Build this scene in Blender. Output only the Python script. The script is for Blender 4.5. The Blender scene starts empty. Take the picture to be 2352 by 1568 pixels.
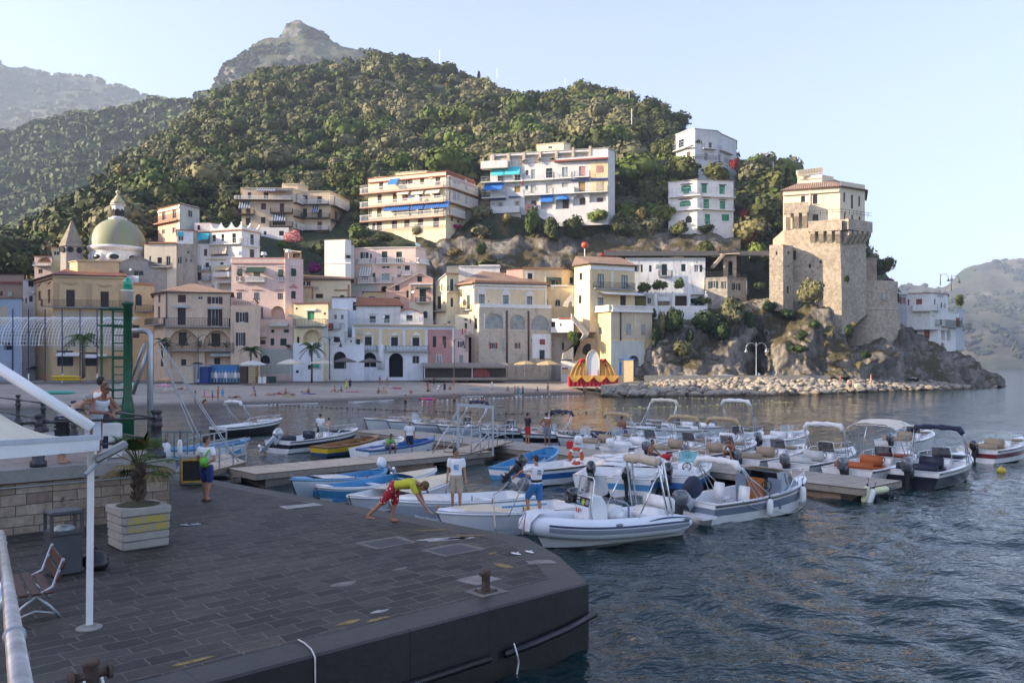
import bpy,bmesh,math,random
import numpy as np
from mathutils import Vector,Matrix,noise
from mathutils.geometry import tessellate_polygon
V=Vector
def si(n,k,v):n.inputs[k].default_value=v
R=math.radians
PI=math.pi
random.seed(7)
scene=bpy.context.scene
COL=scene.collection
F,CX,HY,CZ=1898.0,1176.0,840.0,4.8
def P(px,py,Y):return V(((px-CX)*Y/F,Y,CZ-(py-HY)*Y/F))
def G(px,py,z=0.0):return P(px,py,(CZ-z)*F/(py-HY))
KR={'A':(0,900,3.136),'B':(560,640,3.136),'C':(560,1040,3.136),'D':(1100,840,3.136),'E':(1640,900,3.136),'F':(1300,600,3.675),'G':(1780,500,4.3556),'H':(2200,900,3.136),'I':(2460,460,3.563),'J':(2800,600,1.742),'K':(3200,900,2.703),'L':(580,1240,2.868),'M':(1400,1240,2.2615),'N':(2200,1240,1.434)}
def cp(k,x,y):
 if k is None:return(x,y)
 ox,oy,s=KR[k]
 return((ox+x/s)*.6125,(oy+y/s)*.6125)
def tag(o,label=None,cat=None,group=None,kind=None):
 if label:o['label']=label
 if cat:o['category']=cat
 if group:o['group']=group
 if kind:o['kind']=kind
 return o
def thing(name,label,cat,loc=(0,0,0),rz=0.0,group=None):
 o=bpy.data.objects.new(name,None);COL.objects.link(o)
 o.empty_display_size=.2
 o.location=loc;o.rotation_euler=(0,0,rz)
 return tag(o,label,cat,group)
class MB:
 def __init__(s):s.v=[];s.f=[];s.m=[];s.uv=[]
 def add(s,vs,fs,m=0,uv=None):
  b=len(s.v);s.v.extend(tuple(p)for p in vs)
  for i,f in enumerate(fs):
   s.f.append(tuple(b+k for k in f));s.m.append(m)
   s.uv.append(uv[i]if uv else None)
  return s
 def box(s,c,d,rz=0.0,m=0,M=None):
  x,y,z=d[0]/2,d[1]/2,d[2]/2
  vs=[V((a*x,b*y,e*z))for e in(-1,1)for b in(-1,1)for a in(-1,1)]
  if M is None:M=Matrix.Rotation(rz,3,'Z')
  vs=[M@p+V(c)for p in vs]
  return s.add(vs,[(0,2,3,1),(4,5,7,6),(0,1,5,4),(2,6,7,3),(0,4,6,2),(1,3,7,5)],m)
 def bar(s,a,b,w,h=None,m=0,up=(0,0,1)):
  a=V(a);b=V(b);d=b-a;L=d.length
  if L<1e-6:return s
  h=h or w
  x=d/L;y=V(up).cross(x)
  if y.length<1e-4:y=V((1,0,0)).cross(x)
  y.normalize();z=x.cross(y)
  M=Matrix((x,y,z)).transposed()
  return s.box((a+b)/2,(L,w,h),M=M,m=m)
 def tube(s,pts,r,n=8,m=0,cap=True):
  pts=[V(p)for p in pts];k=len(pts)
  rs=r if isinstance(r,(list,tuple))else[r]*k
  vs=[];fs=[];up=None
  for i,p in enumerate(pts):
   d=(pts[min(i+1,k-1)]-pts[max(i-1,0)])
   if d.length<1e-9:d=V((0,0,1))
   d.normalize()
   if up is None:
    up=V((0,0,1))if abs(d.z)<.9 else V((1,0,0))
   x=up.cross(d)
   if x.length<1e-4:x=V((0,1,0)).cross(d)
   x.normalize();y=d.cross(x);up=y
   for j in range(n):
    a=2*PI*j/n
    vs.append(p+(x*math.cos(a)+y*math.sin(a))*rs[i])
  for i in range(k-1):
   for j in range(n):
    j2=(j+1)%n
    fs.append((i*n+j,i*n+j2,(i+1)*n+j2,(i+1)*n+j))
  if cap:fs+=[tuple(range(n-1,-1,-1)),tuple((k-1)*n+j for j in range(n))]
  return s.add(vs,fs,m)
 def lathe(s,prof,c=(0,0,0),n=16,m=0,M=None):
  vs=[];fs=[];k=len(prof)
  for(r,z)in prof:
   for j in range(n):
    a=2*PI*j/n
    p=V((r*math.cos(a),r*math.sin(a),z))
    if M is not None:p=M@p
    vs.append(p+V(c))
  for i in range(k-1):
   for j in range(n):
    j2=(j+1)%n
    fs.append((i*n+j,i*n+j2,(i+1)*n+j2,(i+1)*n+j))
  fs+=[tuple(range(n-1,-1,-1)),tuple((k-1)*n+j for j in range(n))]
  return s.add(vs,fs,m)
 def ell(s,c,r,n=10,k=7,m=0,M=None):
  prof=[(math.sin(PI*(i+.02)/(k+.04)),-math.cos(PI*(i+.02)/(k+.04)))for i in range(k+1)]
  S=Matrix.Diagonal(V(r));S=S if M is None else M@S
  return s.lathe(prof,c,n,m,S)
 def loft(s,secs,closed=False,m=0,caps=False):
  k=len(secs);n=len(secs[0]);vs=[p for q in secs for p in q];fs=[]
  for i in range(k-1):
   for j in range(n if closed else n-1):
    j2=(j+1)%n
    fs.append((i*n+j,i*n+j2,(i+1)*n+j2,(i+1)*n+j))
  if caps:fs+=[tuple(range(n-1,-1,-1)),tuple((k-1)*n+j for j in range(n))]
  return s.add(vs,fs,m)
 def poly(s,pts,m=0):return s.add(pts,[tuple(range(len(pts)))],m)
 def prism(s,pts,vec,m=0):
  n=len(pts);vec=V(vec);pts=[V(p)for p in pts]
  vs=pts+[p+vec for p in pts]
  fs=[(i,(i+1)%n,n+(i+1)%n,n+i)for i in range(n)]+[tuple(range(n-1,-1,-1)),tuple(range(n,2*n))]
  return s.add(vs,fs,m)
def obj(name,mb,mats,parent=None,smooth=False,loc=None,rz=0.0,fixn=False):
 me=bpy.data.meshes.new(name)
 me.from_pydata(mb.v,[],mb.f)
 mats=mats if isinstance(mats,(list,tuple))else[mats]
 for k in mats:me.materials.append(k)
 if len(mats)>1:me.polygons.foreach_set('material_index',mb.m)
 if smooth:me.polygons.foreach_set('use_smooth',[True]*len(mb.f))
 if any(u is not None for u in mb.uv):
  L=me.uv_layers.new(name='UVMap');fl=[]
  for f,u in zip(mb.f,mb.uv):
   for i in range(len(f)):fl.extend(u[i]if u else(0,0))
  L.data.foreach_set('uv',fl)
 if fixn:
  b=bmesh.new();b.from_mesh(me);bmesh.ops.recalc_face_normals(b,faces=b.faces);b.to_mesh(me);b.free()
 me.validate()
 o=bpy.data.objects.new(name,me);COL.objects.link(o)
 if parent:o.parent=parent
 if loc is not None:o.location=loc
 o.rotation_euler=(0,0,rz)
 return o
def kids(o):return[c for c in COL.objects if c.parent==o]
def copy_tree(o,parent=None,remap=None):
 c=o.copy();COL.objects.link(c);c.parent=parent
 if remap and c.type=='MESH':
  for i,s in enumerate(c.material_slots):
   if s.material and s.material.name in remap:
    s.link='OBJECT';s.material=remap[s.material.name]
 for ch in o.children:copy_tree(ch,c,remap)
 return c
def shade_auto(o,ang=40):
 b=bmesh.new();b.from_mesh(o.data)
 for f in b.faces:f.smooth=1
 for e in b.edges:
  if len(e.link_faces)==2 and e.calc_face_angle(0)>R(ang):e.smooth=False
 b.to_mesh(o.data);b.free()
def bevel(o,w=.02,n=2,ang=35,soft=False):
 b=bmesh.new();b.from_mesh(o.data)
 es=[e for e in b.edges if len(e.link_faces)==2 and e.calc_face_angle(0)>R(ang)]
 rf=bmesh.ops.bevel(b,geom=es,offset=w,segments=n,affect='EDGES',clamp_overlap=True)['faces']
 for f in(b.faces if soft else rf):f.smooth=1
 b.to_mesh(o.data);b.free()
 return o
_M={}
class NT:
 def __init__(s,name):
  s.mat=bpy.data.materials.new(name);s.mat.use_nodes=True
  s.t=s.mat.node_tree;s.n=s.t.nodes;s.l=s.t.links
  s.b=s.n['Principled BSDF'];s.out=s.n['Material Output']
 def node(s,k,**kw):
  x=s.n.new(k)
  for a,v in kw.items():
   if a in x.inputs:
    x.inputs[a].default_value=v
   else:setattr(x,a,v)
  return x
 def link(s,a,b):s.l.new(a,b)
 def coord(s,kind='Object',scale=(1,1,1),rot=(0,0,0)):
  c=s.node('ShaderNodeTexCoord');m=s.node('ShaderNodeMapping')
  si(m,'Scale',scale);si(m,'Rotation',rot)
  s.link(c.outputs[kind],m.inputs['Vector']);return m.outputs[0]
 def noise(s,vec,scale,detail=4,rough=.55,dist=0.0):
  n=s.node('ShaderNodeTexNoise');si(n,'Scale',scale);si(n,'Detail',detail)
  si(n,'Roughness',rough);si(n,'Distortion',dist)
  if vec is not None:s.link(vec,n.inputs['Vector'])
  return n.outputs['Fac']
 def ramp(s,fac,stops):
  r=s.node('ShaderNodeValToRGB');e=r.color_ramp.elements
  while len(e)<len(stops):e.new(.5)
  for i,(p,c)in enumerate(stops):
   e[i].position=p;e[i].color=(*c,1)if len(c)==3 else c
  s.link(fac,r.inputs[0]);return r.outputs[0]
 def mix(s,fac,a,b,mode='MIX'):
  m=s.node('ShaderNodeMix',data_type='RGBA',blend_type=mode)
  for k,v in((0,fac),(6,a),(7,b)):
   if isinstance(v,(int,float)):m.inputs[k].default_value=v
   elif isinstance(v,(tuple,list)):m.inputs[k].default_value=(*v,1)if len(v)==3 else v
   else:s.link(v,m.inputs[k])
  return m.outputs[2]
 def math(s,op,a,b=None,clamp=False):
  m=s.node('ShaderNodeMath',operation=op,use_clamp=clamp)
  for k,v in((0,a),(1,b)):
   if v is None:continue
   if isinstance(v,(int,float)):m.inputs[k].default_value=v
   else:s.link(v,m.inputs[k])
  return m.outputs[0]
 def bump(s,h,strength=.3,dist=.05):
  b=s.node('ShaderNodeBump');si(b,'Strength',strength);si(b,'Distance',dist)
  s.link(h,b.inputs['Height']);s.link(b.outputs[0],s.b.inputs['Normal'])
 def col(s,c):
  if isinstance(c,(tuple,list)):si(s.b,'Base Color',(*c,1))
  else:s.link(c,s.b.inputs['Base Color'])
 def set(s,**kw):
  for a,v in kw.items():s.b.inputs[a.replace('_',' ')].default_value=v
def sc(c,f):return tuple(max(0,min(1,x*f))for x in c)
def srgb(r,g,b):
 def l(x):
  x/=255.;return x/12.92 if x<=.04045 else((x+.055)/1.055)**2.4
 return(l(r),l(g),l(b))
def mat(name,c,rough=.55,var=.12,scale=3.0,metal=0.0,bump=0.0,bs=20.0,coat=0.0,spec=.5):
 k=('m',name)
 if k in _M:return _M[k]
 t=NT(name);v=t.coord()
 n=t.noise(v,scale,5,.6)
 t.col(t.ramp(n,[(.3,sc(c,1-var)),(.7,sc(c,1+var))]))
 t.set(Roughness=rough,Metallic=metal);si(t.b,'Coat Weight',coat)
 si(t.b,'Specular IOR Level',spec)
 if bump:t.bump(t.noise(v,bs,4),bump,.02)
 _M[k]=t.mat;return t.mat
def plaster(name,c,dirt=.35,big=.12):
 k=('p',name)
 if k in _M:return _M[k]
 c=tuple(min(.84,x*1.25)for x in c);t=NT(name);v=t.coord();vs=t.coord(scale=(1,1,.16))
 n1=t.noise(v,.35,6,.62);n2=t.noise(vs,1.1,6,.7,.6);n3=t.noise(v,3.,4,.6)
 base=t.ramp(n1,[(.3,sc(c,1-big)),(.7,sc(c,1+big*.6))])
 g=sc((c[0]*.55+.05,c[1]*.52+.05,c[2]*.5+.05),.62)
 st=t.ramp(n2,[(.52,(0,0,0)),(.72,(1,1,1))])
 f=t.math('MULTIPLY',st,dirt)
 cc=t.mix(f,base,g)
 f3=t.ramp(n3,[(.35,(.93,.93,.93)),(.65,(1.04,1.04,1.04))])
 t.col(t.mix(1.0,cc,f3,'MULTIPLY'));t.set(Roughness=.85)
 t.bump(n3,.25,.03)
 _M[k]=t.mat;return t.mat
def oldwall(name,c1,c2,c3):
 k=('o',name)
 if k in _M:return _M[k]
 t=NT(name);v=t.coord();vs=t.coord(scale=(1,1,.3))
 n1=t.noise(vs,.45,7,.68,.5);n2=t.noise(v,1.6,7,.7);n3=t.noise(v,6,5,.7)
 cc=t.ramp(n1,[(.33,c2),(.48,c1),(.62,c1),(.72,c3)])
 f=t.ramp(n2,[(.5,(0,0,0)),(.66,(1,1,1))])
 cc=t.mix(t.math('MULTIPLY',f,.6),cc,c2)
 cc=t.mix(1.0,cc,t.ramp(n3,[(.3,(.78,.78,.78)),(.7,(1.1,1.1,1.1))]),'MULTIPLY')
 t.col(cc);t.set(Roughness=.9);t.bump(n3,.5,.08)
 _M[k]=t.mat;return t.mat
def stonewall(name,c1,c2,scale=2.0):
 k=('s',name)
 if k in _M:return _M[k]
 t=NT(name);v=t.coord()
 vo=t.node('ShaderNodeTexVoronoi');si(vo,'Scale',scale)
 t.link(v,vo.inputs['Vector'])
 n1=t.noise(v,.3,6,.65);n2=t.noise(v,5,5,.7)
 cc=t.ramp(n1,[(.3,c1),(.7,c2)])
 w=t.ramp(vo.outputs['Color'],[(.1,(.72,.70,.68)),(.9,(1.12,1.1,1.08))])
 cc=t.mix(1.0,cc,w,'MULTIPLY')
 cc=t.mix(1.0,cc,t.ramp(n2,[(.3,(.75,.75,.75)),(.7,(1.12,1.12,1.12))]),'MULTIPLY')
 t.col(cc);t.set(Roughness=.92)
 h=t.math('ADD',t.math('MULTIPLY',vo.outputs['Distance'],-.6),n2);t.bump(h,.5,.1)
 _M[k]=t.mat;return t.mat
def rooftile(name,c1,c2,pitch=.42):
 k=('r',name)
 if k in _M:return _M[k]
 t=NT(name);c=t.node('ShaderNodeTexCoord')
 w=t.node('ShaderNodeTexWave',wave_type='BANDS',bands_direction='X');si(w,'Scale',1.0/pitch/3.1831*1.0)
 si(w,'Distortion',.4);si(w,'Detail',2);si(w,'Detail Scale',3)
 t.link(c.outputs['UV'],w.inputs['Vector'])
 n=t.noise(c.outputs['UV'],1.7,6,.7);n2=t.noise(c.outputs['UV'],.3,4,.6)
 cc=t.ramp(n,[(.3,c1),(.72,c2)])
 cc=t.mix(1.0,cc,t.ramp(w.outputs['Fac'],[(.0,(.38,.36,.36)),(.45,(1,1,1))]),'MULTIPLY')
 cc=t.mix(1.0,cc,t.ramp(n2,[(.3,(.75,.75,.75)),(.7,(1.15,1.12,1.1))]),'MULTIPLY')
 t.col(cc);t.set(Roughness=.85);t.bump(w.outputs['Fac'],.7,.12)
 _M[k]=t.mat;return t.mat
def rock(name,c1,c2,c3,scale=.35,bump=.8):
 k=('k',name)
 if k in _M:return _M[k]
 t=NT(name);v=t.coord(scale=(1,1,.6))
 n1=t.noise(v,scale,8,.68,.4);n2=t.noise(v,scale*6,7,.72,.3);n3=t.noise(v,scale*.3,4,.6)
 cc=t.ramp(n1,[(.32,c1),(.5,c2),(.68,c3)])
 cc=t.mix(1.0,cc,t.ramp(n2,[(.32,(.45,.43,.42)),(.52,(1,1,1)),(.75,(1.2,1.2,1.2))]),'MULTIPLY')
 cc=t.mix(1.0,cc,t.ramp(n3,[(.35,(.8,.8,.82)),(.65,(1.1,1.08,1.04))]),'MULTIPLY')
 t.col(cc);t.set(Roughness=.95);t.bump(n2,bump,.6)
 _M[k]=t.mat;return t.mat
def leafmat(name,c,var=.35,trans=.25):
 k=('l',name)
 if k in _M:return _M[k]
 t=NT(name)
 oi=t.node('ShaderNodeObjectInfo');g=t.node('ShaderNodeNewGeometry')
 n=t.noise(t.coord(),.9,3,.6)
 a=t.ramp(g.outputs['Random Per Island'],[(0,sc(c,1-var)),(1,sc(c,1+var))])
 a=t.mix(1.0,a,t.ramp(n,[(.3,(.7,.72,.7)),(.7,(1.25,1.22,1.1))]),'MULTIPLY')
 a=t.mix(1.0,a,t.ramp(oi.outputs['Random'],[(0,(.75,.8,.75)),(.5,(1,1,1)),(1,(1.3,1.2,.95))]),'MULTIPLY')
 t.col(a);t.set(Roughness=.7);si(t.b,'Specular IOR Level',.25)
 _M[k]=t.mat;return t.mat
def flat(name,c,rough=.5,metal=0.0,coat=0.0,alpha=1.0,trans=0.0,ior=1.45):
 k=('f',name)
 if k in _M:return _M[k]
 t=NT(name);t.col(c);t.set(Roughness=rough,Metallic=metal);si(t.b,'Coat Weight',coat)
 if trans:si(t.b,'Transmission Weight',trans);si(t.b,'IOR',ior)
 if alpha<1:si(t.b,'Alpha',alpha)
 _M[k]=t.mat;return t.mat
GLASS=mat('window_glass',(.025,.03,.036),.25,.4,.8,spec=.3)
GLASSL=mat('curtained_glass',(.26,.28,.28),.25,.35,1.2,spec=.7)
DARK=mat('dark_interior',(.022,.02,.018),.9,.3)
STEEL=flat('stainless_steel',(.62,.64,.66),.22,.9)
GALV=mat('galvanised_steel',(.42,.45,.47),.45,.15,4,.6)
IRON=mat('wrought_iron',(.035,.033,.032),.55,.3,5)
WHITE=mat('white_paint',(.78,.78,.77),.55,.05,2)
GEL=mat('white_gelcoat',(.77,.775,.77),.25,.09,1.7,coat=.3)
RUST=mat('rusty_iron',(.075,.05,.038),.85,.5,9,bump=.4)
CREAM=mat('cream_canvas',(.68,.62,.49),.85,.1,2,bump=.15,bs=9)
WHITECAN=mat('white_canvas',(.78,.77,.74),.8,.06,2,bump=.15,bs=9)
TAN=mat('tan_canvas',(.42,.32,.19),.85,.12,3,bump=.2,bs=12)
NAVYC=mat('navy_canvas',(.022,.028,.06),.8,.2,3,bump=.2,bs=12)
BLACKP=mat('black_plastic',(.022,.022,.024),.4,.2,3)
BARK=mat('brown_bark',(.09,.065,.045),.9,.3,6,bump=.5)
SUN_EL,SUN_AZ=R(19),R(9)
sv=V((-math.cos(SUN_EL)*math.cos(SUN_AZ),-math.cos(SUN_EL)*math.sin(SUN_AZ),math.sin(SUN_EL)))
w=bpy.data.worlds.new('World');scene.world=w;w.use_nodes=True
nt=w.node_tree;bg=nt.nodes['Background']
sky=nt.nodes.new('ShaderNodeTexSky');sky.sky_type='NISHITA';sky.sun_disc=False
sky.sun_elevation=SUN_EL;sky.sun_rotation=math.atan2(sv.x,sv.y)
sky.air_density=1.0;sky.dust_density=1.6;sky.ozone_density=3.0
hs=nt.nodes.new('ShaderNodeHueSaturation');si(hs,'Saturation',.84);nt.links.new(sky.outputs[0],hs.inputs['Color']);tm=nt.nodes.new('ShaderNodeMix');tm.data_type='RGBA';tm.blend_type='MULTIPLY';tm.inputs[0].default_value=1;tm.inputs[7].default_value=(1.0,.905,.95,1);nt.links.new(hs.outputs[0],tm.inputs[6]);nt.links.new(tm.outputs[2],bg.inputs[0]);bg.inputs[1].default_value=.15
L=bpy.data.lights.new('sun','SUN');L.energy=5.0;L.angle=R(.6);L.color=(1,.81,.56)
so=bpy.data.objects.new('sun',L);COL.objects.link(so);so.rotation_euler=sv.to_track_quat('Z','Y').to_euler()
so.location=(-100,-20,120)
cam=bpy.data.cameras.new('camera');co=bpy.data.objects.new('camera',cam);COL.objects.link(co)
co.location=(0,0,CZ);co.rotation_euler=(R(90),0,0)
cam.sensor_fit='HORIZONTAL';cam.sensor_width=36.0;cam.lens=36.0*F/2352;cam.shift_y=(HY-784)/2352
cam.clip_start=.1;cam.clip_end=30000
scene.camera=co
scene.view_settings.view_transform='Standard';scene.view_settings.look='None'
scene.view_settings.exposure=1.52;scene.view_settings.gamma=1
scene.cycles.use_denoising=True
scene.cycles.max_bounces=6;scene.cycles.diffuse_bounces=3;scene.cycles.glossy_bounces=3
scene.cycles.transmission_bounces=4;scene.cycles.volume_bounces=0;scene.cycles.transparent_max_bounces=8
scene.cycles.caustics_reflective=False;scene.cycles.caustics_refractive=False
scene.cycles.sample_clamp_indirect=6.0
def samp(row,x):
 if x<=row[0][0]:return row[0]
 for a,b in zip(row,row[1:]):
  if x<=b[0]:
   t=(x-a[0])/(b[0]-a[0]);return tuple(a[i]+(b[i]-a[i])*t for i in range(len(a)))
 return row[-1]
class Land:
 """rows front to back: [(px,py,Y)..] joined into one surface"""
 def __init__(s,rows,x0,x1):
  s.rows=rows;s.x0=x0;s.x1=x1
  s.W=[[None]*0 for _ in rows]
 def at(s,u,v):
  k=len(s.rows)-1;t=min(max(v,0),1)*k;i=min(int(t),k-1);t-=i
  x=s.x0+(s.x1-s.x0)*u
  a=samp(s.rows[i],x);b=samp(s.rows[i+1],x)
  A=P(x,a[1],a[2]);B=P(x,b[1],b[2])
  return A+(B-A)*t
def lfl(name,L,nu,nv,amp,scale,mats,smooth=1,fade=None,seed=0.,octv=5,skirt=0,pick=None):
 vs=[];fs=[]
 for j in range(nv+1):
  for i in range(nu+1):vs.append(L.at(i/nu,j/nv))
 n=nu+1
 arr=[v.copy()for v in vs]
 for j in range(nv+1):
  for i in range(n):
   a=arr[j*n+min(i+1,nu)]-arr[j*n+max(i-1,0)];b=arr[min(j+1,nv)*n+i]-arr[max(j-1,0)*n+i]
   nn=a.cross(b)
   if nn.length>0:nn.normalize()
   p=arr[j*n+i]
   q=p*scale+V((seed,seed*.7,0))
   d=noise.fractal(q,1.0,2.1,octv)
   k=amp
   if fade:k*=fade(i/nu,j/nv)
   vs[j*n+i]=p+nn*d*k
 for j in range(nv):
  for i in range(nu):
   fs.append((j*n+i,j*n+i+1,(j+1)*n+i+1,(j+1)*n+i))
 L.grid=(vs,nu,nv)
 mb=MB();mb.add(vs,fs)
 o=obj(name,mb,mats,smooth=smooth)
 return o
def gridat(L,u,v):
 vs,nu,nv=L.grid;x=min(max(u*nu,0),nu-1e-4);y=min(max(v*nv,0),nv-1e-4);i=int(x);j=int(y);a=x-i;b=y-j;n=nu+1
 return(vs[j*n+i]*(1-a)*(1-b)+vs[j*n+i+1]*a*(1-b)+vs[(j+1)*n+i]*(1-a)*b+vs[(j+1)*n+i+1]*a*b)
def hillmat(name,c_green,c_dry,c_rock,scale=.05):
 t=NT(name);v=t.coord();n1=t.noise(v,scale,6,.62,.3);n2=t.noise(v,scale*9,6,.7);n3=t.noise(v,scale*40,4,.7)
 cc=t.ramp(n1,[(.36,c_green),(.5,sc(c_green,1.3)),(.58,c_dry),(.7,c_rock)])
 cc=t.mix(t.ramp(n2,[(.4,(0,0,0)),(.62,(1,1,1))]),cc,sc(c_green,.8))
 cc=t.mix(1.0,cc,t.ramp(n3,[(.3,(.6,.6,.6)),(.7,(1.25,1.25,1.25))]),'MULTIPLY')
 t.col(cc);t.set(Roughness=.95);t.bump(t.math('ADD',n2,t.math('MULTIPLY',n3,.5)),.8,1.0)
 return t.mat
ROCKM=rock('grey_limestone',(.10,.09,.08),(.25,.23,.2),(.38,.35,.31),.25)
ROCKDK=rock('dark_limestone',(.05,.046,.042),(.16,.145,.125),(.30,.275,.24),.28,1.0)
HILLM=hillmat('scrubby_hillside',(.035,.05,.02),(.17,.12,.06),(.2,.18,.15),.035)
FARM=hillmat('wooded_ridge',(.028,.045,.02),(.06,.065,.03),(.1,.1,.08),.009)
FARM2=hillmat('hazy_mountain',(.03,.045,.025),(.07,.07,.04),(.12,.11,.09),.0035)
H0=[(-500,846,168),(0,846,168),(350,846,170),(700,845,176),(1000,842,180),(1250,840,181),(1450,835,186),(1600,820,190),(1800,800,190),(2000,820,200),(2150,846,210)]
H1=[(-500,790,184),(0,780,184),(300,760,180),(600,740,184),(800,730,188),(1000,690,190),(1300,650,194),(1500,640,194),(1700,640,196),(1800,660,196),(2000,640,205),(2150,760,215)]
H2=[(-500,680,205),(0,660,205),(250,640,196),(380,570,190),(500,565,190),(600,600,194),(760,620,200),(960,600,199),(1100,595,200),(1400,590,201),(1500,585,202),(1700,580,204),(1800,570,206),(2000,590,215),(2150,760,220)]
H3=[(-500,650,225),(0,630,225),(250,570,205),(380,540,198),(540,552,203),(800,550,207),(830,530,206),(1095,530,206),(1105,500,204),(1400,500,205),(1420,520,206),(1530,528,207),(1690,530,207),(1800,520,212),(1920,585,224),(2000,665,224),(2150,760,226)]
H4=[(-500,640,245),(0,610,245),(130,560,238),(250,500,228),(400,460,224),(560,450,226),(800,445,228),(850,420,228),(1080,425,228),(1120,400,226),(1400,410,226),(1540,440,226),(1700,425,228),(1800,470,232),(1920,585,236),(2000,665,236),(2150,762,236)]
H5=[(-500,640,275),(0,600,275),(130,545,268),(230,498,260),(300,420,262),(450,380,272),(700,370,280),(1000,370,276),(1200,350,270),(1450,350,262),(1560,380,256),(1700,415,250),(1800,465,248),(1920,585,250),(2000,665,250),(2150,764,250)]
H6=[(-500,645,330),(0,598,330),(130,540,312),(230,492,300),(300,396,310),(400,325,330),(560,290,345),(800,280,345),(1000,280,335),(1200,280,320),(1400,290,300),(1530,320,285),(1620,378,272),(1700,415,262),(1800,468,258),(1920,585,260),(2000,665,260),(2150,766,262)]
H7=[(-500,655,390),(0,602,380),(130,545,360),(230,500,345),(300,395,360),(400,318,385),(510,235,410),(620,190,420),(800,180,420),(1000,190,405),(1200,235,380),(1400,250,340),(1500,285,315),(1560,330,298),(1620,385,284),(1700,425,272),(1800,474,266),(1920,585,270),(2000,665,270),(2150,770,272)]
H8=[(-500,670,420),(0,615,410),(130,555,385),(230,510,370),(300,400,385),(400,322,415),(510,232,440),(570,195,455),(620,172,460),(700,165,462),(800,158,462),(900,150,460),(970,152,455),(1050,185,445),(1130,215,430),(1200,232,415),(1330,232,380),(1450,262,345),(1530,308,318),(1620,392,292),(1700,432,278),(1800,480,272),(1920,585,280),(2000,665,280),(2150,775,280)]
H9=[(x,y+60,Y*1.25)for x,y,Y in H8]
HILL=Land([H0,H1,H2,H3,H4,H5,H6,H7,H8,H9],-400,2150)
tag(lfl('hillside',HILL,200,90,2.6,.045,HILLM,seed=3.1,fade=lambda u,v:min(1,.15+max(0,v-.25)*2.5)),kind='structure')
M0=[(-900,640,560),(0,600,560),(250,560,560),(450,430,560),(700,300,600),(1000,260,620)]
M1=[(-900,520,660),(0,460,660),(200,430,650),(330,390,640),(450,330,640),(600,270,660),(1000,240,680)]
M2=[(-900,400,780),(0,370,780),(200,330,760),(330,300,740),(450,275,730),(560,235,740),(1000,220,760)]
M3=[(-900,345,860),(-300,325,860),(0,306,860),(60,292,855),(130,272,850),(200,262,840),(260,258,835),(330,246,830),(390,248,830),(420,238,825),(450,225,820),(490,214,820),(540,204,820),(600,200,820),(1000,220,820)]
M4=[(x,y+50,Y*1.2)for x,y,Y in M3]
MID=Land([M0,M1,M2,M3,M4],-800,1000)
tag(lfl('wooded_ridge',MID,150,60,14,.016,FARM,seed=9.3),kind='structure')
f0=[(-1500,560,1500),(0,480,1500),(500,420,1500),(900,400,1500)]
f1=[(-1500,330,1900),(0,300,1900),(200,290,1900),(500,290,1900),(900,350,1900)]
f2=[(-1500,120,2250),(-300,110,2250),(-60,115,2250),(0,136,2250),(40,152,2250),(90,162,2240),(140,180,2230),(190,176,2220),(230,186,2210),(300,208,2200),(360,222,2200),(400,238,2200),(460,262,2200),(560,300,2200),(900,380,2200)]
f3=[(x,y+60,Y*1.2)for x,y,Y in f2]
FAR=Land([f0,f1,f2,f3],-480,900)
tag(lfl('far_mountain',FAR,150,60,30,.006,FARM2,seed=4.7),kind='structure')
PEAKM=rock('pale_peak_limestone',(.13,.12,.10),(.24,.22,.2),(.34,.32,.29),.018,1.0)
def peakmat():
 t=NT('peak_rock_and_scrub');v=t.coord(scale=(1,1,.45));n1=t.noise(v,.02,8,.7,.5);n2=t.noise(t.coord(),.09,6,.7)
 g=t.node('ShaderNodeNewGeometry');sx=t.node('ShaderNodeSeparateXYZ');t.link(g.outputs['Normal'],sx.inputs[0])
 rk=t.ramp(n1,[(.3,(.08,.075,.068)),(.5,(.19,.178,.16)),(.7,(.27,.255,.235))])
 gr=t.ramp(n2,[(.3,(.04,.055,.025)),(.7,(.10,.10,.05))])
 f=t.math('ADD',t.math('MULTIPLY',sx.outputs[2],1.2),t.math('MULTIPLY',n2,1.0))
 t.col(t.mix(t.ramp(f,[(.95,(0,0,0)),(1.13,(1,1,1))]),rk,gr));t.set(Roughness=.95);t.bump(n1,.9,8.)
 return t.mat
k0=[(470,260,1150),(516,250,1150),(600,230,1150),(760,230,1150),(900,230,1150),(1100,230,1150)]
k1=[(470,250,1160),(514,200,1158),(518,192,1158),(545,168,1162),(600,165,1165),(690,150,1170),(760,140,1180),(900,160,1200),(1100,200,1220)]
k2=[(470,245,1180),(512,182,1172),(522,158,1172),(545,142,1178),(600,128,1185),(650,120,1190),(700,112,1195),(780,122,1210),(860,136,1225),(900,140,1230),(1100,200,1240)]
k3=[(470,245,1200),(514,172,1182),(522,154,1182),(545,140,1188),(575,128,1195),(576,110,1210),(600,98,1215),(646,88,1220),(690,86,1222),(740,94,1225),(800,112,1230),(850,124,1235),(900,136,1240),(1100,200,1250)]
k4=[(470,246,1205),(514,174,1192),(545,142,1195),(574,116,1204),(578,104,1214),(600,94,1220),(644,82,1228),(649,66,1232),(654,52,1232),(668,45,1234),(692,46,1234),(705,54,1236),(722,66,1240),(745,82,1244),(765,96,1248),(800,110,1250),(850,122,1252),(900,136,1252),(1100,200,1260)]
k5=[(x,y+40,Y*1.15)for x,y,Y in k4]
PEAK=Land([k0,k1,k2,k3,k4,k5],470,1100)
tag(lfl('rocky_peak',PEAK,150,70,6,.03,peakmat(),seed=1.7,fade=lambda u,v:.8),kind='structure')
r0=[(1950,846,1900),(2200,847,1900),(2290,847,1800),(2700,847,1700),(3300,847,1700)]
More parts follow.
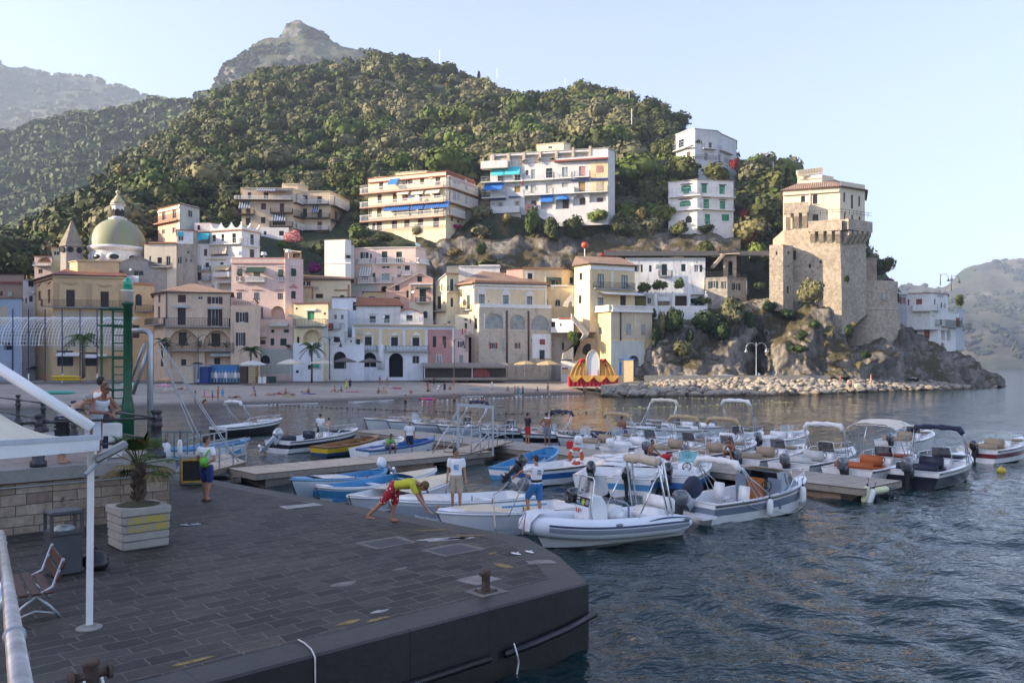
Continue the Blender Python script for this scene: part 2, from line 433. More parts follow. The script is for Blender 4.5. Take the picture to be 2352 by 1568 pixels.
r1=[(1950,800,2100),(2100,790,2100),(2200,770,2050),(2300,775,2000),(2700,770,1900),(3300,780,1900)]
r2=[(1950,740,2300),(2100,720,2300),(2200,715,2250),(2300,722,2200),(2700,700,2200),(3300,740,2200)]
r3=[(1950,720,2500),(2120,690,2450),(2190,688,2400),(2260,676,2380),(2352,670,2380),(2700,650,2380),(3300,720,2400)]
r4=[(1950,705,2900),(2070,668,2850),(2110,660,2800),(2170,655,2700),(2188,644,2650),(2215,622,2650),(2250,604,2650),(2290,597,2650),(2320,594,2650),(2352,600,2650),(2500,630,2650),(2800,690,2650),(3300,720,2650)]
r5=[(x,y+40,Y*1.15)for x,y,Y in r4]
COAST=Land([r0,r1,r2,r3,r4,r5],1950,3100)
def coastmat():
 t=NT('coast_rock_and_wood');v=t.coord();n1=t.noise(v,.006,7,.65,.4);n2=t.noise(t.coord(scale=(1,1,.4)),.03,7,.7)
 cc=t.ramp(n1,[(.35,(.035,.05,.025)),(.52,(.09,.085,.045)),(.62,(.2,.17,.13)),(.75,(.3,.27,.23))])
 t.col(t.mix(1.0,cc,t.ramp(n2,[(.3,(.6,.6,.6)),(.7,(1.25,1.25,1.25))]),'MULTIPLY'));t.set(Roughness=.95);t.bump(n2,.8,10)
 return t.mat
tag(lfl('far_coast',COAST,160,60,24,.007,coastmat(),seed=6.1,fade=lambda u,v:min(1,v*4)),kind='structure')
mb=MB();ys=np.linspace(-170,330,34);secs=[]
def ridge_top(y):
 pts=[(-170,60),(-60,95),(40,100),(88,96),(112,76),(140,68),(160,65),(215,63),(330,55)]
 for a,b in zip(pts,pts[1:]):
  if y<=b[0]:return a[1]+(b[1]-a[1])*(y-a[0])/(b[0]-a[0])
 return 55
for y in ys:
 t=ridge_top(y)+2.5*noise.noise(V((y*.05,0,0)))
 fx=-max(0,(y-150))*.55
 secs.append([V((-340+fx,y,-3)),V((-290+fx,y,t*.5)),V((-235+fx,y,t*.93)),V((-215+fx,y,t)),V((-195+fx,y,t*.9)),V((-170+fx,y,t*.55)),V((-150+fx,y,t*.2)),V((-140+fx,y,-3))])
mb.loft(secs);tag(obj('west_hill',mb,HILLM,smooth=1),kind='structure')
def shore(x):
 pts=[(-600,60),(-100,86),(200,92),(376,94),(590,102),(718,107),(857,114),(960,122),(1074,130),(1237,138),(1386,149),(1450,158),(1600,175),(2300,200)]
 for a,b in zip(pts,pts[1:]):
  if x<=b[0]:return a[1]+(b[1]-a[1])*(x-a[0])/(b[0]-a[0])
 return 200
def front(x):
 pts=[(-600,130),(0,138),(350,141),(600,145),(800,150),(1000,160),(1300,168),(1450,172),(1700,178),(2300,205)]
 for a,b in zip(pts,pts[1:]):
  if x<=b[0]:return a[1]+(b[1]-a[1])*(x-a[0])/(b[0]-a[0])
 return 205
def bz(px,Y):
 s,f=shore(px),front(px);t=(Y-s)/max(f-s,4)
 return -1.2+(t+.5)*2.4 if t<-0 else 1.75*min(t,1)**.85
def beach_pt(px,py):
 z=.7
 for _ in range(12):
  Y=(CZ-z)*F/max(py-HY,4);z=z*.5+.5*max(-.2,min(1.75,bz(px,Y)))
 return P(px,py,Y)
t=NT('beach_shingle');v=t.coord();n1=t.noise(v,.25,5,.6);n2=t.noise(v,6,5,.75);n3=t.noise(v,1.2,4,.6)
cc=t.ramp(n1,[(.3,(.27,.235,.2)),(.7,(.40,.355,.30))])
sx=t.node('ShaderNodeSeparateXYZ');t.link(v,sx.inputs[0])
zz=t.math('ADD',sx.outputs[2],t.math('MULTIPLY',n3,.35))
cc=t.mix(t.ramp(zz,[(.30,(1,1,1)),(.62,(0,0,0))]),cc,(.085,.075,.063))
t.col(t.mix(1.0,cc,t.ramp(n2,[(.3,(.7,.7,.7)),(.72,(1.25,1.25,1.25))]),'MULTIPLY'));t.set(Roughness=.9);t.bump(n2,.5,.12)
mb=MB();xs=np.linspace(-560,1640,150);secs=[]
for x in xs:
 s,f=shore(x),front(x);row=[]
 for q in(-.5,-.25,-.1,0,.06,.15,.3,.45,.6,.75,.9,1.0,1.1):
  Y=s+(f-s)*q;z=-1.2+(q+.5)*2.4 if q<0 else 1.75*min(q,1)**.85
  X=(x-CX)*Y/F;z+=.06*noise.noise(V((X*.4,Y*.4,0)))
  row.append(V((X,Y,z)))
 secs.append(row)
mb.loft(secs);tag(obj('beach',mb,t.mat,smooth=1),kind='structure')
pave=mat('promenade_paving',(.17,.16,.15),.9,.2,1.5,bump=.3)
mb=MB();secs=[]
for x in np.linspace(-560,1640,90):
 f=front(x);secs.append([P(x,0,f)*1.0,P(x,0,f)*1.0,P(x,0,f+40)])
 for k,zz in((0,.9),(1,2.0),(2,2.0)):secs[-1][k].z=zz
mb.loft(secs);tag(obj('promenade',mb,pave),kind='structure')
def water():
 t=NT('sea_water')
 v=t.coord();n1=t.noise(t.coord(scale=(.8,1.5,1)),1.6,3,.55,.3);n2=t.noise(t.coord(scale=(.8,1.3,1)),5.2,2,.5,.2)
 nb=t.noise(v,.02,3,.5)
 t.col(t.ramp(nb,[(.35,(.004,.018,.022)),(.65,(.008,.033,.037))]));t.set(Roughness=.04,IOR=1.33)
 t.bump(t.math('ADD',n1,t.math('MULTIPLY',n2,.35)),.55,.16)
 Ys=[];y=-6.0
 while y<8000:
  Ys.append(y);y+=.16 if y<16 else max(.16,(y)*.0105)
 Ys=np.array(Ys);nx=300;u=np.linspace(-1,1,nx)
 XX=u[None,:]*(np.maximum(Ys,0)*1.05+16)[:,None];YY=np.repeat(Ys[:,None],nx,1)
 Z=np.zeros_like(XX);rng=np.random.default_rng(4)
 for wl,am,n in((5.5,.018,4),(2.6,.018,6),(1.35,.017,8),(.75,.011,9)):
  for _ in range(n):
   a=rng.normal(.62,.65);k=2*PI/(wl*rng.uniform(.75,1.3));ph=rng.uniform(0,6.28)
   f=(XX*math.cos(a)+YY*math.sin(a))*k+ph+.9*np.sin(XX*.31+ph)+.7*np.sin(YY*.27-ph)
   dy=np.maximum(np.gradient(Ys),.16)[:,None]
   dx=(np.maximum(Ys,0)*1.05+16)[:,None]*2/nx
   q=np.clip((wl/np.maximum(dy,dx)-2.2)/2.5,0,1)
   Z+=q*am*rng.uniform(.6,1.2)*(np.sin(f)+.25*np.sin(2*f+1.3))
 calm=np.clip((YY-4)/10,0.35,1);calm=np.where((YY>62),.6,calm);Z*=calm
 me=bpy.data.meshes.new('sea');ny=len(Ys)
 vs=np.stack([XX,YY,Z],-1).reshape(-1,3)
 i=np.arange(ny-1)[:,None]*nx+np.arange(nx-1)[None,:]
 fs=np.stack([i,i+1,i+nx+1,i+nx],-1).reshape(-1,4)
 me.vertices.add(len(vs));me.vertices.foreach_set('co',vs.ravel().astype(np.float32))
 me.loops.add(fs.size);me.loops.foreach_set('vertex_index',fs.ravel().astype(np.int32))
 me.polygons.add(len(fs));me.polygons.foreach_set('loop_start',np.arange(0,fs.size,4,dtype=np.int32))
 me.polygons.foreach_set('use_smooth',np.ones(len(fs),bool));me.update(calc_edges=True);me.validate()
 me.materials.append(t.mat);o=bpy.data.objects.new('sea',me);COL.objects.link(o);tag(o,kind='structure')
water()
foam=mat('sea_foam',(.8,.82,.82),.7,.1,6)
mb=MB()
for x0,x1 in((560,730),(800,905),(1060,1110),(1180,1200)):
 secs=[]
 for x in np.linspace(x0,x1,24):
  Y=shore(x)-1.0;e=1-abs((x-(x0+x1)/2)/((x1-x0)/2));q=.06+.22*e*(1+noise.noise(V((x*.2,0,0))))
  p=P(x,0,Y);a=V((p.x,p.y-q*.5,.02));b=V((p.x,p.y+q*.5,.03));c=V((p.x,p.y,.05));secs.append([a,c,b])
 mb.loft(secs)
tag(obj('surf_foam',mb,foam,smooth=1),kind='stuff')
t=bpy.data.materials.new('haze_air');t.use_nodes=True;n=t.node_tree.nodes;n.remove(n['Principled BSDF'])
pv=n.new('ShaderNodeVolumePrincipled');si(pv,'Color',(.62,.77,1,1));si(pv,'Density',.00021)
si(pv,'Anisotropy',.1)
t.node_tree.links.new(pv.outputs[0],n['Material Output'].inputs['Volume'])
mb=MB();mb.box((1150,1690,500),(6500,3460,1006));hz=obj('haze',mb,t);tag(hz,kind='stuff')
QA=G(1352,1337,1.15);QB=G(551,1548,1.15);QC1=G(1288,1277,1.15);QC2=G(1213,1234,1.15);QD=G(498,1102,1.15)
QB2=QA+(QB-QA)*3.2
qpoly=[QB2,QA,QC1,QC2,QD,V((-13.2,28.2,1.15)),V((-28,39,1.15)),V((-62,92,1.15)),V((-75,80,1.15)),V((-40,2,1.15))]
e1=(QA-QB).normalized();e2=V((-e1.y,e1.x,0));ang=math.atan2(e1.y,e1.x)
def quaymat():
 t=NT('basalt_paving')
 v0=t.coord(rot=(0,0,-ang));nz=t.node('ShaderNodeTexNoise');si(nz,'Scale',1.3);si(nz,'Detail',3);t.link(v0,nz.inputs['Vector'])
 nw=t.node('ShaderNodeTexNoise');si(nw,'Scale',5);si(nw,'Detail',4);t.link(v0,nw.inputs['Vector'])
 def off(a,k):
  m=t.node('ShaderNodeVectorMath',operation='MULTIPLY_ADD');t.link(a,m.inputs[0]);m.inputs[1].default_value=(k,k,0)
  return m
 m1=off(nz.outputs['Color'],.26);t.link(v0,m1.inputs[2]);m2=off(nw.outputs['Color'],.06);t.link(m1.outputs[0],m2.inputs[2])
 b=t.node('ShaderNodeTexBrick');si(b,'Scale',1);si(b,'Brick Width',.50);si(b,'Row Height',.31)
 si(b,'Mortar Size',.014);si(b,'Mortar Smooth',.2);si(b,'Bias',0)
 b.offset=.5;b.squash=1.35;b.squash_frequency=3
 si(b,'Color1',(.0145,.0135,.0125,1));si(b,'Color2',(.064,.056,.047,1));si(b,'Mortar',(.115,.102,.085,1))
 t.link(m2.outputs[0],b.inputs['Vector'])
 n1=t.noise(v0,.5,5,.6);n2=t.noise(v0,9,6,.75);n3=t.noise(v0,2.1,6,.7)
 cc=t.mix(1.0,b.outputs['Color'],t.ramp(n1,[(.3,(.78,.8,.86)),(.7,(1.25,1.18,1.1))]),'MULTIPLY')
 cc=t.mix(1.0,cc,t.ramp(n2,[(.3,(.65,.65,.65)),(.7,(1.3,1.3,1.3))]),'MULTIPLY')
 cc=t.mix(t.ramp(n3,[(.68,(0,0,0)),(.78,(.55,.55,.55))]),cc,(.17,.15,.13))
 t.col(cc);t.set(Roughness=.62);si(t.b,'Specular IOR Level',.4)
 cc=t.mix(t.ramp(t.noise(v0,3.3,5,.7),[(.45,(0,0,0)),(.7,(.5,.5,.5))]),cc,(.016,.015,.014));t.col(cc);h=t.math('ADD',t.math('MULTIPLY',b.outputs['Fac'],-1.2),t.math('MULTIPLY',n2,.35));h=t.math('ADD',h,t.math('MULTIPLY',n3,.3));t.bump(h,1.0,.045)
 return t.mat
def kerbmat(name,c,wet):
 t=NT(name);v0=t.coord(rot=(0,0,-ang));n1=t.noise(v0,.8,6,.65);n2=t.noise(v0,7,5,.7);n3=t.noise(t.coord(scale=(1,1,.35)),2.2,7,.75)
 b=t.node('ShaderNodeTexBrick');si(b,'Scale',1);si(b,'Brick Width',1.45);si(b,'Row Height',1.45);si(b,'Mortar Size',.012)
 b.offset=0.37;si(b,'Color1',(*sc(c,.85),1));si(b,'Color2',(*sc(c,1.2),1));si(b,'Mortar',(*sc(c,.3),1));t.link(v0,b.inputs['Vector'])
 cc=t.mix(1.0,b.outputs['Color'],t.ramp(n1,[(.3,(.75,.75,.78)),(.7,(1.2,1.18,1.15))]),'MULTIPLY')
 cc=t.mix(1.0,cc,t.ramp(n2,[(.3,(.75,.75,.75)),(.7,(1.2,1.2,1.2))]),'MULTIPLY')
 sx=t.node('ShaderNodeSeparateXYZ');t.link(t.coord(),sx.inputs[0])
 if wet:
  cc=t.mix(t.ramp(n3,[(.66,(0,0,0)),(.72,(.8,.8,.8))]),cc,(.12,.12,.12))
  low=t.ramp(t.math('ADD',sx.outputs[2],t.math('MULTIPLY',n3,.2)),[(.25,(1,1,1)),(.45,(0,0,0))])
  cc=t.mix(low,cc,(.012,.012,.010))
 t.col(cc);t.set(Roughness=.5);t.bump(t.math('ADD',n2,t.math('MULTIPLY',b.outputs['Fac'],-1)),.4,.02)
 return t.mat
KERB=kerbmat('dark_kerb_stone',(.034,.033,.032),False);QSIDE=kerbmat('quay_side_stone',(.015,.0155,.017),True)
def off_poly(pts,d):
 n=len(pts);out=[]
 for i in range(n):
  a,b,c=pts[i-1],pts[i],pts[(i+1)%n]
  n1=V((-(b-a).y,(b-a).x,0)).normalized();n2=V((-(c-b).y,(c-b).x,0)).normalized()
  m=(n1+n2);m=m/max(m.length_squared/2,.3);out.append(b+m*d)
 return out
mb=MB();n=len(qpoly);qp=qpoly
inner=off_poly(qp,.62)
if False:pass
lip=[off_poly(qp,.03)[i]for i in range(n)];low=[V((p.x,p.y,1.12))for p in qp];foot=[V((p.x,p.y,-1.5))for p in qp]
secs=[[V((p.x,p.y,1.15))for p in inner],lip,low]
mb.loft(secs,closed=True,m=0);mb.loft([low,foot],closed=True,m=1);mb.poly([V((p.x,p.y,1.146))for p in inner],m=0)
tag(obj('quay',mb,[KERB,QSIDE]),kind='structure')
QPAV=quaymat();mb=MB();mb.poly([V((p.x,p.y,1.152))for p in off_poly(qp,.6)]);tag(obj('quay_paving',mb,QPAV),kind='structure')
def qpt(px,py,z=1.15):return G(px,py,z)
def slab(px,py,w,d,z=1.156,rot=0,jag=0.0,seed=0,n=4):
 c=qpt(px,py,z);rnd=random.Random(seed);pts=[]
 if n==4:base=[(-w/2,-d/2),(w/2,-d/2),(w/2,d/2),(-w/2,d/2)]
 else:base=[(w/2*math.cos(2*PI*i/n),d/2*math.sin(2*PI*i/n))for i in range(n)]
 out=[]
 for i,(a,b)in enumerate(base):
  a2,b2=base[(i+1)%len(base)]
  for k in range(3 if n==4 else 1):
   s=k/3;x=a+(a2-a)*s;y=b+(b2-b)*s;x*=1+rnd.uniform(-jag,jag);y*=1+rnd.uniform(-jag,jag)
   q=e1*(x*math.cos(rot)-y*math.sin(rot))+e2*(x*math.sin(rot)+y*math.cos(rot));out.append(V((c.x+q.x,c.y+q.y,z)))
 return out
MORT=mat('pale_mortar',(.17,.155,.135),.9,.25,6,bump=.3);COVER=mat('ribbed_iron_cover',(.05,.05,.055),.6,.2,30,bump=.5,bs=60)
LIMEST=mat('pale_slab',(.20,.185,.17),.8,.3,4,bump=.3);YLW=mat('worn_yellow_paint',(.24,.17,.06),.85,.5,12);GUANO=mat('white_paint_splash',(.33,.32,.30),.85,.35,8)
def patches(name,specs,m):
 mb=MB()
 for s in specs:mb.poly(slab(*s[0:4],**s[4]))
 return tag(obj(name,mb,m),kind='structure')
for k,(px,py)in enumerate(((888,1245),(1041,1261))):
 mb=MB();mb.poly(slab(px,py,1.02,.80,z=1.157,jag=.07,seed=k+3));mb.poly(slab(px,py,.80,.60,z=1.162),m=1)
 o=obj('manhole_cover',mb,[MORT,COVER]);tag(o,['square iron manhole cover set in pale mortar, nearer the bending man','square iron manhole cover set in pale mortar, nearer the white paint splash'][k],'manhole cover','manhole covers in the quay')
patches('quay_stains',[(1015,1238,1.1,.34,dict(jag=.35,seed=5,rot=-.5,n=14)),(1055,1235,.7,.22,dict(jag=.4,seed=9,rot=-.4,n=11)),(870,1403,.28,.12,dict(jag=.3,seed=2,n=9)),(690,1161,1.0,.45,dict(jag=.1,seed=8,rot=-.15))],GUANO)
patches('quay_repairs',[(1242,1290,.5,.3,dict(jag=.1,seed=4,rot=-.5)),(790,1340,.5,.2,dict(jag=.3,seed=12,n=10)),(920,1305,.35,.12,dict(jag=.3,seed=13,n=9)),(1100,1330,.62,.5,dict(jag=.08,seed=14))],LIMEST)
patches('worn_paint_marks',[(1075,1229,.8,.1,dict(jag=.4,seed=6,n=12,rot=-.6)),(1000,1216,.9,.1,dict(jag=.4,seed=16,n=12,rot=-.6)),(1155,1298,.22,.5,dict(jag=.3,seed=7,n=10)),(800,1428,.4,.12,dict(jag=.3,seed=17,n=10)),(870,1420,.4,.1,dict(jag=.3,seed=18,n=10)),(1130,1270,.3,.1,dict(jag=.3,seed=19,n=9)),(440,1518,.5,.1,dict(jag=.3,seed=20,n=9))],YLW)
mb=MB();a=QA+(QB2-QA)*.0
def qf(s,z,o=.1):p=QA+(QB2-QA)*s;nrm=V((e1.y,-e1.x,0));return V((p.x+nrm.x*o,p.y+nrm.y*o,z))
mb.tube([qf(.115,.42,.06),qf(.3,.40,.07),qf(.6,.40,.06),qf(1,.42,.06)],.055,10)
tag(obj('fender_pipe',mb,mat('black_rubber',(.012,.012,.016),.35,.3,4),smooth=1),'long black rubber fender pipe along the dark quay front','fender')
mb=MB();mb.tube([qf(-.005,.62,.06),qf(.03,.52,.08),qf(.065,.46,.08),qf(.10,.42,.07)],.06,10);tag(obj('fender_pipe',mb,_M[('m','black_rubber')],smooth=1),'short black rubber fender pipe hanging on chains at the quay corner','fender')
ROPE=mat('pale_rope',(.42,.38,.31),.9,.2,14);ROPEW=mat('white_rope',(.6,.6,.58),.85,.1,14)
def rope(label,pts,r=.012,m=None,sag=0.0,cat='rope'):
 pts=[V(p)for p in pts];out=[]
 for a,b in zip(pts,pts[1:]):
  for k in range(8):
   s=k/8;p=a.lerp(b,s);p.z-=sag*4*s*(1-s);out.append(p)
 out.append(pts[-1]);mb=MB();mb.tube(out,r,6)
 return tag(obj('rope',mb,m or ROPE,smooth=1),label,cat)
SQ=(qpt(728,1506)-QA).dot(QB2-QA)/(QB2-QA).length_squared
rope('thin white rope lying over the quay edge',[qpt(685,1468,1.17),qpt(700,1476,1.175),qpt(715,1490,1.17),qf(SQ,1.16,-.02),qf(SQ,1.12,.02),qf(SQ,.3,.03),qf(SQ,-.3,.03)],.011,ROPEW)
rope('short white rope hanging below the rusty quay ring',[qf(.092,.56,.1),qf(.094,.42,.22),qf(.088,.25,.12),qf(.09,-.02,.1)],.014,ROPEW)
def bollard(px,py):
 c=qpt(px,py);t_=thing('mooring_bollard','rusty iron bollard with a hooked head near the quay corner','bollard',(c.x,c.y,1.155),ang);t_.scale=(.72,)*3
 mb=MB();mb.box((0,0,.012),(.42,.36,.024))
 for a in(-1,1):
  for b in(-1,1):mb.lathe([(.025,0),(.025,.03),(.012,.045)],(a*.17,b*.14,.02),8)
 bevel(obj('base_plate',mb,RUST,t_),.004,1)
 mb=MB();mb.lathe([(.115,0),(.10,.04),(.095,.30),(.115,.33),(.12,.42),(.10,.46),(.03,.48)],(0,0,.02),16)
 mb.tube([(0,0,.43),(-.1,-.03,.43),(-.2,-.05,.43)],[.06,.055,.05],10)
 obj('post',mb,RUST,t_,smooth=1)
 pl=MB();pl.poly([V((x,y,.003))for x,y in((-.4,-.33),(.38,-.36),(.42,.34),(-.36,.33))]);obj('mortar_bed',pl,MORT,t_)
bollard(1116,1358)
c=qpt(208,1590);t_=thing('mooring_bollard','rusty cross headed iron bollard with white rope beside the white post','bollard',(c.x,c.y,1.15),ang)
mb=MB();mb.lathe([(.10,0),(.085,.05),(.08,.3),(.095,.32),(.095,.36),(.075,.37)],(0,0,0),14);mb.tube([(-.2,0,.2),(.2,0,.2)],.05,10)
for s in(-1,1):mb.tube([(s*.18,0,.2),(s*.22,0,.2)],.085,12)
obj('post',mb,RUST,t_,smooth=1);mb=MB();mb.tube([(-.09,-.09,.18),(-.1,-.12,.1),(-.11,-.14,-.02)],.016,6);mb.tube([(.09,-.09,.18),(.1,-.12,.1),(.1,-.14,-.02)],.016,6);obj('rope_loop',mb,ROPEW,t_,smooth=1)
TZ=2.55;TC=V((-8.35,20.1,TZ));TA=TC-e1*20;TB=TC+e2*32
def blockwall():
 t=NT('limestone_blocks');v0=t.coord(rot=(0,0,-ang));v=t.node('ShaderNodeVectorMath',operation='MULTIPLY');t.link(v0,v.inputs[0]);v.inputs[1].default_value=(1,1,1)
 sx=t.node('ShaderNodeSeparateXYZ');t.link(v0,sx.inputs[0]);cx=t.node('ShaderNodeCombineXYZ');t.link(t.math('ADD',sx.outputs[0],sx.outputs[1]),cx.inputs[0]);t.link(sx.outputs[2],cx.inputs[1])
 nn=t.node('ShaderNodeTexNoise');si(nn,'Scale',3);t.link(v0,nn.inputs['Vector'])
 ma=t.node('ShaderNodeVectorMath',operation='MULTIPLY_ADD');t.link(nn.outputs['Color'],ma.inputs[0]);ma.inputs[1].default_value=(.05,.05,0);t.link(cx.outputs[0],ma.inputs[2])
 b=t.node('ShaderNodeTexBrick');si(b,'Scale',1);si(b,'Brick Width',.72);si(b,'Row Height',.235);si(b,'Mortar Size',.008);si(b,'Bias',-.1)
 b.squash=.7;b.squash_frequency=3
 si(b,'Color1',(.33,.28,.22,1));si(b,'Color2',(.19,.14,.105,1));si(b,'Mortar',(.05,.042,.035,1));t.link(ma.outputs[0],b.inputs['Vector'])
 n1=t.noise(v0,.9,6,.65);n2=t.noise(v0,5,6,.75);n3=t.noise(v0,2.4,5,.7)
 cc=t.mix(1.0,b.outputs['Color'],t.ramp(n1,[(.3,(.7,.62,.55)),(.5,(1,.95,.9)),(.7,(1.2,1.2,1.2))]),'MULTIPLY')
 cc=t.mix(1.0,cc,t.ramp(n2,[(.3,(.6,.58,.55)),(.7,(1.25,1.25,1.25))]),'MULTIPLY')
 cc=t.mix(t.ramp(n3,[(.62,(0,0,0)),(.7,(.8,.8,.8))]),cc,(.05,.047,.042))
 t.col(cc);t.set(Roughness=.85);t.bump(t.math('ADD',t.math('MULTIPLY',b.outputs['Fac'],-1.5),n2),.7,.03);return t.mat
tw=[TA,TC,TB,V((-52,40,TZ)),V((-34,4,TZ))]
c0=TC;TT=thing('terrace_wall','low wall of pale limestone blocks under the promenade terrace','wall',(c0.x,c0.y,1.1))
mb=MB()
for a,b in((TA,TC),(TC,TB)):
 mb.add([V((a.x,a.y,1.1))-V((c0.x,c0.y,1.1)),V((b.x,b.y,1.1))-V((c0.x,c0.y,1.1)),V((b.x,b.y,2.28))-V((c0.x,c0.y,1.1)),V((a.x,a.y,2.28))-V((c0.x,c0.y,1.1))],[(0,1,2,3)])
obj('block_face',mb,blockwall(),TT)
mb=MB();CON=mat('worn_concrete',(.25,.24,.22),.85,.2,2.5,bump=.3)
def edge_slab(a,b,z0,z1,out,back,base):
 d=(b-a).normalized();nr=V((d.y,-d.x,0));L=(b-a).length
 q=[a+nr*out-base,b+nr*out-base,b-nr*back-base,a-nr*back-base]
 mb.prism([V((p.x,p.y,z0-base.z))for p in q],(0,0,z1-z0))
B0=V((c0.x,c0.y,1.1))
edge_slab(TA,TC+e1*.12,2.28,2.56,.12,.5,B0);edge_slab(TC+e2*.51,TB,2.28,2.56,.12,.5,B0);obj('coping',mb,CON,TT)
mb=MB();nr=V((e1.y,-e1.x,0));mb.tube([TA+nr*.04-B0+V((0,0,-.37)),TC+nr*.04-B0+V((0,0,-.37))],.022,8);obj('conduit',mb,GALV,TT,smooth=1)
mb=MB();mb.poly([V((p.x,p.y,2.552))for p in off_poly(tw,.3)])
t=NT('terrace_tiles');v0=t.coord(rot=(0,0,-ang));b=t.node('ShaderNodeTexBrick');si(b,'Scale',1);si(b,'Brick Width',.6);si(b,'Row Height',.3);si(b,'Mortar Size',.008)
si(b,'Color1',(.2,.16,.14,1));si(b,'Color2',(.26,.21,.18,1));si(b,'Mortar',(.09,.08,.07,1));t.link(v0,b.inputs['Vector'])
t.col(t.mix(1.0,b.outputs['Color'],t.ramp(t.noise(v0,2,5,.7),[(.3,(.75,.75,.75)),(.7,(1.2,1.2,1.2))]),'MULTIPLY'));t.set(Roughness=.8)
tag(obj('terrace_paving',mb,t.mat),kind='structure')
BRZ=mat('dark_painted_iron',(.035,.036,.04),.45,.3,6)
def rail_post(parent,loc,h=1.18):
 mb=MB();mb.lathe([(.17,0),(.17,.12),(.12,.16),(.13,.22),(.085,.3),(.075,.36),(.10,.40),(.075,.44),(.07,h*.62),(.1,h*.65),(.1,h*.7),(.07,h*.73),(.085,h*.78),(.095,h*.82),(.085,h*.86),(.05,h*.88),(.05,h*.9),(.08,h*.93),(.09,h*.96),(.075,h*.99),(.03,h)],loc,14)
 return obj('post',mb,BRZ,parent,smooth=1)
def balustrade(label,pts,loc0):
 T_=thing('iron_railing',label,'railing',loc0)
 for p in pts:rail_post(T_,V(p)-V(loc0))
 for a,b in zip(pts,pts[1:]):
  for hh,nm in((.98,'top_rail'),(.42,'lower_rail')):
   mb=MB();mb.tube([V(a)-V(loc0)+V((0,0,hh)),V(b)-V(loc0)+V((0,0,hh))],.03,10);obj(nm,mb,BRZ,T_,smooth=1)
p0=TC-e1*.18+e2*.18;p0.z=2.56;px_=[p0-e1*k*2.6 for k in range(5)]
balustrade('black iron railing along the front of the terrace where people lean',px_,tuple(p0))
pb=[p0+e2*(.0+3.6*k)for k in range(1,8)]
balustrade('black iron railing along the far side of the terrace',[p0+e2*.3]+pb,tuple(p0+e2*.3))
def plankmat(name,c,wid=.14):
 t=NT(name);c0_=t.node('ShaderNodeTexCoord');w=t.node('ShaderNodeTexWave',wave_type='BANDS',bands_direction='X',wave_profile='SAW');si(w,'Scale',1/(wid*20)*3.2)
 t.link(c0_.outputs['UV'],w.inputs['Vector']);n1=t.noise(t.coord('UV',scale=(6,1,1)),1.4,5,.6);n2=t.noise(t.coord('UV',scale=(7.1,.12,1)),1.0,2,.5);n3=t.noise(t.coord('UV'),.7,5,.65)
 cc=t.ramp(n1,[(.3,sc(c,.75)),(.7,sc(c,1.2))]);cc=t.mix(1.0,cc,t.ramp(n2,[(.3,(.78,.76,.74)),(.7,(1.15,1.13,1.1))]),'MULTIPLY')
 cc=t.mix(1.0,cc,t.ramp(n3,[(.3,(.8,.8,.8)),(.7,(1.12,1.12,1.12))]),'MULTIPLY')
 cc=t.mix(1.0,cc,t.ramp(w.outputs['Fac'],[(0,(.35,.33,.3)),(.1,(1,1,1))]),'MULTIPLY')
 t.col(cc);t.set(Roughness=.85);t.bump(w.outputs['Fac'],.3,.02);return t.mat
PLANK=plankmat('weathered_deck_planks',(.36,.32,.27));PLANK2=plankmat('sunbleached_deck_planks',(.50,.42,.33))
WOODE=mat('grey_timber_beam',(.27,.235,.19),.85,.2,5,bump=.3);CONC2=mat('stained_concrete_float',(.2,.17,.14),.85,.3,1.6,bump=.3);RSTC=mat('rust_stained_concrete',(.22,.15,.10),.85,.45,1.2,bump=.3)
def pontoon(name,label,a,b,w,z,segs,mt,cat='pontoon',floats=True):
 """a,b: near edge end points; width w away from the viewer"""
 a=V((a.x,a.y,0));b=V((b.x,b.y,0));d=(b-a);L=d.length;d.normalize();nv=V((-d.y,d.x,0))
 if nv.y<0:nv=-nv
 T_=thing(name,label,cat,tuple(a))
 for k in range(segs):
  s0,s1=L*k/segs+.03*(k>0),L*(k+1)/segs-.03*(k<segs-1)
  q=[d*s0,d*s1,d*s1+nv*w,d*s0+nv*w]
  mb=MB();mb.add([p+V((0,0,z))for p in q],[(0,1,2,3)],0,[[(s0,0),(s1,0),(s1,w),(s0,w)]])
  for(u,v_)in((0,1),(1,2),(2,3),(3,0)):
   mb.add([q[u]+V((0,0,z-.05)),q[v_]+V((0,0,z-.05)),q[v_]+V((0,0,z)),q[u]+V((0,0,z))],[(0,1,2,3)],0,[[(0,0)]*4])
  obj('deck',mb,mt,T_)
  mb=MB()
  for o in(.05,w-.05):mb.bar(d*s0+nv*o+V((0,0,z-.15)),d*s1+nv*o+V((0,0,z-.15)),.1,.2)
  for o in(s0+.05,s1-.05):mb.bar(d*o+nv*.1+V((0,0,z-.15)),d*o+nv*(w-.1)+V((0,0,z-.15)),.1,.2)
  obj('edge_beam',mb,WOODE,T_)
  if floats:
   for fpos in(.12,.62):
    c=d*(s0+(s1-s0)*(fpos+.13))+nv*(w/2);mb=MB();mb.box(c+V((0,0,z-.26-.45)),((s1-s0)*.34,w-.25,.9),math.atan2(d.y,d.x));obj('float',mb,RSTC if(k+int(fpos*3))%2 else CONC2,T_)
 return T_,d,nv
PN0,PN1=V((-10.6,54.6,0)),G(1984,1122,.5)
PT,pd_,pn_=pontoon('main_pontoon','long grey plank pontoon with boats moored along both sides','pier' and PN0,PN1,3.1,.5,3,PLANK)if False else pontoon('floating_pontoon','long grey plank pontoon with motorboats moored along both sides',PN0,PN1,3.1,.5,3,PLANK)
GA,GB=G(586,1091,.5),G(1132,1039,.5)
pontoon('floating_pontoon','pale planked pontoon reaching out beside the blue wooden rowing boats',GA,GB,2.5,.55,2,PLANK2)
